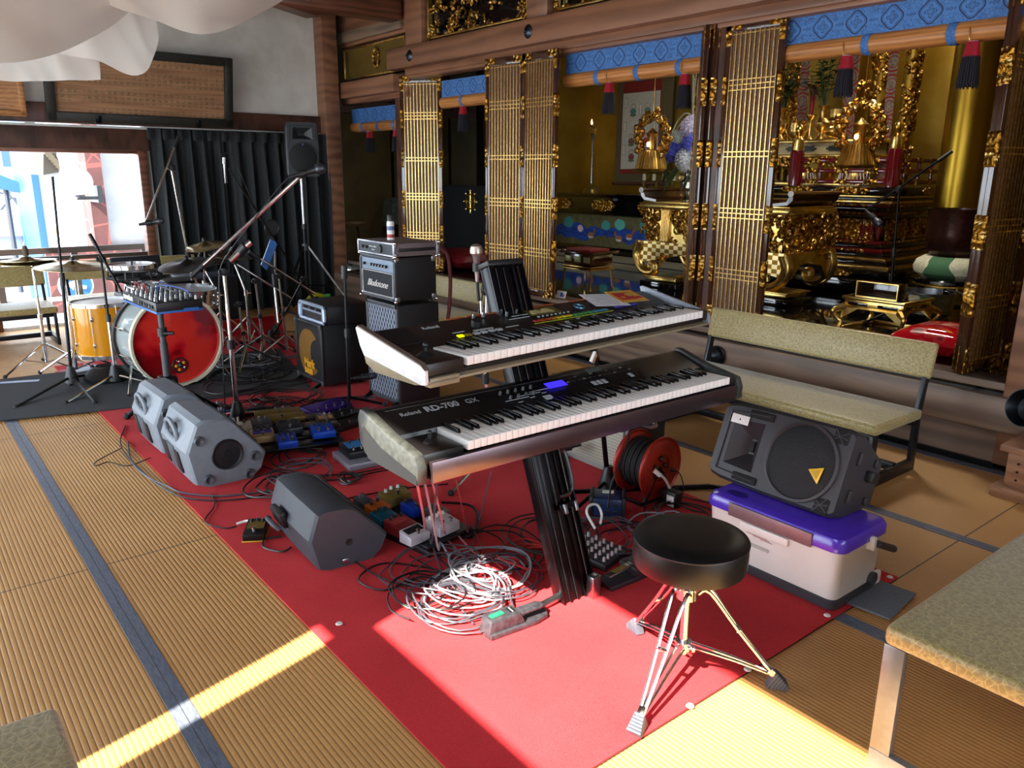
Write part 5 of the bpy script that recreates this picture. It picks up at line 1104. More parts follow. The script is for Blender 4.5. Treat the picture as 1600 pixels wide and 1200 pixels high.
for a in (math.atan2(1.19 - 1.265, 1.39 - 1.66), math.atan2(1.535 - 1.265, 1.75 - 1.66), math.atan2(1.06 - 1.265, 1.865 - 1.66)):
    ca, sa = math.cos(a), math.sin(a); nx, ny = -sa, ca
    def P_(r, o, z): return (ca * r + nx * o, sa * r + ny * o, z)
    q = MB()
    for o in (-1, 1):
        q.tube([P_(.028, o * .022, .305), P_(.06, o * .02, .31), P_(.15, o * .014, .19), P_(.262, o * .006, .05)], .0055, CHR, 6, 4)
        q.tube([P_(.024, o * .012, .127), P_(.15, o * .008, .09), P_(.255, o * .006, .052)], .0045, CHR, 6, 2)
    q.box(P_(.15, 0, .19), (.012, .034, .01), CHR, .002, (0, 0, a)); q.box(P_(.258, 0, .055), (.03, .02, .02), CHR, .003, (0, .7, a)); l_ = q.build('leg', t0)
    q = MB(); 
    for k in range(6): r0 = .255 + k * .0075; q.box(P_(r0 + .004, 0, .03 - k * .0035 + .004), (.0085, .03 + k * .0025, .055 - k * .007 + .0), FT, .002, (0, .5, a))
    q.build('rubber_foot', l_)
# ------------------------------------------------------------------ cooler box and the speaker lying on it
t0 = thing('cooler_box', 'white cooler box with a purple lid standing at the carpet edge under a speaker', 'cooler', (2.50, 1.448, 0))
CW = noisy('cooler_white', 'e2e0da', 'e8e6e0', .35, scale=8); PUR = plain('cooler_purple', '5230c4', .25, Coat_Weight=.3)
w2, l2 = .152, .27
def rr(w, l, r, n=5):
    return [(sx * (w - r) + r * math.cos(a0 + PI / 2 * k / n), sy * (l - r) + r * math.sin(a0 + PI / 2 * k / n)) for sx, sy, a0 in ((1, 1, 0), (-1, 1, PI / 2), (-1, -1, PI), (1, -1, 1.5 * PI)) for k in range(n + 1)]
def loft(q, secs, m):
    n = len(secs[0][0]); vs = []; fs = []
    for pl, z in secs: vs += [(a, b2, z) for a, b2 in pl]
    for i in range(len(secs) - 1):
        for k in range(n): fs.append((i * n + k, i * n + (k + 1) % n, (i + 1) * n + (k + 1) % n, (i + 1) * n + k))
    fs.append(tuple(range(n))[::-1]); fs.append(tuple((len(secs) - 1) * n + k for k in range(n)))
    q.raw(vs, fs, m); return q
q = MB(); loft(q, [(rr(w2 - .012, l2 - .012, .03), .04), (rr(w2 - .01, l2 - .01, .03), .045), (rr(w2, l2, .03), .225), (rr(w2 + .004, l2 + .004, .03), .235)], CW); q.build('body', t0)
q = MB(); loft(q, [(rr(w2 - .02, l2 - .02, .03), .006), (rr(w2 - .008, l2 - .008, .03), .012), (rr(w2 - .004, l2 - .004, .03), .045), (rr(w2 - .012, l2 - .012, .03), .05)], DGREY); q.build('base', t0)
q = MB(); loft(q, [(rr(w2 + .01, l2 + .01, .04), .232), (rr(w2 + .01, l2 + .01, .04), .262), (rr(w2 + .002, l2 + .002, .04), .278), (rr(w2 - .02, l2 - .02, .03), .284)], PUR); lid = q.build('lid', t0)
q = MB(); q.lathe([(.0, .2845), (.022, .2845), (.024, .287), (0, .287)], plain('cap_purple', '2a1680', .3), (-.1, .18, 0)); q.v = [V((p.x, .18 + (p.y - .18) * 1.8, p.z)) for p in q.v]; q.build('drain_cap', lid)
q = MB(); q.box((-w2 - .012, .0, .248), (.008, .34, .05), plain('mauve_metal', '8a6d70', .4, .3), .002); q.build('front_latch', t0, 'dull mauve metal front strip')
q = MB(); q.box((-w2 - .004, .02, .2), (.012, .2, .03), CW, .006); q.build('hand_grip', t0)
q = MB(); q.cyl((.04, -l2 - .03, .225), (.13, -l2 - .045, .185), .013, DGREY, seg=14); q.box((.03, -l2 - .012, .225), (.02, .03, .05), CW, .004); q.build('side_handle', t0)
q = MB(); q.cyl((.1, -l2 + .012, .06), (.1, -l2 - .006, .06), .025, DGREY); q.box((.13, -l2 + .004, .055), (.05, .02, .05), CW, .01); q.build('drain_plug', t0)
q = MB()
for k in range(3): q.box((-w2 - .0015, .05 - k * .02, .178 - k * .004), (.002, .09 - .02 * k, .0015), plain('faint_print', 'c9a4a4', .6))
q.box((-w2 + .001, .05, .135), (.002, .1, .012), plain('scuff', 'b8b2ac', .8)); q.build('printed_marks', t0)
def fixn(o):
    t = bmesh.new(); t.from_mesh(o.data); bmesh.ops.recalc_face_normals(t, faces=t.faces[:]); t.to_mesh(o.data); t.free()
def speaker(t0, W, H, D, cab, gr, horn=True, logo=None):
    # upright: front at y=0 facing -Y, base at z=0
    q = MB(); n = 5
    def sec(z, k, rc=.03): return [(a, b2) for a, b2 in ((-W / 2 * k, .012), (-W / 2 * k + .012, 0), (W / 2 * k - .012, 0), (W / 2 * k, .012), (W / 2 * k, D * .3), (W * .3 * k, D * .93), (W * .26 * k, D), (-W * .26 * k, D), (-W * .3 * k, D * .93), (-W / 2 * k, D * .3))]
    loft(q, [(sec(0, .9), 0.0), (sec(0, .97), .01), (sec(0, 1), .03), (sec(0, 1), H * .55), (sec(0, .96), H * .9), (sec(0, .9), H * .98), (sec(0, .84), H)], cab)
    q.build('cabinet', t0)
    R_ = W * .43; zc = R_ + .035
    q = MB(); q.lathe([(R_ + .012, 0), (R_ + .01, .012), (R_, .014), (R_ - .006, .006)], cab, (0, .002, zc), (0, -1, 0), 48); q.build('woofer_ring', t0)
    q = MB(); q.lathe([(0, .02), (R_ * .35, .018), (R_ * .8, .012), (R_, .004)], gr, (0, .0, zc), (0, -1, 0), 48); gq = q.build('grille', t0)
    hz = zc + R_ + .01; q = MB(); hw, ht = W * .40, H - .03
    hh = ht - hz
    vs = [(-hw, -.002, hz + hh * .1), (hw, -.002, hz + hh * .1), (hw * .92, -.002, ht), (-hw * .92, -.002, ht), (-.03, .05, hz + hh * .5 - .012), (.03, .05, hz + hh * .5 - .012), (.03, .05, hz + hh * .5 + .012), (-.03, .05, hz + hh * .5 + .012)]
    fv = [(a * .94, -.02, c_) for a, b2, c_ in vs[:4]]; kq = MB(); kq.raw(fv + [(a, .055, c_) for a, b2, c_ in vs[4:]], [(0, 3, 2, 1), (0, 1, 5, 4), (1, 2, 6, 5), (2, 3, 7, 6), (3, 0, 4, 7), (4, 5, 6, 7)], cab)
    cut = kq.build('cut', rnd=False); co_ = [c for c in t0.children if c.name.startswith('cabinet')][0]; [fixn(o_) for o_ in (cut, co_)]; md = co_.modifiers.new('b', 'BOOLEAN'); md.object = cut; md.operation = 'DIFFERENCE'
    co_.parent = None; me = bpy.data.meshes.new_from_object(co_.evaluated_get(bpy.context.evaluated_depsgraph_get())); co_.modifiers.clear(); co_.data = me; me.set_sharp_from_angle(angle=math.radians(30)); co_.parent = t0; bpy.data.objects.remove(cut)
    q.tube([(-hw, -.004, hz + hh * .1), (-hw * .92, -.004, ht), (hw * .92, -.004, ht), (hw, -.004, hz + hh * .1)], .005, cab, 6, 0); q.build('horn', t0)
    q = MB(); q.box((0, .05, hz + hh * .5), (.045, .008, .022), gr, .003); q.build('horn_throat', t0)
    return hz, ht, zc, R_
GRL = noisy('speaker_grille', '0f1114', '1b1d21', .55, .3, scale=220, bs=.4)
t0 = thing('loudspeaker', 'black loudspeaker with yellow triangle badge lying on its side on the cooler', 'speaker', (0, 0, 0))
n_ = V((-.93, -.05, .36)).normalized(); z_ = V((.04, 1, -.02)).normalized(); n_ = (n_ - z_ * n_.dot(z_)).normalized(); x_ = (-n_).cross(z_)
M_ = MX((( x_.x, -n_.x, z_.x, 0), (x_.y, -n_.y, z_.y, 0), (x_.z, -n_.z, z_.z, 0), (0, 0, 0, 1)))
SPK = plain('speaker_black', '2e2b2f', .5); W, H, D = .32, .55, .23
hz, ht, zc, R_ = speaker(t0, W, H, D, SPK, GRL)
t0.rotation_euler = M_.to_euler()
t0.location = (2.50, 1.275, .447)
for s in (-1, 1):
    q = MB(); q.box((s * .125, -.002, hz + .06), (.03, .012, .11), plain('slot_black', '050506', .8), .012); q.build('port_slot', t0)
    q = MB(); q.box((s * .07, .06, -.006), (.05, .02, .014), SPK, .005); q.box((s * .07, .18, -.006), (.03, .02, .014), SPK, .005); q.build('rubber_foot', t0)
    q = MB()
    for a in (-.6, .2, .9): q.box((s * .125, -.003, .055), (.003, .004, .07), SPK, 0, (0, a * s, 0))
    q.box((s * .128, -.0015, .05), (.055, .003, .055), plain('slot_black', '050506'), .01); q.build('corner_port', t0)
q = MB(); q.prism([(-.03, .02), (.03, .02), (0, -.036)], -.024, -.018, plain('badge_yellow', 'e8c010', .4), 'Y', .002); q.prism([(-.018, .013), (.018, .013), (0, -.02)], -.026, -.024, plain('badge_dark', 'c09a08', .4), 'Y', 0); bd = q.build('triangle_badge', t0); bd.location = (-.025, .0, .09); bd.rotation_euler = (0, PI / 2 - .35, 0)
q = MB(); q.box((.09, -.006, ht - .05), (.035, .002, .08), WHT); q.box((.09, -.0075, ht - .05), (.008, .001, .005), BLK); q.build('white_label', t0)
q = MB(); q.box((.02, .16, -.015), (.04, .05, .03), BLK, .006); q.build('cable_plug', t0)
# ------------------------------------------------------------------ stage monitors
def wedge(lab, prof, y0, y1, cab, dark, loc, rz, small=False):
    cx = sum(p[0] for p in prof) / len(prof)
    t0 = thing('stage_monitor', lab, 'speaker', loc, rz)
    q = MB(); t = bmesh.new()
    def ring(y, k, dz): return [t.verts.new(((p[0] - cx) * k, y, max(0, p[1] * (k * .5 + .5) + (1 - k) * .0))) for p in prof]
    secs = [ring(y0, .93, 0), ring(y0 + .012, .985, 0), ring(y0 + .05, 1, 0), ring((y0 + y1) / 2, 1.0, 0), ring(y1 - .06, .97, 0), ring(y1 - .01, .88, 0), ring(y1, .82, 0)]
    n = len(prof)
    for a, b2 in zip(secs, secs[1:]):
        for k in range(n): t.faces.new((a[k], a[(k + 1) % n], b2[(k + 1) % n], b2[k]))
    t.faces.new(secs[0]); t.faces.new(secs[-1][::-1]); bmesh.ops.recalc_face_normals(t, faces=t.faces[:])
    q.bm(t, cab); q.build('cabinet', t0, ang=28)
    return t0, cx
G1 = plain('monitor_grey', '7c848e', .5); G2 = plain('monitor_grey_dark', '4a5058', .5)
PB = [(.985, .03), (1.06, 0), (1.25, 0), (1.31, .05), (1.335, .12), (1.31, .16), (1.18, .31), (1.15, .33), (1.04, .335), (1.01, .32), (.955, .19)]
def mon(lab, yshift, rz):
    t0, cx = wedge(lab, PB, -.24, .24, G1, G2, (1.15, 3.83 + yshift, .001), rz)
    def fx(a): return a - cx
    def face(q, p0, p1, e, m, y0, y1, th=.006, bev=0):  # thin panel on the profile edge p0-p1
        a = V((fx(p0[0]), 0, p0[1])); b2 = V((fx(p1[0]), 0, p1[1])); d = b2 - a; ang = math.atan2(d.z, d.x); c_ = a + d * .5 + V((-d.z, 0, d.x)).normalized() * e
        q.box((c_.x, (y0 + y1) / 2, c_.z), (d.length * .9, y1 - y0, th), m, bev, (0, -ang, 0)); return c_, ang
    q = MB(); face(q, PB[6], PB[5], .001, GRL, -.19, .18, .008); q.build('grille', t0)
    # handle on the side facing the hall
    A = V((fx(1.01), 0, .32)); B = V((fx(.955), 0, .19)); d = (B - A).normalized(); nrm = V((-abs(d.z), 0, .35)).normalized()
    q = MB(); cpt = A.lerp(B, .62) + nrm * .004
    q.tube([cpt + V((0, -.075, -.03)) + nrm * .004, cpt + V((0, -.07, .03)) + nrm * .012, cpt + V((0, 0, .055)) + nrm * .016, cpt + V((0, .06, .03)) + nrm * .012, cpt + V((0, .075, -.02)) + nrm * .004, cpt + V((0, .0, -.03)) + nrm * .01], .011, G1, 8, 5, True); q.build('handle', t0)
    q = MB(); q.ball(cpt + V((0, 0, .01)) - nrm * .002, .045, BLK, 16, (.2, 1.0, .7)); q.build('handle_recess', t0)
    q = MB(); A2 = V((fx(.955), 0, .19)); B2 = V((fx(.985), 0, .03)); mid = A2.lerp(B2, .5)
    q.box((mid.x - .002, .02, mid.z), (.006, .11, .13), G2, .002, (0, -.18, 0)); q.box((mid.x - .004, .11, mid.z), (.006, .06, .11), BLK, .001, (0, -.18, 0)); q.box((mid.x - .004, -.07, mid.z - .005), (.006, .06, .11), BLK, .001, (0, -.18, 0)); q.build('rear_panel', t0)
    q = MB(); q.lathe([(0, 0), (.062, 0), (.066, .004), (.072, .006), (.076, 0)], BLK, (.0, -.2405, .15), (0, -1, 0), 36); q.lathe([(0, .003), (.02, .004), (.022, .0)], plain('slot_black', '050506'), (0, -.2415, .15), (0, -1, 0), 24); q.build('pole_socket', t0)
    for x, z in ((-.13, .24), (.135, .115), (-.1, .045), (.1, .03)):
        q = MB(); q.lathe([(0, .0), (.012, .012), (.02, .014), (.026, .0)], G2, (x * .96, -.239, z), (0, -1, 0), 20); q.build('rubber_foot', t0)
    q = MB(); q.box((-.02, -.238, .035), (.06, .003, .014), WHT); q.build('label', t0)
mon('grey wedge stage monitor, front one of the grey pair, nearer the small yellow edged pedal', 0, .0)
mon('grey wedge stage monitor, rear one of the grey pair, nearer the drum kit', .545, .02)
PC = [(1.085, .02), (1.15, 0), (1.30, 0), (1.35, .04), (1.375, .09), (1.35, .12), (1.24, .23), (1.20, .245), (1.12, .25), (1.09, .24), (1.055, .14)]
D1 = plain('monitor_charcoal', '3a3e46', .55); D2 = plain('monitor_charcoal_dark', '23262b', .6)
t0, cx = wedge('dark charcoal wedge stage monitor lying in front of the pedal cluster, nearest the camera', PC, -.23, .25, D1, D2, (1.235, 2.73, .001), -.06)
q = MB(); q.box((-.162, .06, .14), (.03, .12, .07), BLK, .01, (0, -.3, 0)); q.build('handle_recess', t0)
q = MB(); q.tube([(-.185, .0, .11), (-.2, .02, .125), (-.2, .1, .125), (-.185, .12, .11)], .01, D1, 8, 3); q.build('handle', t0)
q = MB(); q.box((.085, .0, .18), (.15, .36, .006), GRL, .002, (0, .785, 0)); q.build('grille', t0)
q = MB(); q.lathe([(0, .004), (.008, .006), (.014, .006), (.016, 0)], BLK, (.0, -.226, .1), (0, -1, 0), 18); q.build('socket', t0)
q = MB(); q.box((-.02, -.232, .03), (.03, .012, .02), STL, .003); q.build('plug', t0)
q = MB(); q.tube([(-.09, .245, .19), (0, .247, .2), (.04, .245, .16)], .012, D2, 6, 4); q.build('molded_rib', t0)
# ------------------------------------------------------------------ benches
m, t, b = base('brocade_fabric', 'a08f68', .42); v1 = vor(t, 52, 'DISTANCE_TO_EDGE'); n3 = nz(t, 120)
v2 = vor(t, 80, 'F1')
t.links.new(mixc(t, v1.lt(.04), ramp(t, (v2 * .8 + n3 * .4).k, [(.3, 'a5945f'), (.7, '8a7848')]), 'ab9c68'), b.inputs['Base Color']); bump(t, b, (v1 + n3 * .1).k, .4, .004); BROF = m
b.inputs['Sheen Weight'].default_value = .3
def bench(lab, x, y, rz, L, D=.46, hs=.34, hb=.63, metal=None, back=True, group='gold brocade benches'):
    # seat faces local -Y; length along local X
    fr = metal or plain('bench_frame', '1c1c20', .35, .3); t0 = thing('bench', lab, 'bench', (x, y, 0), rz, group)
    q = MB(); q.box((0, 0, hs), (L, D, .055), BROF, .018, None, 3); q.build('seat', t0)
    if back:
        q = MB(); q.box((0, D / 2 + .045, hb - .075), (L, .04, .18), BROF, .015, (-.2, 0, 0), 3); q.build('backrest', t0)
    q = MB()
    for s in (-1, 1): q.bb(-L / 2 + .02, L / 2 - .02, s * (D / 2 - .03) - .012, s * (D / 2 - .03) + .012, hs - .06, hs - .03, fr, .002)
    q.build('seat_rail', t0)
    for s in (-1, 1):
        x0 = s * (L / 2 - .025)
        q = MB(); q.box((x0, -D / 2 + .03, (hs - .03) / 2), (.022, .05, hs - .03), fr, .002); q.build('leg', t0)
        q = MB(); q.prism([(D / 2 - .03, 0), (D / 2 + .02, 0), (D / 2 + .02, hs), (D / 2 + .075, hb), (D / 2 + .045, hb), (D / 2 - .03, hs)] if back else [(D / 2 - .05, 0), (D / 2, 0), (D / 2, hs - .03), (D / 2 - .05, hs - .03)], x0 - .011, x0 + .011, fr, 'X', .002); q.build('leg', t0)
        q = MB(); q.bb(x0 - .013, x0 + .013, -D / 2, D / 2, .0, .06, fr, .003); q.build('floor_rail', t0)
    q = MB(); q.bb(-L / 2 + .03, L / 2 - .03, .05, .08, .03, .07, fr, .003); q.build('stretcher', t0)
    return t0
def wb_(lab, xf, y0, y1, **k):  # bench in front of the altar wall: seat faces -X
    return bench(lab, xf + .23, (y0 + y1) / 2, -PI / 2, y1 - y0, **k)
wb_('gold brocade bench with low backrest in front of the main altar, behind the cooler', 3.50, 1.66, 3.02, hs=.30, hb=.64)
wb_('gold brocade bench whose backrest shows beside the guitar amplifier stack', 3.45, 5.30, 6.50, hs=.28, hb=.53)
bench('gold brocade bench by the window, cut off by the left edge', .40, 7.8, 0, 1.45, hs=.30, hb=.62)
bench('gold brocade bench by the window and curtain, behind the hand drums', 1.9, 7.98, 0, 1.2, hs=.30, hb=.62)
bench('gold brocade bench with metal frame, cut off by the lower right corner', 2.46, .15, PI / 2 - PI / 2, 1.42, D=1.2, hs=.385, metal=plain('bench_metal', '8b8d90', .35, .7), back=False)
bench('gold brocade bench top poking in at the lower left corner', -.27, 1.36, PI / 2, .52, D=.82, hs=.395, back=False)
# ------------------------------------------------------------------ amplifiers
TOL = plain('black_tolex', '101115', .6)
m, t, b = base('diamond_grille', '3a4150', .7); x, y, z = xyz(t)
u = ((y + z * .55) / .034).fr(); v = ((y - z * .55) / .034).fr()
t.links.new(mixc(t, ((u - .5).ab().lt(.07)).mx((v - .5).ab().lt(.07)), ramp(t, nz(t, 200).k, [(.3, '262b38'), (.7, '39404f')]), 'a9b6c8'), b.inputs['Base Color']); DIA = m
t0 = thing('speaker_cabinet', 'tall speaker cabinet with black and white diamond grille cloth beneath the guitar amplifier', 'cabinet', (2.42, 0, .0))
q = MB(); q.bb(0, .3, 4.14, 4.53, .035, .665, TOL, .012); q.build('box', t0)
q = MB(); q.bb(-.004, .004, 4.165, 4.505, .06, .64, DIA); q.build('grille_cloth', t0)
q = MB()
for a in ((4.14, 4.165, .035, .665), (4.505, 4.53, .035, .665)): q.bb(-.008, .01, *a, DGREY, .003)
for a in ((4.14, 4.53, .035, .06), (4.14, 4.53, .64, .665)): q.bb(-.008, .01, *a, DGREY, .003)
q.build('front_frame', t0)
for yy in (4.17, 4.5): q = MB(); q.prism([(-.09, 0), (-.05, 0), (.03, .05), (.0, .06)], yy - .012, yy + .012, BLKM, 'Y', .002); q.build('tilt_foot', t0)
for yy in (4.17, 4.5): q = MB(); q.box((.26, yy, .018), (.04, .04, .036), RUB, .004); q.build('rubber_foot', t0)
def chrome_corner(q, x, y, z, sx, sy, sz, s=.028):
    q.box((x + sx * s / 2, y, z + sz * s / 2), (s, .008, s), STL, .003); q.box((x, y + sy * s / 2, z + sz * s / 2), (.008, s, s), STL, .003); q.ball((x, y, z), .011, CHR, 8)
t0 = thing('guitar_amplifier', 'black guitar amplifier head with silver control panel and white script lettering', 'amplifier', (2.405, 0, .668))
Y0_, Y1_ = 4.14, 4.58; q = MB(); q.bb(.012, .30, Y0_, Y1_, .018, .285, TOL, .012)
for a in ((Y0_, Y1_, .018, .038), (Y0_, Y1_, .266, .285)): q.bb(0, .02, *a, DGREY, .004)
for a in ((Y0_, Y0_ + .022, .018, .285), (Y1_ - .022, Y1_, .018, .285)): q.bb(0, .02, *a, DGREY, .004)
q.build('box', t0)
q = MB(); q.bb(.004, .014, Y0_ + .024, Y1_ - .03, .19, .262, plain('brushed_panel', '8fa0b4', .35, .5)); pn = q.build('control_panel', t0)
for k in range(7): q = MB(); yk = Y1_ - .07 - (0 if k == 0 else .055 + k * .036); q.cyl((.004, yk, .224), (-.012, yk, .224), .0095, BLK, .008, 16); q.cyl((-.012, yk, .224), (-.014, yk, .224), .007, STL, seg=12); q.build('knob', pn)
q = MB(); q.bb(.006, .014, Y0_ + .03, Y1_ - .035, .044, .182, plain('grille_black', '1c1f26', .8)); q.build('grille_cloth', t0)
q = MB(); 
for a in ((Y0_ + .026, Y1_ - .03, .04, .043), (Y0_ + .026, Y1_ - .03, .183, .186)): q.bb(.0, .008, *a, WHT)
for a in ((Y1_ - .033, Y1_ - .03, .04, .186), (Y0_ + .026, Y0_ + .029, .04, .186)): q.bb(.0, .008, *a, WHT)
q.build('piping', t0)
q = MB(); q.text('Bludotone', .06, WHT, MX(((0, 0, -1, .004), (-1, 0, 0, 4.49), (0, 1, 0, .09), (0, 0, 0, 1))), .0015, .5, bold=0); q.build('script_lettering', t0)
for sy, yy in ((1, Y0_), (-1, Y1_)):
    for sz, zz in ((1, .018), (-1, .285)): q = MB(); chrome_corner(q, .004, yy, zz, 1, sy, sz); q.build('corner_guard', t0)
for sz, zz in ((1, .018), (-1, .285)): q = MB(); chrome_corner(q, .296, Y0_, zz, -1, 1, sz, .034); q.build('corner_guard', t0)
for xx in (.03, .27):
    for yy in (Y0_ + .03, Y1_ - .03): q = MB(); q.cyl((xx, yy, 0), (xx, yy, .018), .014, RUB); q.build('rubber_foot', t0)
t0 = thing('effects_rack', 'low aluminium edged effects unit with script lettering on top of the guitar amplifier', 'rack unit', (2.40, 0, .953))
Y0_, Y1_ = 4.13, 4.58; TAU = plain('taupe_laminate', '6f6264', .5)
q = MB(); q.bb(.0, .32, Y0_, Y1_, .006, .085, TAU, .006); q.bb(.03, .29, Y0_ - .002, Y0_ + .01, .034, .055, BLK, .002); q.build('case', t0)
q = MB(); AL = plain('aluminium_edge', 'b9c0cc', .3, .8)
for a in ((Y0_, Y1_, .004, .014), (Y0_, Y1_, .077, .087)): q.bb(-.004, .008, *a, AL, .002)
for a in ((Y0_ - .002, Y0_ + .012, .004, .087), (Y1_ - .012, Y1_, .004, .087)): q.bb(-.004, .008, *a, AL, .002)
q.bb(.3, .32, Y0_ - .004, Y0_ + .01, .004, .088, AL, .002); q.build('edge_frame', t0)
q = MB(); q.bb(-.001, .004, Y0_ + .014, Y1_ - .014, .016, .075, plain('slate_panel', '2a313a', .5)); pn = q.build('front_panel', t0)
q = MB(); q.text('Loop-o-later', .018, WHT, MX(((0, 0, -1, -.002), (-1, 0, 0, 4.43), (0, 1, 0, .048), (0, 0, 0, 1))), .0008, .35); q.text('Guitars', .012, WHT, MX(((0, 0, -1, -.002), (-1, 0, 0, 4.40), (0, 1, 0, .03), (0, 0, 0, 1))), .0008, .35); q.build('script_lettering', pn)
for yk, r in ((4.51, .01), (4.46, .01), (4.29, .026)): q = MB(); q.cyl((0, yk, .045), (-.012, yk, .045), r, BLK, r * .85, 20); q.build('knob', pn)
for sz, zz in ((1, .006), (-1, .085)):
    for x_, s_ in ((.004, 1), (.316, -1)): q = MB(); chrome_corner(q, x_, Y0_ - .002, zz, s_, 1, sz, .02); q.build('corner_guard', t0)
t0 = thing('spray_can', 'white and red spray can with a black cap standing on the effects unit', 'spray can', (2.52, 4.37, 1.04))
q = MB(); q.lathe([(0, 0), (.022, 0), (.023, .003), (.023, .105), (.02, .115), (0, .115)], WHT, seg=24); q.build('can', t0)
q = MB(); q.lathe([(.0233, .015), (.0233, .035)], plain('label_red', 'a83030', .5), seg=24); q.lathe([(.0233, .06), (.0233, .085)], plain('label_blue', '5a6a9a', .5), seg=24); q.build('label', t0)
q = MB(); q.lathe([(.0, .115), (.019, .115), (.019, .15), (.016, .155), (0, .155)], BLK, seg=24); q.build('cap', t0)
q = MB(); q.tube([(2.72, 4.12, 1.0), (2.76, 4.1, .95), (2.78, 4.1, .8), (2.78, 4.12, .6), (2.77, 4.14, .5), (2.76, 4.13, .42)], .012, plain('strap_wine', '4c1416', .8), 6, 5); tag(q.build('strap'), 'dark wine red strap hanging down behind the guitar amplifier stack', 'strap')
# bass combo
m, t, b = base('bass_grille', '15171b', .5, .3); x, y, z = xyz(t)
cy, cz = 5.06, .235
d1 = rad(y - cy, (z - cz)) ; d2 = rad(y - (cy - .13), z - cz)
hole = (((z + (y / .014).op('FLOOR') * 0) / .011).fr() - .5).ab().lt(.3) * ((y / .02 + (z / .011).op('FLOOR') * .5).fr() - .5).ab().lt(.4)
moon = d1.lt(.165) * d2.gt(.105)
c = mixc(t, moon, '1f2226', 'b07f24'); t.links.new(mixc(t, hole, '0b0c0e', c), b.inputs['Base Color']); BGR = m
t0 = thing('bass_cabinet', 'black bass speaker cabinet with an orange crescent on its perforated grille', 'cabinet', (2.235, 0, 0), 0)
q = MB(); q.bb(.012, .36, 4.84, 5.27, .035, .455, TOL, .01); q.bb(0, .02, 4.84, 4.875, .035, .455, BLK, .006); q.bb(0, .02, 5.235, 5.27, .035, .455, BLK, .006); q.bb(0, .02, 4.84, 5.27, .035, .06, BLK, .006); q.bb(0, .02, 4.84, 5.27, .43, .455, BLK, .006); q.build('box', t0)
q = MB(); q.bb(.004, .01, 4.872, 5.238, .058, .432, BGR); q.build('grille', t0)
q = MB(); OY = plain('logo_orange', 'd9981c', .5)
q.text('Mark', .075, OY, MX(((0, 0, -1, .0), (-1, 0, 0, 5.13), (0, 1, 0, .135), (0, 0, 0, 1))), .002, bold=.004); q.text('bass', .075, OY, MX(((0, 0, -1, .0), (-1, 0, 0, 5.13), (0, 1, 0, .085), (0, 0, 0, 1))), .002, bold=.004); q.build('logo_lettering', t0)
for yy in (4.86, 5.25):
    for zz in (.05, .44): q = MB(); q.box((.01, yy, zz), (.03, .035, .035), DGREY, .006); q.build('corner_guard', t0)
for yy in (4.9, 5.2): q = MB(); q.prism([(-.1, 0), (-.06, 0), (.05, .05), (.02, .06)], yy - .012, yy + .012, BLKM, 'Y', .002); q.build('tilt_foot', t0)
for yy in (4.9, 5.2): q = MB(); q.box((.31, yy, .018), (.03, .03, .034), RUB, .004); q.build('rubber_foot', t0)
t0 = thing('bass_amplifier', 'bass amplifier in a rounded silver framed rack case on the bass cabinet', 'amplifier', (2.25, 0, .457))
q = MB(); q.bb(.02, .34, 4.80, 5.2, .0, .13, BLK, .015); q.build('case', t0)
q = MB(); q.tube([(0, 4.82, .012), (0, 5.18, .012), (0, 5.195, .03), (0, 5.195, .105), (0, 5.18, .12), (0, 4.82, .12), (0, 4.805, .105), (0, 4.805, .03)], .012, plain('silver_frame', 'a8b8d0', .35, .5), 8, 1, True); q.bb(-.004, .01, 4.82, 4.845, .02, .112, plain('silver_frame', 'a8b8d0'), .003); q.bb(-.004, .01, 5.155, 5.18, .02, .112, plain('silver_frame', 'a8b8d0'), .003); q.build('front_frame', t0)
q = MB(); q.bb(.004, .02, 4.84, 5.16, .022, .112, BLK); pn = q.build('front_panel', t0)
q = MB(); q.bb(-.0, .006, 4.85, 5.15, .07, .082, plain('silver_frame', 'a8b8d0')); q.build('silver_strip', pn)
for k in range(9): q = MB(); yk = 5.13 - k * .032; q.cyl((.004, yk, .094), (-.008, yk, .094), .008, STL if k % 3 == 0 else BLK, .006, 12); q.build('knob', pn)
# back amplifier with pale grille under the keyboards
m, t, b = base('pale_grille', '8f8c80', .8); x, y, z = xyz(t)
t.links.new(mixc(t, (((y / .012).fr() - .5).ab().lt(.1)).mx(((z / .016).fr() - .5).ab().lt(.12)), '8a877c', 'b2ae9e'), b.inputs['Base Color']); PGR = m
t0 = thing('guitar_combo', 'guitar combo amplifier with a pale woven grille under the keyboards, behind the cable reel', 'amplifier', (2.68, 0, .0), 0)
q = MB(); q.bb(.01, .28, 2.46, 3.02, .012, .43, TOL, .012); q.bb(0, .02, 2.46, 2.49, .012, .43, DGREY, .004); q.bb(0, .02, 2.99, 3.02, .012, .43, DGREY, .004); q.bb(0, .02, 2.46, 3.02, .012, .04, plain('silver_trim', '8d8d88', .4)); q.build('box', t0)
q = MB(); q.bb(.0, .012, 2.488, 2.992, .04, .42, PGR); q.build('grille_cloth', t0)
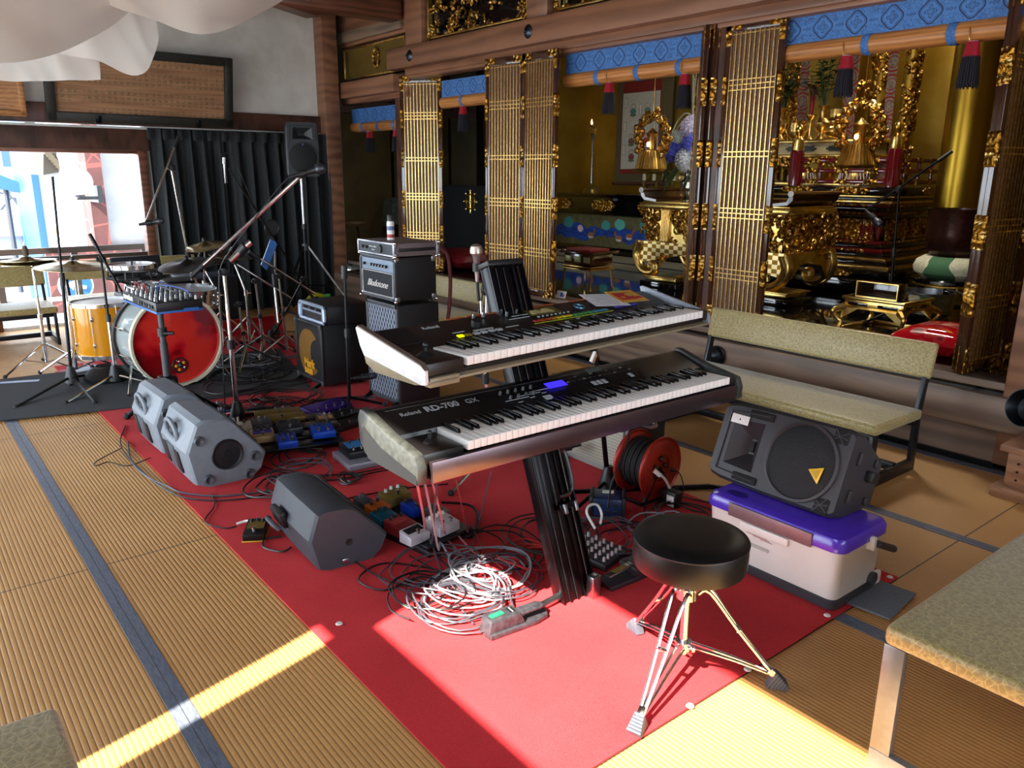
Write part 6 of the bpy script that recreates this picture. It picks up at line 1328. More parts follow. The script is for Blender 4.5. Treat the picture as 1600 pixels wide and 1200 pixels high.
# ------------------------------------------------------------------ drum kit
def hoop(q, c, R, d, m, h=.012, r=.004): 
    q.lathe([(R - .003, -h), (R + r, -h), (R + r, h), (R - .003, h), (R - .003, -h)], m, c, d, 48)
def acr(name, c1, rough=.08, al=.0, em=None):
    m, t, b = base(name, c1, rough); b.inputs['Transmission Weight'].default_value = .35; b.inputs['Coat Weight'].default_value = .5; MATS[name] = m; return m
YA = acr('amber_acrylic', 'e89c08'); CA = acr('clear_acrylic', 'b8c4c4')
m, t, b = base('red_film', 'd0101c', .12, .25, Coat_Weight=1.0); n4 = nz(t, 5, (1, 1, 1), 2)
t.links.new(ramp(t, n4.k, [(.42, '8c0a10'), (.5, 'd41420'), (.6, 'e8352a')]), b.inputs['Base Color']); bump(t, b, n4.k, .25, .03); REDF = m
bc = V((1.50, 5.52, .315)); bd = V((.10, -.99, .0)).normalized()
t0 = thing('bass_drum', 'large bass drum with glossy red front head and clear shell on the dark rug', 'drum', (0, 0, .016))
R_ = .295; Ls = .30
q = MB(); q.lathe([(R_ - .012, 0), (R_ - .004, 0), (R_ - .004, Ls), (R_ - .012, Ls), (R_ - .012, 0)], CA, bc, -bd, 56); q.build('shell', t0)
q = MB(); q.lathe([(0, .006), (R_ * .6, .005), (R_ - .002, .0)], REDF, bc + bd * .002, bd, 56); q.build('front_head', t0, 'shiny red front head')
q = MB(); q.lathe([(0, 0), (R_ - .002, 0)], plain('drum_head_white', 'cfd2d6', .4), bc - bd * (Ls - .004), -bd, 48); q.build('rear_head', t0)
for o, mm in ((.01, plain('hoop_cream', 'cbc3ac', .4)), (-Ls - .01, BLK)): q = MB(); hoop(q, bc + bd * o, R_ + .006, bd, mm, .02, .012); q.build('hoop', t0)
sx = bd.cross(V((0, 0, 1))).normalized()
for k in range(10):
    a = 2 * PI * k / 10 + .3; dr = sx * math.cos(a) + V((0, 0, 1)) * math.sin(a); p = bc + dr * (R_ + .012)
    q = MB(); q.tube([p + bd * .02, p - bd * (Ls + .01)], .003, CHR, 6, 0); q.cyl(p - bd * (Ls * .4), p - bd * (Ls * .6), .012, CHR, seg=10); q.build('tension_lug', t0)
q = MB(); p = bc + bd * .008 + V((0, 0, -.17)); q.ball(p + sx * .0, .022, BLK, 12); q.torus(p, .05, .006, BLK, bd, 24, 6)
for k in range(5): a = k * 1.256; q.ball(p + (sx * math.cos(a) + V((0, 0, 1)) * math.sin(a)) * .03 + bd * .008, .011, CHR if k % 2 else OY, 8)
q.build('port_microphone_mount', t0)
for s in (-1, 1): q = MB(); q.tube([bc + sx * s * .28 + V((0, 0, -.15)) - bd * .1, bc + sx * s * .36 + V((0, 0, -.325)) + bd * .02], .008, CHR, 8, 0); q.ball(bc + sx * s * .36 + V((0, 0, -.318)) + bd * .02, .014, RUB, 8); q.build('spur', t0)
def tom(name, lab, c, R, h, shell, d=(0, 0, 1), legs=0, lugs=8, head='drum_head_white', hoops=None):
    c = V(c); d = V(d).normalized(); t0 = thing(name, lab, 'drum', (c.x, c.y, c.z)); hm = hoops or CHR
    q = MB(); q.lathe([(R - .008, 0), (R, 0), (R, h), (R - .008, h), (R - .008, 0)], shell, (0, 0, 0), d, 40); q.build('shell', t0)
    q = MB(); q.lathe([(0, 0), (R + .002, -.002)], plain(head, 'cfd2d6', .4), d * (h + .004), d, 40); q.build('top_head', t0)
    q = MB(); q.lathe([(0, 0), (R - .002, 0)], plain('resonant_head', 'b9bcbc', .3), d * .001, -d, 40); q.build('bottom_head', t0)
    for z in (.004, h): q = MB(); hoop(q, d * z, R + .004, d, hm, .013, .008); q.build('hoop', t0)
    x_ = d.orthogonal().normalized(); y_ = d.cross(x_)
    for k in range(lugs):
        a = 2 * PI * k / lugs + .2; dr = x_ * math.cos(a) + y_ * math.sin(a); q = MB(); p = dr * (R + .012)
        q.tube([p, p + d * h], .0028, CHR, 6, 0)
        for u in (.25, .75): q.box(p + d * (h * u) - dr * .006, (.018, .018, .03), CHR, .006)
        q.build('tension_lug', t0)
    for k in range(legs):
        a = 2 * PI * k / legs + .5; q = MB(); dr = V((math.cos(a), math.sin(a), 0)); q.tube([dr * (R + .015) + V((0, 0, .2)), dr * (R + .015) + V((0, 0, .02)), dr * (R + .03) + V((0, 0, -.02)), dr * (R + .05) + V((0, 0, -c.z + .02))], .006, CHR, 7, 3); q.ball(dr * (R + .05) + V((0, 0, -c.z + .024)), .012, RUB, 8); q.build('leg', t0)
    return t0
tom('floor_tom', 'amber transparent floor tom with chrome hoops, left of the bass drum', (1.20, 6.2, .165), .20, .37, YA, legs=3)
tom('snare_drum', 'chrome shelled snare drum with white head at the right of the hand drums', (1.80, 6.1, .47), .17, .12, CHR, (.04, -.06, 1), lugs=10)
tom('rack_tom', 'shallow white headed drum tilted between the round hoop drum and the snare', (1.55, 6.35, .50), .15, .10, YA, (.05, -.1, 1), lugs=8)
# roto tom
t0 = thing('roto_tom', 'shell-less frame drum with chrome hoop on a black spoked rim above the amber floor tom', 'drum', (1.37, 5.95, .67))
q = MB(); hoop(q, (0, 0, .13), .155, (0, 0, 1), CHR, .02, .006); q.torus((0, 0, .115), .16, .008, STL, seg=40); q.build('hoop', t0)
q = MB(); q.lathe([(0, 0), (.156, 0)], plain('film_head', '8a6248', .3), (0, 0, .142), (0, 0, 1), 40); q.build('head', t0)
q = MB(); q.torus((0, 0, .06), .165, .012, BLK, seg=8); 
for k in range(6): a = k * PI / 3; q.tube([(0, 0, .0), (.165 * math.cos(a), .165 * math.sin(a), .06), (.155 * math.cos(a), .155 * math.sin(a), .12)], .008, BLK, 6, 0)
q.build('spoked_rim', t0)
q = MB(); q.cyl((0, 0, -.1), (0, 0, .02), .014, CHR); q.cyl((0, 0, .0), (0, 0, .17), .006, BLK); q.build('centre_post', t0)
q = MB(); q.tube([(0, 0, -.08), (.12, .1, -.12), (.18, .1, -.2)], .01, CHR, 8, 3); q.tube([(.18, .1, -.2), (.18, .1, -.65)], .012, CHR, 8, 0); q.build('holder', t0)
q = MB(); 
for k in range(3): a = k * 2.09 + .5; q.tube([(.18, .1, -.5), (.18 + .2 * math.cos(a), .1 + .2 * math.sin(a), -.642)], .007, CHR, 6, 0)
q.build('tripod', t0)
CYM = noisy('cymbal_bronze', '5c5346', '8d8068', .32, 1, scale=30, stretch=(1, 1, 1)); CYB = noisy('cymbal_bright', 'a99a72', 'cfc39a', .25, 1, scale=30); CYD = noisy('cymbal_dark', '3c4048', '565c66', .35, 1, scale=30)
def cymbal(q, c, R, d, m, bell=.05):
    q.lathe([(0, .028), (bell * .5, .025), (bell, .008), (R * .7, -.002), (R, -.014), (R, -.0155), (R * .7, -.004), (bell, .006), (0, .026)], m, c, d, 48)
def tripod(t0, b2, h, rad_, m, feet=3, a0=.4, r=.008, zt=None):
    x, y = b2
    for k in range(feet):
        a = a0 + 2 * PI * k / feet; q = MB(); e = (x + rad_ * math.cos(a), y + rad_ * math.sin(a), .022)
        q.tube([(x + .012 * math.cos(a), y + .012 * math.sin(a), h), e], r, m, 7, 0)
        q.tube([(x, y, h * .3), (x + rad_ * .5 * math.cos(a), y + rad_ * .5 * math.sin(a), h * .53)], r * .7, m, 6, 0)
        q.ball(e, r * 1.9, RUB, 8); q.build('leg', t0)
def cymstand(lab, name, b2, top, R, d, m, boom=None, catname='cymbal', hh=False, h=.34, rad_=.3, a0=.4):
    t0 = thing(name, lab, catname, (0, 0, 0)); top = V(top); x, y = b2
    q = MB(); jt = V((x + (top.x - x) * .0, y, top.z * .62 if boom else top.z - .03))
    q.cyl((x, y, .06), (x, y, jt.z * .5), .013, CHR); q.cyl((x, y, jt.z * .5), jt, .0095, CHR); q.cyl((x, y, jt.z * .48), (x, y, jt.z * .53), .018, CHR); q.build('pole', t0)
    if boom: q = MB(); q.cyl(jt, top, .008, CHR); q.cyl(jt - V((0, 0, .02)), jt + V((0, 0, .025)), .017, CHR); q.box(jt + V((.02, -.02, 0)), (.03, .012, .012), CHR, .003); q.build('boom_arm', t0)
    elif (V((x, y, 0)) - V((top.x, top.y, 0))).length > .01: q = MB(); q.cyl((x, y, jt.z), top, .008, CHR); q.build('tilter', t0)
    q = MB(); q.cyl(top - V(d).normalized() * .03, top + V(d).normalized() * .06, .004, CHR); q.lathe([(0, .03), (.016, .03), (.014, .05), (.006, .055), (0, .056)], BLK if not hh else plain('felt_brown', '5c4c3c', .9), top, d, 12); q.build('felt_and_nut', t0)
    q = MB(); cymbal(q, top, R, d, m); q.build('cymbal', t0)
    if hh: q = MB(); cymbal(q, top - V((0, 0, .016)), R, (d[0], d[1], -1), m); q.build('lower_cymbal', t0); q = MB(); q.cyl(top, top + V((0, 0, .13)), .004, CHR); q.lathe([(0, 0), (.018, 0), (.02, .04), (.012, .07), (0, .072)], plain('felt_brown', '5c4c3c'), top + V((0, 0, .03)), (0, 0, 1), 12); q.build('clutch', t0)
    tripod(t0, b2, h, rad_, CHR, a0=a0); return t0
cymstand('bright hi-hat cymbals on a chrome stand at the left edge of the picture', 'hi_hat', (.86, 6.62), (.82, 6.55, .825), .19, (0, -.04, 1), CYB, hh=True, h=.2, a0=3.6, rad_=.32)
cymstand('wide bright ride cymbal on a chrome stand between the hi-hat and the round hoop drum', 'ride_cymbal', (.99, 6.26), (1.05, 6.22, .81), .25, (.02, -.05, 1), CYB, h=.2, a0=.2)
cymstand('dark crash cymbal tilted over the snare drum, right of the round hoop drum', 'crash_cymbal', (2.0, 6.5), (1.80, 6.15, .78), .21, (-.16, -.10, 1), CYD, boom=1, h=.3)
cymstand('small thin tilted cymbal in front of the curtain, left of the chrome boom clamp', 'splash_cymbal', (2.08, 6.7), (2.07, 6.55, .875), .155, (-.2, -.12, 1), CYB, boom=1, h=.3, a0=1.2)
cymstand('brown crash cymbal at the right of the drum kit, below the chrome boom arm', 'crash_cymbal', (2.28, 6.3), (2.22, 6.4, .80), .17, (.1, -.1, 1), CYM, boom=1, h=.3, a0=.9)
cymstand('pale flat cymbal behind the dark crash, right of the chrome stand', 'crash_cymbal', (2.16, 6.6), (2.08, 6.75, .73), .21, (.0, -.04, 1), CYM, boom=1, h=.3, a0=2.1)
t0 = thing('drum_stool', 'black drum stool with padded seat behind the snare drum', 'stool', (1.95, 6.9, 0))
q = MB(); q.lathe([(0, .48), (.15, .48), (.17, .5), (.17, .55), (.15, .57), (0, .575)], VIN, seg=32); q.build('seat', t0)
q = MB(); q.cyl((0, 0, .1), (0, 0, .48), .014, CHR); q.build('post', t0); tripod(t0, (0, 0), .3, .24, CHR)
t0 = thing('folding_chair', 'black chair with low slanted back pad behind the drum kit, in front of the curtain', 'chair', (1.75, 7.3, 0), .1)
q = MB(); q.box((0, .1, .62), (.42, .04, .22), plain('navy_pad', '1d222c', .5), .015, (-.2, 0, 0)); q.build('backrest', t0)
q = MB(); q.box((0, -.08, .42), (.42, .4, .05), plain('navy_pad', '1d222c'), .02); q.build('seat', t0)
for sx_ in (-.19, .19):
    for sy_ in (-.22, .1): q = MB(); q.cyl((sx_, sy_, 0), (sx_, sy_ * .9, .42 if sy_ < 0 else .6), .011, BLKM); q.build('leg', t0)
# navy road case and clutter behind the bass drum
t0 = thing('flight_case', 'dark navy box standing on the floor right of the bass drum, behind the stands', 'box', (2.32, 7.0, 0))
q = MB(); q.bb(-.3, .15, 0, .4, .0, .55, plain('navy_case', '151c28', .6), .01); q.build('box', t0)
q = MB()
for z_ in (.0, .54): q.bb(-.305, .155, -.005, .405, z_, z_ + .012, plain('navy_edge', '222b3a', .4), .003)
q.build('edge_band', t0)
t0 = thing('cloth_pouch', 'black cloth pouch on the rug under the amber floor tom', 'bag', (1.13, 6.0, .016))
q = MB(); q.lathe([(0, 0), (.14, 0), (.15, .03), (.10, .08), (.05, .1), (0, .1)], BLK, seg=28); q.build('pouch', t0)
q = MB(); q.torus((0, 0, .095), .06, .008, RUB); q.build('rim', t0)
for (x, y, c_, lab) in ((1.06, 6.45, 'b03048', 'red and white leaflet on the floor left of the amber floor tom'), (1.52, 6.5, 'c04870', 'pink and blue bag on the floor between floor tom and bass drum')):
    q = MB(); q.box((x, y, .012), (.3, .2, .004), plain('leaf_' + c_, c_, .6), 0, (0, 0, .4)); q.box((x + .02, y - .02, .016), (.2, .12, .004), plain('leaf_white', 'b9c4d8', .6), 0, (0, 0, .3)); tag(q.build('leaflet'), lab, 'leaflet')
# ------------------------------------------------------------------ microphones and stands
SMG = noisy('mic_grille', '33353a', '5c6068', .4, .8, scale=300)
def mic(q, p, d, L=.16, r=.026, body=BLK, grill=SMG, kind='ball'):
    p = V(p); d = V(d).normalized()
    if kind == 'ball':
        q.lathe([(0, 0), (.010, .0), (.011, .03), (.019, L * .72), (.021, L * .74)], body, p, d, 20); q.lathe([(.021, 0), (r, .012), (r, .03), (r * .85, .046), (r * .4, .055), (0, .057)], grill, p + d * (L * .74), d, 20)
    else: q.lathe([(0, 0), (.010, 0), (.010, L), (.0085, L + .002), (0, L + .002)], body, p, d, 18)
def stand(lab, base_, top, lower=None, upper=None, boom=None, micd=None, feet=None, rad_=.28, a0=.5, cone=True, r=.011, kind='ball', extra=None, name='microphone_stand', th=.1):
    lower = lower or CHR; upper = upper or CHR; base_ = V(base_); top = V(top)
    t0 = thing(name, lab, 'microphone stand', (0, 0, 0)); h = th
    q = MB(); z0 = V((base_.x, base_.y, base_.z + .05)); midp = z0.lerp(top, .5); q.cyl(z0, midp, r, lower, seg=14); q.cyl(midp, top, r * .72, upper, seg=12); q.cyl(midp - (top - z0) * .03, midp + (top - z0) * .035, r * 1.5, BLK, seg=12); q.build('pole', t0)
    if cone: q = MB(); q.lathe([(0, .02), (.045, .02), (.04, .06), (.02, .13), (0, .13)], BLK, base_, (0, 0, 1), 20); q.build('base_hub', t0)
    for k in range(3):
        a = a0 + 2 * PI * k / 3; e = feet[k] if feet and k < len(feet) and feet[k] is not None else (base_.x + rad_ * math.cos(a), base_.y + rad_ * math.sin(a), base_.z + .016)
        q = MB(); q.tube([(base_.x, base_.y, base_.z + h * .6), e], .009, lower, 8, 0); q.ball(e, .016, RUB, 8); q.build('leg', t0)
    if boom:
        a, b2 = V(boom[0]), V(boom[1]); q = MB(); q.cyl(a, b2, .0085 if len(boom) < 3 else boom[2], upper, seg=12); q.build('boom_arm', t0)
        q = MB(); q.box(top, (.035, .03, .045), BLK, .008); q.cyl(top - V((.03, 0, 0)), top + V((.03, 0, 0)), .014, BLK); q.build('clamp', t0)
        ln = (b2 - a).normalized(); q = MB(); q.cyl(a, a + ln * .1, .013, BLK, seg=12); q.build('counterweight', t0)
    return t0
def microphone(lab, p, d, **k):
    t0 = thing('microphone', lab, 'microphone', (0, 0, 0)); q = MB(); mic(q, p, d, **k); q.build('body', t0)
    p = V(p); d = V(d).normalized(); q = MB(); q.cyl(p + d * .05, p + d * .09, .022, BLK, seg=14); q.build('clip', t0); return t0
Y_ = 6.02
stand('tall black microphone stand without boom at the far left, before the window', (.91, 5.98, .016), PYp(82, 276, Y_), BLKM, BLKM, feet=[V((G(25, 640).x, G(25, 640).y, .016)), V((.93, 5.40, .02)), V((1.22, 6.12, .02))])
p_ = PYp(158, 405, 5.9)
stand('boom microphone stand with chrome pole and black boom in front of the amber floor tom', (1.16, 5.86, .016), p_, CHR, BLKM, boom=(PYp(140, 366, 5.9), PYp(196, 466, 5.7)), feet=[V((.79, 5.52, .016)), V((1.42, 5.46, .02)), V((1.3, 6.05, .02))])
t_ = PYp(268, 262, 6.6)
stand('tall chrome boom stand with the boom hanging down towards the window', (2.10, 6.9, .0), t_, CHR, CHR, boom=(PYp(279, 213, 6.6), PYp(229, 345, 6.5)), r=.014, th=.3)
microphone('black microphone hanging from the chrome boom at the curtain edge', PYp(217, 351, 6.5), PYp(252, 345, 6.45) - PYp(217, 351, 6.5), L=.17)
t_ = PYp(350, 425, 4.5); 
stand('heavy chrome boom stand in the foreground, its long boom crossing the black curtain diagonally', (1.52, 4.50, .008), t_, CHR, CHR, boom=(PYp(298, 433, 4.62), PYp(470, 275, 4.35), .011), r=.015, rad_=.2, a0=.2)
for a, b2, rr_ in (((360, 408), (392, 378), .017), ((372, 398), (384, 384), .026)): 
    q = MB(); q.cyl(PYp(*a, 4.5), PYp(*b2, 4.46), rr_, BLK if rr_ > .02 else CHR, seg=14); q.build('boom_grip', bpy.data.objects['microphone_stand.003'])
microphone('black vocal microphone at the upper end of the long chrome boom, before the loudspeaker', PYp(453, 277, 4.35), PYp(505, 262, 4.28) - PYp(453, 277, 4.35), L=.2, r=.03)
q = MB(); q.tube([PYp(453, 277, 4.35), PYp(446, 282, 4.36), PYp(430, 300, 4.38), PYp(395, 345, 4.42), PYp(362, 388, 4.47), PYp(344, 420, 4.5), PYp(343, 470, 4.5), PYp(350, 600, 4.5), PYp(352, 668, 4.5)], .0035, BLK, 5, 5); tag(q.build('microphone_cable'), 'black cable running down the heavy chrome boom stand', 'cable')
t_ = PYp(474, 436, 6.3)
stand('thin boom stand behind the bass amplifier holding a pencil microphone aloft', (G(474, 560).x, 6.5, 0), t_, BLKM, BLKM, boom=(PYp(492, 470, 6.3), PYp(357, 263, 6.3), .006))
t1 = thing('microphone', 'slim silver pencil microphone hanging upright in front of the curtain', 'microphone', (0, 0, 0)); q = MB(); mic(q, PYp(350, 246, 6.3), (0, 0, -1), L=.19, kind='pen', body=STL); q.build('body', t1); q = MB(); q.cyl(PYp(350, 246, 6.3), PYp(350, 256, 6.3), .0125, WHT); q.build('ring', t1)
q = MB(); q.tube([PYp(350, 244, 6.3), PYp(354, 238, 6.3), PYp(366, 250, 6.3), PYp(390, 305, 6.3), PYp(408, 345, 6.3)], .003, BLK, 5, 5); tag(q.build('microphone_cable'), 'thin cable looping from the pencil microphone along its boom', 'cable')
t_ = PYp(430, 392, 6.6)
stand('straight chrome stand holding the blue tablet in front of the curtain', (2.68, 6.75, 0), t_, CHR, CHR, a0=.1)
t1 = thing('pop_filter', 'round black mesh pop filter left of the tall loudspeaker stand', 'pop filter', (0, 0, 0)); c = PYp(425, 356, 6.6); q = MB(); q.torus(c, .068, .006, BLK, (.2, -1, 0), 28, 6); q.build('ring', t1); q = MB(); q.lathe([(0, 0), (.066, 0)], noisy('filter_mesh', '1a1b1e', '3a3c40', .7, scale=200), c, (.2, -1, 0), 24); q.build('mesh', t1)
q = MB(); q.tube([c - V((0, 0, .07)), c - V((-.02, 0, .15)), t_], .005, BLK, 6, 4); q.build('neck', t1)
t1 = thing('tablet_holder', 'tilted blue rectangular tablet on the chrome stand before the curtain', 'tablet', (0, 0, 0)); q = MB(); a, b2, c, d = PYp(423, 374, 6.6), PYp(434, 379, 6.58), PYp(417, 422, 6.55), PYp(408, 414, 6.57); q.raw([a, b2, c, d, a + V((0, .012, 0)), b2 + V((0, .012, 0)), c + V((0, .012, 0)), d + V((0, .012, 0))], [(3, 2, 1, 0), (4, 5, 6, 7), (0, 1, 5, 4), (1, 2, 6, 5), (2, 3, 7, 6), (3, 0, 4, 7)], plain('tablet_blue', '3a6cb0', .3)); q.build('tablet', t1)
stand('black stand beside the bass cabinet with a horizontal microphone facing the diamond grille', (2.20, 4.40, 0.008), PYp(538, 416, 4.45), BLKM, BLKM, feet=[V((2.05, 4.62, .016)), V((2.38, 4.26, .02)), V((2.08, 4.2, .02))], cone=False)
q = MB(); q.cyl(PYp(538, 435, 4.45), PYp(538, 415, 4.45), .02, BLK, seg=14); q.build('hand_grip', bpy.data.objects['microphone_stand.006'])
microphone('black microphone pointing at the lower part of the diamond grille', PYp(553, 591, 4.38), PYp(592, 586, 4.35) - PYp(553, 591, 4.38), L=.13, r=.022)
q = MB(); q.cyl(PYp(545, 592, 4.44), PYp(556, 591, 4.38), .008, BLKM); q.build('short_arm', bpy.data.objects['microphone_stand.006'])
t_ = PYp(752, 470, 3.1)
stand('chrome microphone stand behind the keyboards holding a silver vocal microphone', (2.31, 3.07, 0), t_, CHR, CHR, feet=[V((1.9, 2.82, .018)), V((2.62, 2.86, .02)), V((2.4, 3.42, .02))], r=.013)
q = MB(); q.cyl(PYp(760, 500, 3.12), PYp(762, 450, 3.12), .010, STL, seg=12); q.torus(PYp(758, 452, 3.1), .022, .009, DGREY, (.3, -1, 0)); q.cyl(PYp(748, 470, 3.1), PYp(744, 418, 3.1), .008, BLK); q.build('swivel_clamp', bpy.data.objects['microphone_stand.007'])
microphone('silver vocal microphone standing upright behind the keyboards', PYp(746, 440, 3.1), (-.04, 0, 1), L=.17, r=.031, body=noisy('mic_silver', '8c8286', 'a89ca0', .35, .8, scale=20), grill=noisy('mic_silver_grille', 'a89a90', 'c4b6ac', .4, .8, scale=200))
stand('black stand with cone base under the right half of the keyboards, before the pale grille', (2.52, 2.42, 0), PYp(931, 560, 2.45), BLKM, BLKM, r=.012, feet=[V((2.1, 2.28, .016)), V((2.75, 2.2, .02)), V((2.5, 2.44, .02))])
t1 = thing('spring_clip', 'small white and red clip on top of the black stand between the keyboards', 'clip', (0, 0, 0)); c = PYp(928, 558, 2.45); q = MB(); q.box(c, (.02, .02, .05), WHT, .003, (0, .5, 0)); q.build('clip', t1); q = MB(); q.box(c + V((.016, 0, .005)), (.012, .02, .045), plain('clip_red', '6c2422', .5), .003, (0, -.4, 0)); q.build('jaw', t1)
microphone('black microphone pointing at the pale grille under the keyboards', PYp(908, 694, 2.7), PYp(875, 700, 2.78) - PYp(908, 694, 2.7), L=.13, r=.02)
for i, (x, y, zt, lab) in enumerate(((2.30, 6.05, .62, 'short chrome hardware stand right of the bass drum, left of its twin'), (2.45, 5.95, .66, 'short chrome hardware stand right of the bass drum, nearer the bass cabinet'), (2.05, 5.75, .5, 'low chrome hardware stand just behind the foreground chrome pole'))):
    stand(lab, (x, y, .01), (x - .03, y, zt), CHR, CHR, name='hardware_stand', cone=False, a0=i, boom=((x - .25 + .5 * (i == 2), y, zt + .2), (x + .22, y - .1, zt - .15)), rad_=.25, th=.3)
# PA loudspeaker on its stand
t0 = thing('loudspeaker', 'black loudspeaker high on a tripod stand before the curtain corner', 'speaker', (3.43, 7.6, 1.40), -.25)
speaker(t0, .325, .51, .28, plain('speaker_slate', '25282d', .5), GRL)
q = MB(); q.text('P', .03, plain('badge_blue', '6f9ad0', .4), TR(-.01, -.016, .29, PI / 2), .001); q.build('badge', t0)
t0 = thing('speaker_stand', 'black tripod stand under the loudspeaker by the curtain corner', 'stand', (3.46, 7.75, 0))
q = MB(); q.cyl((0, 0, .25), (0, 0, .9), .019, BLKM); q.cyl((0, 0, .9), (0, 0, 1.40), .0165, STL); q.cyl((0, 0, .88), (0, 0, .93), .026, BLK); q.build('pole', t0)
q = MB(); q.cyl((0, 0, .66), (0, 0, .73), .035, DGREY); q.build('collar', t0)
for k in range(3): a = k * 2.094 - .6; q = MB(); q.tube([(.03 * math.cos(a), .03 * math.sin(a), .7), (.48 * math.cos(a), .48 * math.sin(a), .02)], .011, BLKM if k else STL, 7, 0); q.tube([(0, 0, .3), (.3 * math.cos(a), .3 * math.sin(a), .29)], .008, BLKM, 6, 0); q.ball((.48 * math.cos(a), .48 * math.sin(a), .02), .02, RUB, 8); q.build('leg', t0)
t0 = thing('cable_coil', 'yellow coiled cable at the foot of the tall loudspeaker stand', 'cable', (3.30, 7.2, .0)); q = MB()
for k in range(6): q.torus((0, .02 * k - .05, .17), .12 - .006 * (k % 3), .012, plain('cable_yellow', 'c9c41c', .5), (.25, -1, .1), 32, 6)
q.build('coil', t0); q = MB(); q.box((.08, -.06, .27), (.07, .02, .04), plain('plug_green', '4c9a3c', .5), .006); q.build('plug', t0)
# small synth on its stand
t0 = thing('desktop_synth', 'black knob covered synth with cables on a stand before the red bass drum', 'synthesizer', (1.243, 4.80, .70), .045)
q = MB(); q.bb(-.126, .126, -.3, .3, .0, .055, plain('synth_black', '12141a', .4), .004); q.build('body', t0)
q = MB(); q.bb(-.128, .128, -.302, .302, -.006, .006, plain('neon_blue', '2a6ab8', .4), .002); q.bb(.02, .1, -.304, -.3, .0, .014, plain('neon_blue', '2a6ab8')); q.build('base_strip', t0, 'bright blue base strip')
q = MB(); q.text('novation', .05, WHT, MX(((0, 0, -1, -.1275), (-1, 0, 0, .28), (0, 1, 0, .016), (0, 0, 0, 1))), .0008, bold=.0016); q.build('maker_lettering', t0)
for k in range(6): q = MB(); q.cyl((-.126, -.02 - k * .045, .028), (-.133, -.02 - k * .045, .028), .010, BLK if k % 2 else STL, seg=10); q.build('socket', t0)
for i in range(6):
    for j in range(14): q = MB(); q.cyl((-.105 + i * .041, -.27 + j * .041, .055), (-.105 + i * .041, -.27 + j * .041, .076), .008, (BLK, STL, BLK, WHT)[(i * 3 + j) % 4], .006, 8); q.build('knob', t0)
R = random.Random(12)
for k in range(7):
    q = MB(); a = V((R.uniform(-.1, .1), R.uniform(-.25, .25), .08)); b2 = V((R.uniform(-.1, .1), R.uniform(-.25, .25), .08)); q.tube([a, a + V((0, 0, .03)), (a + b2) / 2 + V((0, 0, .04)), b2 + V((0, 0, .02)), b2], .004, (BLK, plain('cable_red', '9c2028', .5), plain('cable_blue', '3050a0', .5))[k % 3], 5, 4); q.build('patch_cable', t0)
t0 = thing('synth_stand', 'black tripod stand carrying the small knob covered synth before the red bass drum', 'stand', (1.235, 4.83, .008))
q = MB(); q.cyl((0, 0, .2), (0, 0, .46), .022, DGREY); q.cyl((0, 0, .4), (0, 0, .69), .017, DGREY); q.cyl((0, 0, .5), (0, 0, .55), .028, BLK); q.cyl((.0, -.02, .52), (.05, -.05, .52), .012, BLK); q.box((0, .0, .684), (.2, .3, .012), BLKM, .003); q.build('pole', t0)
q = MB(); q.box((0, 0, .23), (.1, .1, .06), BLKM, .015); q.build('hub', t0)
for e in ((-.22, .12), (.28, -.06), (.02, .32)): q = MB(); q.tube([(0, 0, .23), (e[0], e[1], .014)], .016, BLKM, 8, 0); q.ball((e[0], e[1], .018), .02, RUB, 8); q.build('leg', t0)
# ------------------------------------------------------------------ cable reel and things around it
t0 = thing('cable_reel', 'red metal cable reel wound with thick black cable beside the cooler', 'cable reel', (G(1031, 731, .167).x, G(1031, 731, .167).y, .012), 0)
RM = plain('reel_red', 'a82c1c', .35, .3); ax = V((.05, -1, 0)).normalized(); cz_ = .155; Rr = .145
t0.rotation_euler = (0, 0, 0)
for s, nm in ((-.0, 'front'), (1, 'rear')):
    q = MB(); c = V((0, 0, cz_)) - ax * (.15 * s); q.lathe([(0, .0), (.06, .0), (.062, .006), (Rr - .02, .006), (Rr - .012, .0), (Rr, .008), (Rr + .003, 0), (Rr - .004, -.006), (0, -.008)], RM, c, ax, 48); f_ = q.build('flange', t0)
    if not s:
        fx_ = ax.cross(V((0, 0, 1))).normalized(); K = MX.Identity(4)
        q = MB()
        for a_, r_, w_ in ((.3, .04, .02), (1.6, .045, .022), (2.9, .03, .02), (4.2, .045, .02), (5.3, .04, .018)): q.ball(c + fx_ * (r_ * math.cos(a_)) + V((0, 0, 1)) * (r_ * math.sin(a_)) + ax * .006, w_ * .7, plain('socket_brown', '4a2020', .4), 10, (1, 1, 1))
        q.build('socket', f_)
q = MB()
for k in range(9):
    for L_ in range(2): q.torus(V((0, 0, cz_)) - ax * (.014 + .0152 * k), .095 + .012 * L_ + .004 * (k % 2), .0075, RUB, ax, 40, 6)
q.build('wound_cable', t0)
q = MB(); q.tube([V((-.12, -.01, .01)), V((.12, -.01, .01)), V((.12, .19, .01)), V((-.12, .19, .01)), V((-.12, -.01, .01))], .008, BLKM, 8, 0)
for s in (0, 1): q.tube([V((0, 0, cz_)) - ax * (.16 * s) + fx_ * 0, V((0, 0, .01)) - ax * (.18 * s) + fx_ * .1], .008, BLKM, 6, 0); q.tube([V((0, 0, cz_)) - ax * (.17 * s), V((0, 0, .01)) - ax * (.18 * s) - fx_ * .1], .008, BLKM, 6, 0)
q.build('frame', t0)
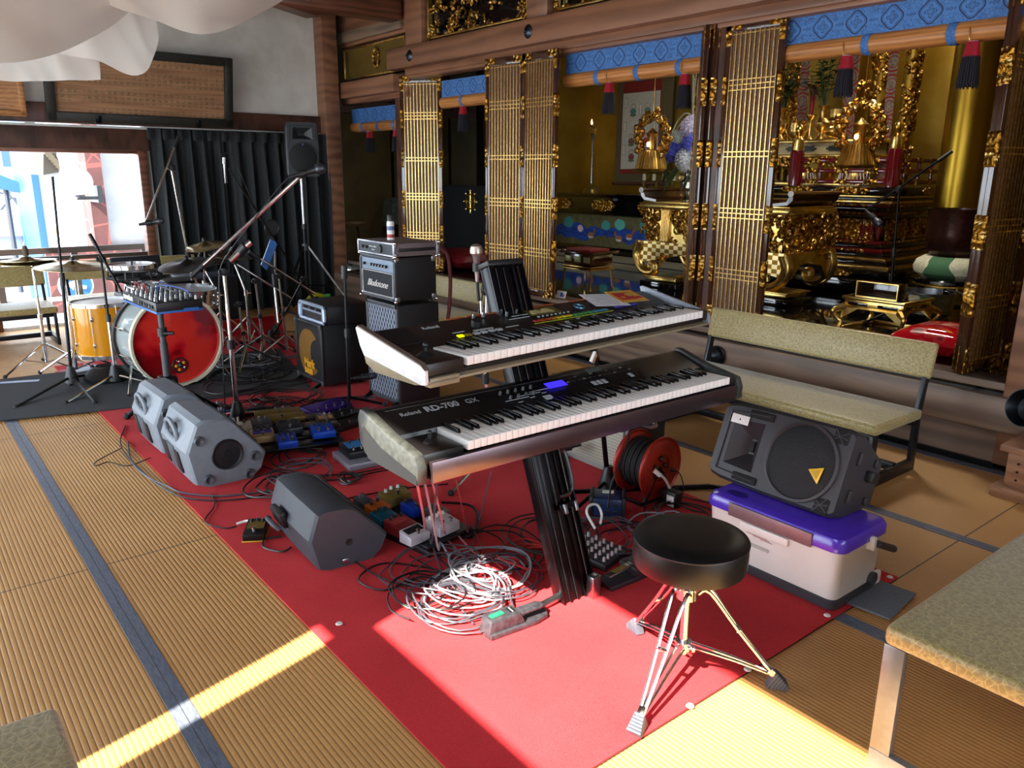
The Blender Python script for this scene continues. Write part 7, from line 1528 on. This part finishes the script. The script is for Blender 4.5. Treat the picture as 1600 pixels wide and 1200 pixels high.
q = MB(); u_ = V((0, 0, 1)); c = V((0, 0, cz_ + Rr + .01)) - ax * .1; q.tube([c - ax * .06 - u_ * .05 + fx_ * .04, c - ax * .06 + u_ * .01 + fx_ * .04, c - ax * .0 + u_ * .035 + fx_ * .04, c + ax * .05 + u_ * .03 + fx_ * .02, c + ax * .05 + u_ * .03 - fx_ * .02, c - ax * .0 + u_ * .035 - fx_ * .04, c - ax * .06 + u_ * .01 - fx_ * .04], .009, STL, 8, 5); q.build('carry_handle', t0, 'bent steel carry handle')
q = MB(); q.tube([PYp(1026, 738, 2.16), PYp(1040, 750, 2.15), PYp(1050, 775, 2.14), PYp(1048, 792, 2.14)], .006, WHT, 6, 5); q.cyl(PYp(1022, 735, 2.17), PYp(1032, 743, 2.15), .011, WHT); tag(q.build('power_cable'), 'white plug and cable in the red cable reel', 'cable')
t0 = thing('power_adapter', 'black power adapter with a white label beside the cable reel', 'adapter', G(1048, 795)); q = MB(); q.box((.02, .02, .04), (.05, .09, .08), BLK, .006); q.build('body', t0); q = MB(); q.box((-.008, .0, .04), (.004, .04, .05), WHT); q.build('label', t0)
q = MB(); q.tube([PYp(1048, 733, 2.2), PYp(1062, 740, 2.18), PYp(1068, 765, 2.15), PYp(1060, 785, 2.15), PYp(1052, 795, 2.14)], .003, BLK, 5, 5); q.cyl(PYp(1044, 732, 2.2), PYp(1052, 735, 2.19), .01, BLK); tag(q.build('power_cable'), 'thin black plug and cable in the red cable reel', 'cable')
q = MB(); g_ = V((2.93, 2.45, .012)); q.tube([g_ + V((-.62, .08, 0)), g_ + V((0, -.3, 0))], .013, BLKM, 8, 0); q.tube([g_ + V((0, -.3, 0)), g_ + V((.03, -.42, .02)), g_ + V((.05, -.46, .06))], .012, BLKM, 8, 3); tag(q.build('stand_leg'), 'black folded guitar stand legs lying behind the cable reel', 'stand')
c = G(938, 818)
t0 = thing('transformer', 'small dark blue power transformer box on the carpet, left of the cable reel', 'transformer', (2.33, 2.235, .008), .75); NB = plain('transformer_blue', '14284f', .35)
q = MB(); q.box((0, 0, .05), (.12, .13, .085), NB, .01); q.build('body', t0)
for s in (-1, 1): q = MB(); q.box((0, s * .07, .05), (.13, .016, .1), BLK, .008); q.build('end_plate', t0)
for k in range(4): q = MB(); q.box((-.062, -.035 + .035 * (k % 3), .035 + .03 * (k // 2)), (.004, .02, .014), BLK, .002); q.build('socket', t0)
q = MB(); q.box((.02, 0, .094), (.03, .05, .002), WHT); q.build('label', t0)
q = MB(); q.tube([PYp(930, 826, 2.1), PYp(917, 802, 2.15), PYp(921, 790, 2.18), PYp(933, 789, 2.18), PYp(940, 803, 2.16), PYp(938, 818, 2.13)], .0055, WHT, 6, 6); tag(q.build('white_cable'), 'white cable looping in front of the blue transformer', 'cable')
# mixer and pedals
t0 = thing('mixer', 'small grey mixing console with rows of knobs behind the foot of the column stand', 'mixer', (2.0, 1.98, .008), .25)
q = MB(); q.prism([(-.1, 0), (.1, 0), (.1, .045), (-.1, .025)], -.08, .08, plain('mixer_grey', '2c2c32', .5), 'Y', .004); q.v = [V((p.y, p.x, p.z)) for p in q.v]; q.f = [f[::-1] for f in q.f]; q.build('body', t0)
for i in range(5):
    for j in range(5): q = MB(); y_ = -.08 + j * .036; z_ = .028 + (y_ + .1) * .1; q.cyl((-.06 + i * .03, y_, z_), (-.06 + i * .03, y_, z_ + .018), .006, plain('knob_pale', 'a8989c', .5), .005, 10); q.build('knob', t0)
t0 = thing('volume_pedal', 'dark metal foot pedal with a shiny treadle just left of the drum throne', 'pedal', (1.98, 1.785, .008), -.04)
DP = plain('pedal_plum', '2c272e', .4)
q = MB(); q.bb(-.12, .13, -.045, .045, 0, .02, DP, .005); q.bb(.0, .13, -.045, .045, .02, .055, DP, .006); q.build('housing', t0)
q = MB(); q.box((-.04, 0, .045), (.12, .03, .008), STL, .003, (0, -.12, 0)); q.box((-.04, 0, .05), (.06, .02, .003), plain('brass_plate', '8a7230', .4, .5), 0, (0, -.12, 0)); q.build('treadle', t0)
t0 = thing('sustain_pedal', 'grey sustain pedal with green sticker lying in the sun patch', 'pedal', (1.46, 1.795, .008), -.09)
SG = noisy('worn_grey', '26242a', '3a383e', .5, scale=60)
q = MB(); q.prism([(-.12, -.042), (.06, -.042), (.11, -.03), (.125, 0), (.11, .03), (.06, .042), (-.12, .042)], 0, .018, SG, 'Z', .004); q.build('base', t0)
q = MB(); q.prism([(-.125, .0), (-.112, .058), (-.0, .06), (.03, .0)], -.032, .032, SG, 'Y', .006); q.build('housing', t0)
q = MB(); q.prism([(.0, -.022), (.09, -.022), (.105, -.012), (.105, .012), (.09, .022), (.0, .022)], .04, .048, SG, 'Z', .002); q.build('treadle', t0)
q = MB(); q.box((-.075, .0, .0605), (.05, .02, .002), plain('sticker_green', '1f9a5c', .5), 0, (0, 0, .1)); q.build('green_sticker', t0)
q = MB(); q.box((-.02, .0, .0608), (.022, .028, .001), BLK, 0, (0, 0, 0)); q.box((-.02, 0, .0612), (.003, .028, .001), WHT); q.build('print', t0)
q = MB()
for k, ch_ in enumerate(('',)): pass
q.text('FS-1', .02, PR, TR(-.07, -.034, .02, PI / 2, 0, 0), .0004); q.build('embossed_marks', t0) if False else None
# effect pedals
def stomp(lab, x, y, z, w, l, h, col, rz, group, knobs=3, sw=1, kcol=None, face=None, slope=.3, parent=None, name='effect_pedal'):
    t0 = thing(name, lab, 'effect pedal', (x, y, z), rz, group); m = plain('pedal_' + col, col, .35, .2)
    q = MB(); q.prism([(-l / 2, 0), (l / 2, 0), (l / 2, h), (-l / 2, h * (1 - slope))], -w / 2, w / 2, m, 'Y', .003); q.v = [V((p.y, p.x, p.z)) for p in q.v]; q.f = [f[::-1] for f in q.f]; q.build('housing', t0)
    def zt(yy): return h * (1 - slope) + h * slope * (yy + l / 2) / l
    if face: q = MB(); yy = l * .12; q.box((0, yy, zt(yy) + .001), (w * .8, l * .5, .002), plain('face_' + face, face, .4), 0, (math.atan2(h * slope, l), 0, 0)); q.build('face_plate', t0)
    for k in range(knobs):
        q = MB(); xx = (k - (knobs - 1) / 2) * w * .8 / max(knobs, 1); yy = l * .28 + (k % 2) * .006; q.cyl((xx, yy, zt(yy)), (xx, yy, zt(yy) + .014), .0075, kcol or BLK, .006, 12); q.cyl((xx, yy, zt(yy) + .014), (xx, yy, zt(yy) + .015), .004, STL, seg=8); q.build('knob', t0)
    for k in range(sw):
        q = MB(); xx = (k - (sw - 1) / 2) * w * .85 / max(sw, 1); yy = -l * .3; q.cyl((xx, yy, zt(yy)), (xx, yy, zt(yy) + .012), .006, STL, seg=10); q.lathe([(0, 0), (.009, 0), (.009, .005), (0, .007)], CHR, (xx, yy, zt(yy) + .012), seg=12); q.build('foot_switch', t0)
    return t0
def board(lab, x, y, z, w, l, rz, m, h=.05):
    t0 = thing('pedal_board', lab, 'pedal board', (x, y, z), rz); q = MB()
    n = 4
    for k in range(n): yy = -l / 2 + l * (k + .5) / n; q.box((0, yy, h - .008), (w, l / n * .72, .014), m, .003)
    q.build('deck', t0)
    for s in (-1, 1): q = MB(); q.prism([(-l / 2, 0), (l / 2, 0), (l / 2, h), (-l / 2, h * .6)], s * w / 2 - .006, s * w / 2 + .006, m, 'X', .002); q.build('side_rail', t0)
    return t0
zc = .008
board('black slatted pedal board with the blue twin delay pedals, right of the grey monitors', 1.62, 4.02, zc, .52, .62, -.25, BLKM, .05)
zb = zc + .058; GP = 'pedals on the cluttered pedal board'
for a in (
    ('bright blue compact pedal at the front edge of the cluttered pedal board', 1.52, 3.78, .10, .12, .05, '1248c0', 3, 2, None, None),
    ('second bright blue pedal, wider, right of the front blue pedal', 1.74, 3.82, .12, .13, .05, '1248c0', 4, 2, None, None),
    ('sand coloured pedal with a small blue screen behind the front blue pedal', 1.45, 3.93, .12, .10, .05, 'a88a5c', 3, 1, None, '3a3490'),
    ('cream pedal with a red light at the left rear of the cluttered board', 1.40, 4.12, .12, .1, .05, 'b8aa98', 2, 1, None, None),
    ('dark slate pedal with many knobs in the middle of the cluttered board', 1.62, 3.98, .13, .12, .05, '2b313b', 5, 1, None, None),
    ('dark grey pedal with silver knobs left of the gold edged unit', 1.52, 4.14, .12, .11, .045, '3a3d42', 3, 1, CHR, None),
    ('brown pedal with chrome knobs at the right side of the cluttered board', 1.84, 3.98, .10, .12, .045, '3c2c22', 3, 1, CHR, '8a6a3c'),
    ('silver grey pedal at the far left corner of the cluttered board', 1.36, 4.24, .11, .1, .045, '7a8290', 3, 1, STL, None)):
    lab, x, y, w_, l_, h_, col, kn, sw, kc, fc = a; stomp(lab, x, y, zb, w_, l_, h_, col, -.25, GP, kn, sw, kc, fc)
for i, (x, y, lab) in enumerate(((1.68, 4.28, 'long antique gold pedal lying at the rear of the cluttered board, upper of two'), (1.66, 4.18, 'long antique gold pedal at the rear of the cluttered board, lower of two'))):
    stomp(lab, x, y, zb, .26, .075, .04, '7a6228', -.3, GP, 0, 1, None, None)
stomp('purple five switch pedal unit at the rear, nearest the diamond grille cabinet', 2.02, 4.35, zc, .30, .13, .06, '3a1c7c', .25, 'multi switch pedals behind the cluttered board', 0, 4)
stomp('long black switch unit in front of the purple pedal', 1.98, 4.16, zc, .34, .09, .05, '14141a', .22, 'multi switch pedals behind the cluttered board', 2, 4)
stomp('long black switcher with a pale front edge, in front of the other black switch unit', 2.02, 4.02, zc, .36, .08, .045, '1a1618', .22, 'multi switch pedals behind the cluttered board', 0, 4)
stomp('flat grey pedal left of the purple pedal', 1.74, 4.42, zc, .2, .12, .05, '4a4e56', .1, 'multi switch pedals behind the cluttered board', 3, 2, STL)
stomp('black pedal on a silver tray, under the left end of the stage piano', 1.80, 3.48, .05, .2, .15, .05, '15181d', -.1, 'multi switch pedals behind the cluttered board', 3, 4, None, '1f6fb0')
q = MB(); q.box((1.82, 3.46, .03), (.30, .24, .035), plain('tray_silver', '8a8894', .4, .4), .006, (0, 0, -.1)); tag(q.build('pedal_tray'), 'silver tray case under the black pedal with pink lights', 'case')
q = MB(); q.box((1.62, 4.58, .03), (.22, .07, .045), BLK, .02, (0, 0, .15)); tag(q.build('power_strip'), 'black rounded power block behind the cluttered pedal board', 'power supply')
GQ = 'small pedals behind the grey monitors'
for k, (x, y, col, lab) in enumerate(((1.42, 4.86, '20242c', 'small black pedal behind the rear grey monitor'), (1.52, 4.78, '2a2030', 'small plum pedal behind the rear grey monitor'), (1.40, 4.70, '12306c', 'small navy pedal behind the front grey monitor'), (1.50, 4.64, '1a3a78', 'small blue pedal left of the chrome stand base'))):
    stomp(lab, x, y, zc, .075, .12, .045, col, .3 * k, GQ, 3, 1, STL)
# second board right of the charcoal monitor
board('black low pedal board with worn coloured pedals beside the charcoal monitor', 1.575, 2.60, zc, .25, .44, .18, BLK, .04)
GR = 'worn pedals on the board beside the charcoal monitor'; zb = zc + .045
for a in (
    ('white tuner pedal at the front left of the worn pedal board', 1.475, 2.445, .10, .07, .05, 'cdc8d2', 0, 1, None, '15151a'),
    ('white four knob pedal at the front right of the worn pedal board', 1.61, 2.46, .11, .10, .055, 'cfc9d2', 5, 2, WHT, None),
    ('scratched red pedal behind the white tuner pedal', 1.475, 2.555, .10, .09, .05, '8c2c30', 3, 0, None, 'a83c40'),
    ('teal pedal with three knobs in the middle of the worn board', 1.46, 2.66, .09, .08, .05, '0f5872', 3, 0, None, None),
    ('orange pedal behind the teal pedal', 1.48, 2.745, .09, .07, .05, 'c05a14', 2, 0, None, None),
    ('bright blue small pedal at the right of the teal pedal', 1.60, 2.665, .06, .09, .05, '1440b8', 3, 1, None, None),
    ('grey pedal with small knobs between the blue and the white pedal', 1.66, 2.57, .08, .08, .045, '5a564e', 4, 1, STL, None),
    ('olive gold pedal with white knobs at the rear of the worn board', 1.60, 2.81, .13, .07, .06, '7a6a34', 3, 1, WHT, None),
    ('dark grey pedal at the rear left corner of the worn board', 1.47, 2.84, .06, .09, .045, '4a5058', 2, 0, STL, None)):
    lab, x, y, w_, l_, h_, col, kn, sw, kc, fc = a; stomp(lab, x, y, zb, w_, l_, h_, col, .18, GR, kn, sw, kc, fc)
q = MB(); q.box((1.64, 2.9, .05), (.16, .03, .04), BLK, .004, (0, 0, .1)); tag(q.build('power_bar'), 'black power bar behind the olive gold pedal', 'power supply')
c = G(388, 826); t0 = stomp('small black pedal with yellow edge alone on the red carpet beside the tatami', 1.035, 2.96, zc + .004, .085, .13, .042, '121214', -.55, None, 3, 1, None, '6b5424')
q = MB(); q.box((0, 0, 0), (.09, .135, .006), plain('edge_yellow', 'c08a1c', .5), .001); q.build('base_edge', t0)
q = MB(); q.tube([(-.03, .08, .02), (-.06, .11, .012), (-.1, .1, .005)], .006, WHT, 6, 4); q.build('white_tie', t0)
# ------------------------------------------------------------------ cables
CW_ = plain('cable_white', '8e8e98', .4); CB_ = plain('cable_black', '121216', .45); CG_ = plain('cable_grey', '44444e', .4); CR_ = plain('cable_red2', 'a82a2a', .45); CP_ = plain('cable_pink', 'c47a80', .45)
def coil(name, lab, x, y, R0, n, m, seed, r=.003, z0=.012, sq=1.0, tail=None, rz=0, wob=.25, hgt=.03):
    R = random.Random(seed); pts = []
    ph = R.uniform(0, 6); cx, cy = x, y
    for k in range(n * 9):
        a = ph + 2 * PI * k / 9; rr_ = R0 * (1 + wob * math.sin(k * .37 + seed)) * R.uniform(.93, 1.07)
        if k % 9 == 0: cx, cy = x + R.uniform(-1, 1) * R0 * .22, y + R.uniform(-1, 1) * R0 * .22
        px, py = rr_ * math.cos(a), rr_ * sq * math.sin(a)
        pts.append((cx + px * math.cos(rz) - py * math.sin(rz), cy + px * math.sin(rz) + py * math.cos(rz), z0 + r + hgt * abs(math.sin(k * .71 + seed)) * R.uniform(.3, 1)))
    if tail: pts += [(a, b2, z0 + r if len(tail_) < 3 else tail_[2]) for tail_ in tail for a, b2 in [tail_[:2]]]
    q = MB(); q.tube(pts, r, m, 5, 3); return tag(q.build(name), lab, 'cable', None)
ML = 'long looped cables of the sunlit tangle'
for i, (x, y, R0, n, m, r, lab) in enumerate((
    (1.37, 2.00, .15, 5, CG_, .0034, 'grey cable coiled in wide loops right behind the sustain pedal'),
    (1.45, 2.06, .13, 5, CW_, .0034, 'pale cable looped in the middle of the sunlit cable tangle'),
    (1.58, 2.03, .14, 4, CG_, .0030, 'grey cable looped near the foot of the column stand'),
    (1.60, 2.14, .13, 5, CW_, .0036, 'thick pale cable in the brightest part of the sunlit tangle'),
    (1.45, 2.22, .15, 4, CG_, .0030, 'grey cable looping at the back of the sunlit tangle'),
    (1.68, 2.26, .16, 3, CB_, .0034, 'black cable looping behind the sunlit tangle'),
    (1.33, 2.12, .12, 4, CB_, .0030, 'thin black cable at the left side of the sunlit tangle'),
    (1.76, 2.12, .10, 4, CR_, .0032, 'red cable tangled behind the column stand foot'),
    (1.98, 2.22, .16, 4, CB_, .0034, 'black cable piled between column stand and blue transformer'),
    (2.12, 2.08, .15, 4, CG_, .0030, 'grey cable looped in front of the blue transformer'),
    (2.22, 1.98, .13, 4, CB_, .0036, 'black cable heaped behind the foot pedal'))):
    coil('coiled_cable', lab, x, y, R0, n, m, 20 + i, r)
def run(name, lab, pts, m, r=.0035, seg=5): q = MB(); q.tube(pts, r, m, seg, 6); return tag(q.build(name), lab, 'cable')
zz_ = .014
def F(*px, z=zz_): return [G(a, b2, z) for a, b2 in px]
for lab, top, mid, m, r in (
    ('pink cable hanging from the left end of the stage piano to the floor, outermost', PYp(652, 758, 1.86), F((668, 820), (735, 880), (790, 905)), CP_, .0045),
    ('white cable hanging from the left end of the stage piano', PYp(664, 757, 1.88), F((690, 860), (720, 900), (760, 940)), CW_, .004),
    ('grey cable hanging straight under the left end of the stage piano', PYp(683, 752, 1.9), F((672, 850), (700, 920), (740, 975)), CG_, .004),
    ('second pink cable curving from under the stage piano', PYp(676, 755, 1.95), F((700, 830), (750, 870), (810, 880)), CP_, .004),
    ('thin red brown cable dropping under the stage piano name', PYp(712, 748, 1.95), F((735, 830), (760, 870), (770, 900)), plain('cable_rust', '6c2c2c', .5), .0028),
    ('thin grey cable dropping under the stage piano keys', PYp(768, 735, 2.0), F((745, 810), (738, 860), (730, 905)), CG_, .0028)):
    t_ = top; a = mid[0]; run('hanging_cable', lab, [t_, t_.lerp(a, .35) - V((0, 0, .02)), t_.lerp(a, .75) - V((0, 0, .05)), a + V((0, 0, .03)), *mid[1:]], m, r)
for lab, pts, m, r in (
    ('black cable from the charcoal monitor curling in front of the worn pedal board', F((548, 872), (590, 900), (640, 915), (700, 905), (680, 890), (600, 880), (560, 905), (600, 922), (660, 900)), CB_, .0035),
    ('black cable trailing from the worn pedal board into the tangle', F((640, 868), (680, 890), (720, 905), (700, 925), (660, 950), (690, 965), (740, 955)), CB_, .0032),
    ('black cable lying along the carpet from the grey monitors to the small pedal', F((330, 770), (335, 790), (320, 815), (350, 825), (370, 822)), CB_, .0032),
    ('grey cable bundle curving round the front of the grey monitors', F((200, 690), (205, 720), (230, 745), (262, 760), (285, 770), (340, 775), (400, 770), (440, 765)), CG_, .005),
    ('second cable bundle strand curving round the front grey monitor', F((196, 665), (188, 690), (200, 715), (240, 752), (280, 775), (330, 782), (390, 778), (420, 770)), CB_, .004),
    ('thin black cable running out over the tatami at the left', F((235, 715), (200, 728), (170, 722), (150, 728), (152, 720), (190, 700)), CB_, .003),
    ('black cable running behind the charcoal monitor towards the stage piano', F((440, 745), (520, 750), (600, 735), (700, 720)), CB_, .0035),
    ('long black cable across the carpet from monitor to pedal tray', F((395, 722), (450, 740), (520, 742), (580, 735), (650, 720), (700, 715)), CB_, .0035),
    ('black cable crossing the carpet behind the worn pedal board', F((500, 790), (560, 775), (640, 762), (700, 756)), CB_, .0035),
    ('black cable loop with jack plug beside the keyboards, on the open carpet', F((700, 830), (735, 840), (748, 815), (735, 790), (690, 785)), CB_, .0055),
    ('red cable running from the tangle to the cable reel', F((985, 845), (960, 865), (930, 880), (900, 890)) + [], CR_, .005),
    ('thick red cable rising beside the blue transformer', F((935, 875), (960, 850), (1000, 830), (1030, 815)), CR_, .005),
    ('grey cable passing in front of the blue transformer', F((880, 850), (920, 862), (960, 868), (1000, 880)), CG_, .004),
    ('black charcoal cable looping left of the charcoal monitor', F((440, 838), (415, 842), (412, 855), (440, 862), (455, 855)), CB_, .004),
    ('grey cable crossing the carpet behind the cooler box', F((1055, 830), (1085, 815), (1110, 805)), CG_, .004),
    ('black cable lying along the sill of the altar step', [PXp(520, 415, 4.2), PXp(540, 425, 4.15), PXp(565, 428, 4.2)], CB_, .006),
    ('twisted dark cable hanging from the stage piano to the cable reel', [PYp(985, 668, 2.0), PYp(978, 700, 2.1), PYp(965, 730, 2.2), PYp(955, 760, 2.2), G(950, 795, .1)], CB_, .0045)):
    run('floor_cable', lab, pts, m, r)
for i, (x, y, R0, n, m, lab) in enumerate((
    (1.95, 4.78, .2, 5, CB_, 'black cable heap in front of the bass cabinet'), (1.75, 4.72, .13, 3, CB_, 'black cable loops on the carpet left of the bass cabinet'), (2.15, 5.3, .2, 5, CB_, 'black cable heap behind the bass cabinet'),
    (1.95, 5.55, .22, 5, CB_, 'black cable heap right of the bass drum'), (2.3, 5.75, .2, 5, CG_, 'grey cable heap at the foot of the chrome hardware stands'), (2.1, 5.95, .2, 4, CW_, 'pale cable heap at the foot of the chrome hardware stands'), (1.75, 5.25, .22, 3, CB_, 'thin black cable loops on the rug before the bass drum'),
    (1.32, 3.72 - .35, .14, 3, CB_, 'black cable loops in front of the front grey monitor'), (1.46, 3.45, .14, 3, CG_, 'grey cable loops between the front grey monitor and the pedal tray'),
    (1.35, 4.95, .12, 3, CB_, 'black cable behind the rear grey monitor'), (2.25, 4.35, .14, 3, CG_, 'thin grey cable loops before the diamond grille cabinet'), (1.82, 4.6, .16, 4, CB_, 'black cable tangle behind the long switch units'), (1.55, 3.68, .12, 3, CB_, 'black cable under the front edge of the cluttered board'), (1.62, 3.25, .05, 4, CB_, 'small flat black coil on the open carpet'), (2.55, 2.0, .14, 4, CB_, 'black cable heap between cable reel and drum throne'), (2.38, 1.95, .12, 3, CW_, 'white cable loops between cable reel and drum throne'))):
    coil('coiled_cable', lab, x, y, R0, n, m, 60 + i, .0042 if m is CB_ else .0035)
# metal clutter by the chrome stands
t0 = thing('kick_pedal', 'chrome kick drum pedal behind the bass drum on the rug', 'pedal', (1.6, 6.1, .018), .2)
q = MB(); q.box((0, 0, .03), (.1, .26, .012), STL, .003, (.15, 0, 0)); q.build('footboard', t0); q = MB(); q.bb(-.06, .06, .1, .13, 0, .24, CHR, .004); q.build('frame', t0)
# box and bell at the right edge
t0 = thing('wooden_stand', 'pale stepped wooden stand at the right edge, before the altar wall', 'stand', (3.99, 1.04, 0), 0)
BX = wood('box_wood', '8a5c40', 'ab7a58', .5, (1, 1, 3), 3)
q = MB(); q.bb(-.06, .31, -.34, .26, 0, .05, BX, .004); q.bb(-.02, .30, -.3, .22, .05, .22, BX, .003); q.bb(-.05, .3, -.33, .25, .22, .25, BX, .004); q.build('body', t0)
q = MB()
for z_ in (.09, .13, .17): q.cyl((-.022, .17, z_), (-.026, .17, z_), .005, BLKM, seg=8)
q.build('nail_heads', t0)
t0 = thing('iron_bell', 'round black iron bowl on a thin black bracket at the right edge', 'bell', (4.08, 1.22, .25))
q = MB(); q.lathe([(0, 0), (.03, .002), (.06, .015), (.085, .045), (.09, .08), (.086, .08), (.06, .03), (0, .01)], plain('iron_dark', '161a1f', .35, .6), (0, 0, .16), (-.9, .25, .2), 32); q.ball((-.02, .0, .165), .014, STL, 8); q.build('bowl', t0)
q = MB(); q.tube([(-.02, 0, .165), (-.03, -.04, .06), (0, -.08, 0)], .006, BLKM, 6, 3); q.tube([(-.02, 0, .165), (-.01, -.12, .26)], .006, BLKM, 6, 0); q.build('bracket', t0)
p = PXp(1118, 556, 4.25); t0 = thing('iron_dome', 'small round black dome on the altar wall, behind the right end of the keyboards', 'dome', (4.26, p.y, p.z)); q = MB(); q.lathe([(0, .055), (.03, .05), (.055, .03), (.062, 0), (0, 0)], plain('iron_dark', '161a1f'), (0, 0, 0), (-1, 0, 0), 28); q.build('dome', t0); q = MB(); q.torus((0, 0, 0), .062, .005, BLKM, (1, 0, 0)); q.build('rim', t0)
# altar microphone
p0 = PXp(1398, 420, 5.6)
stand('black boom microphone stand inside the altar before the tiered dais', (5.6, p0.y, .45), PXp(1405, 296, 5.6), BLKM, BLKM, boom=(PXp(1488, 236, 5.75), PXp(1352, 330, 5.5)), a0=1.0)
microphone('black microphone inside the altar pointing down before the tiered dais', PXp(1352, 328, 5.5), PXp(1380, 356, 5.5) - PXp(1352, 328, 5.5), L=.15)
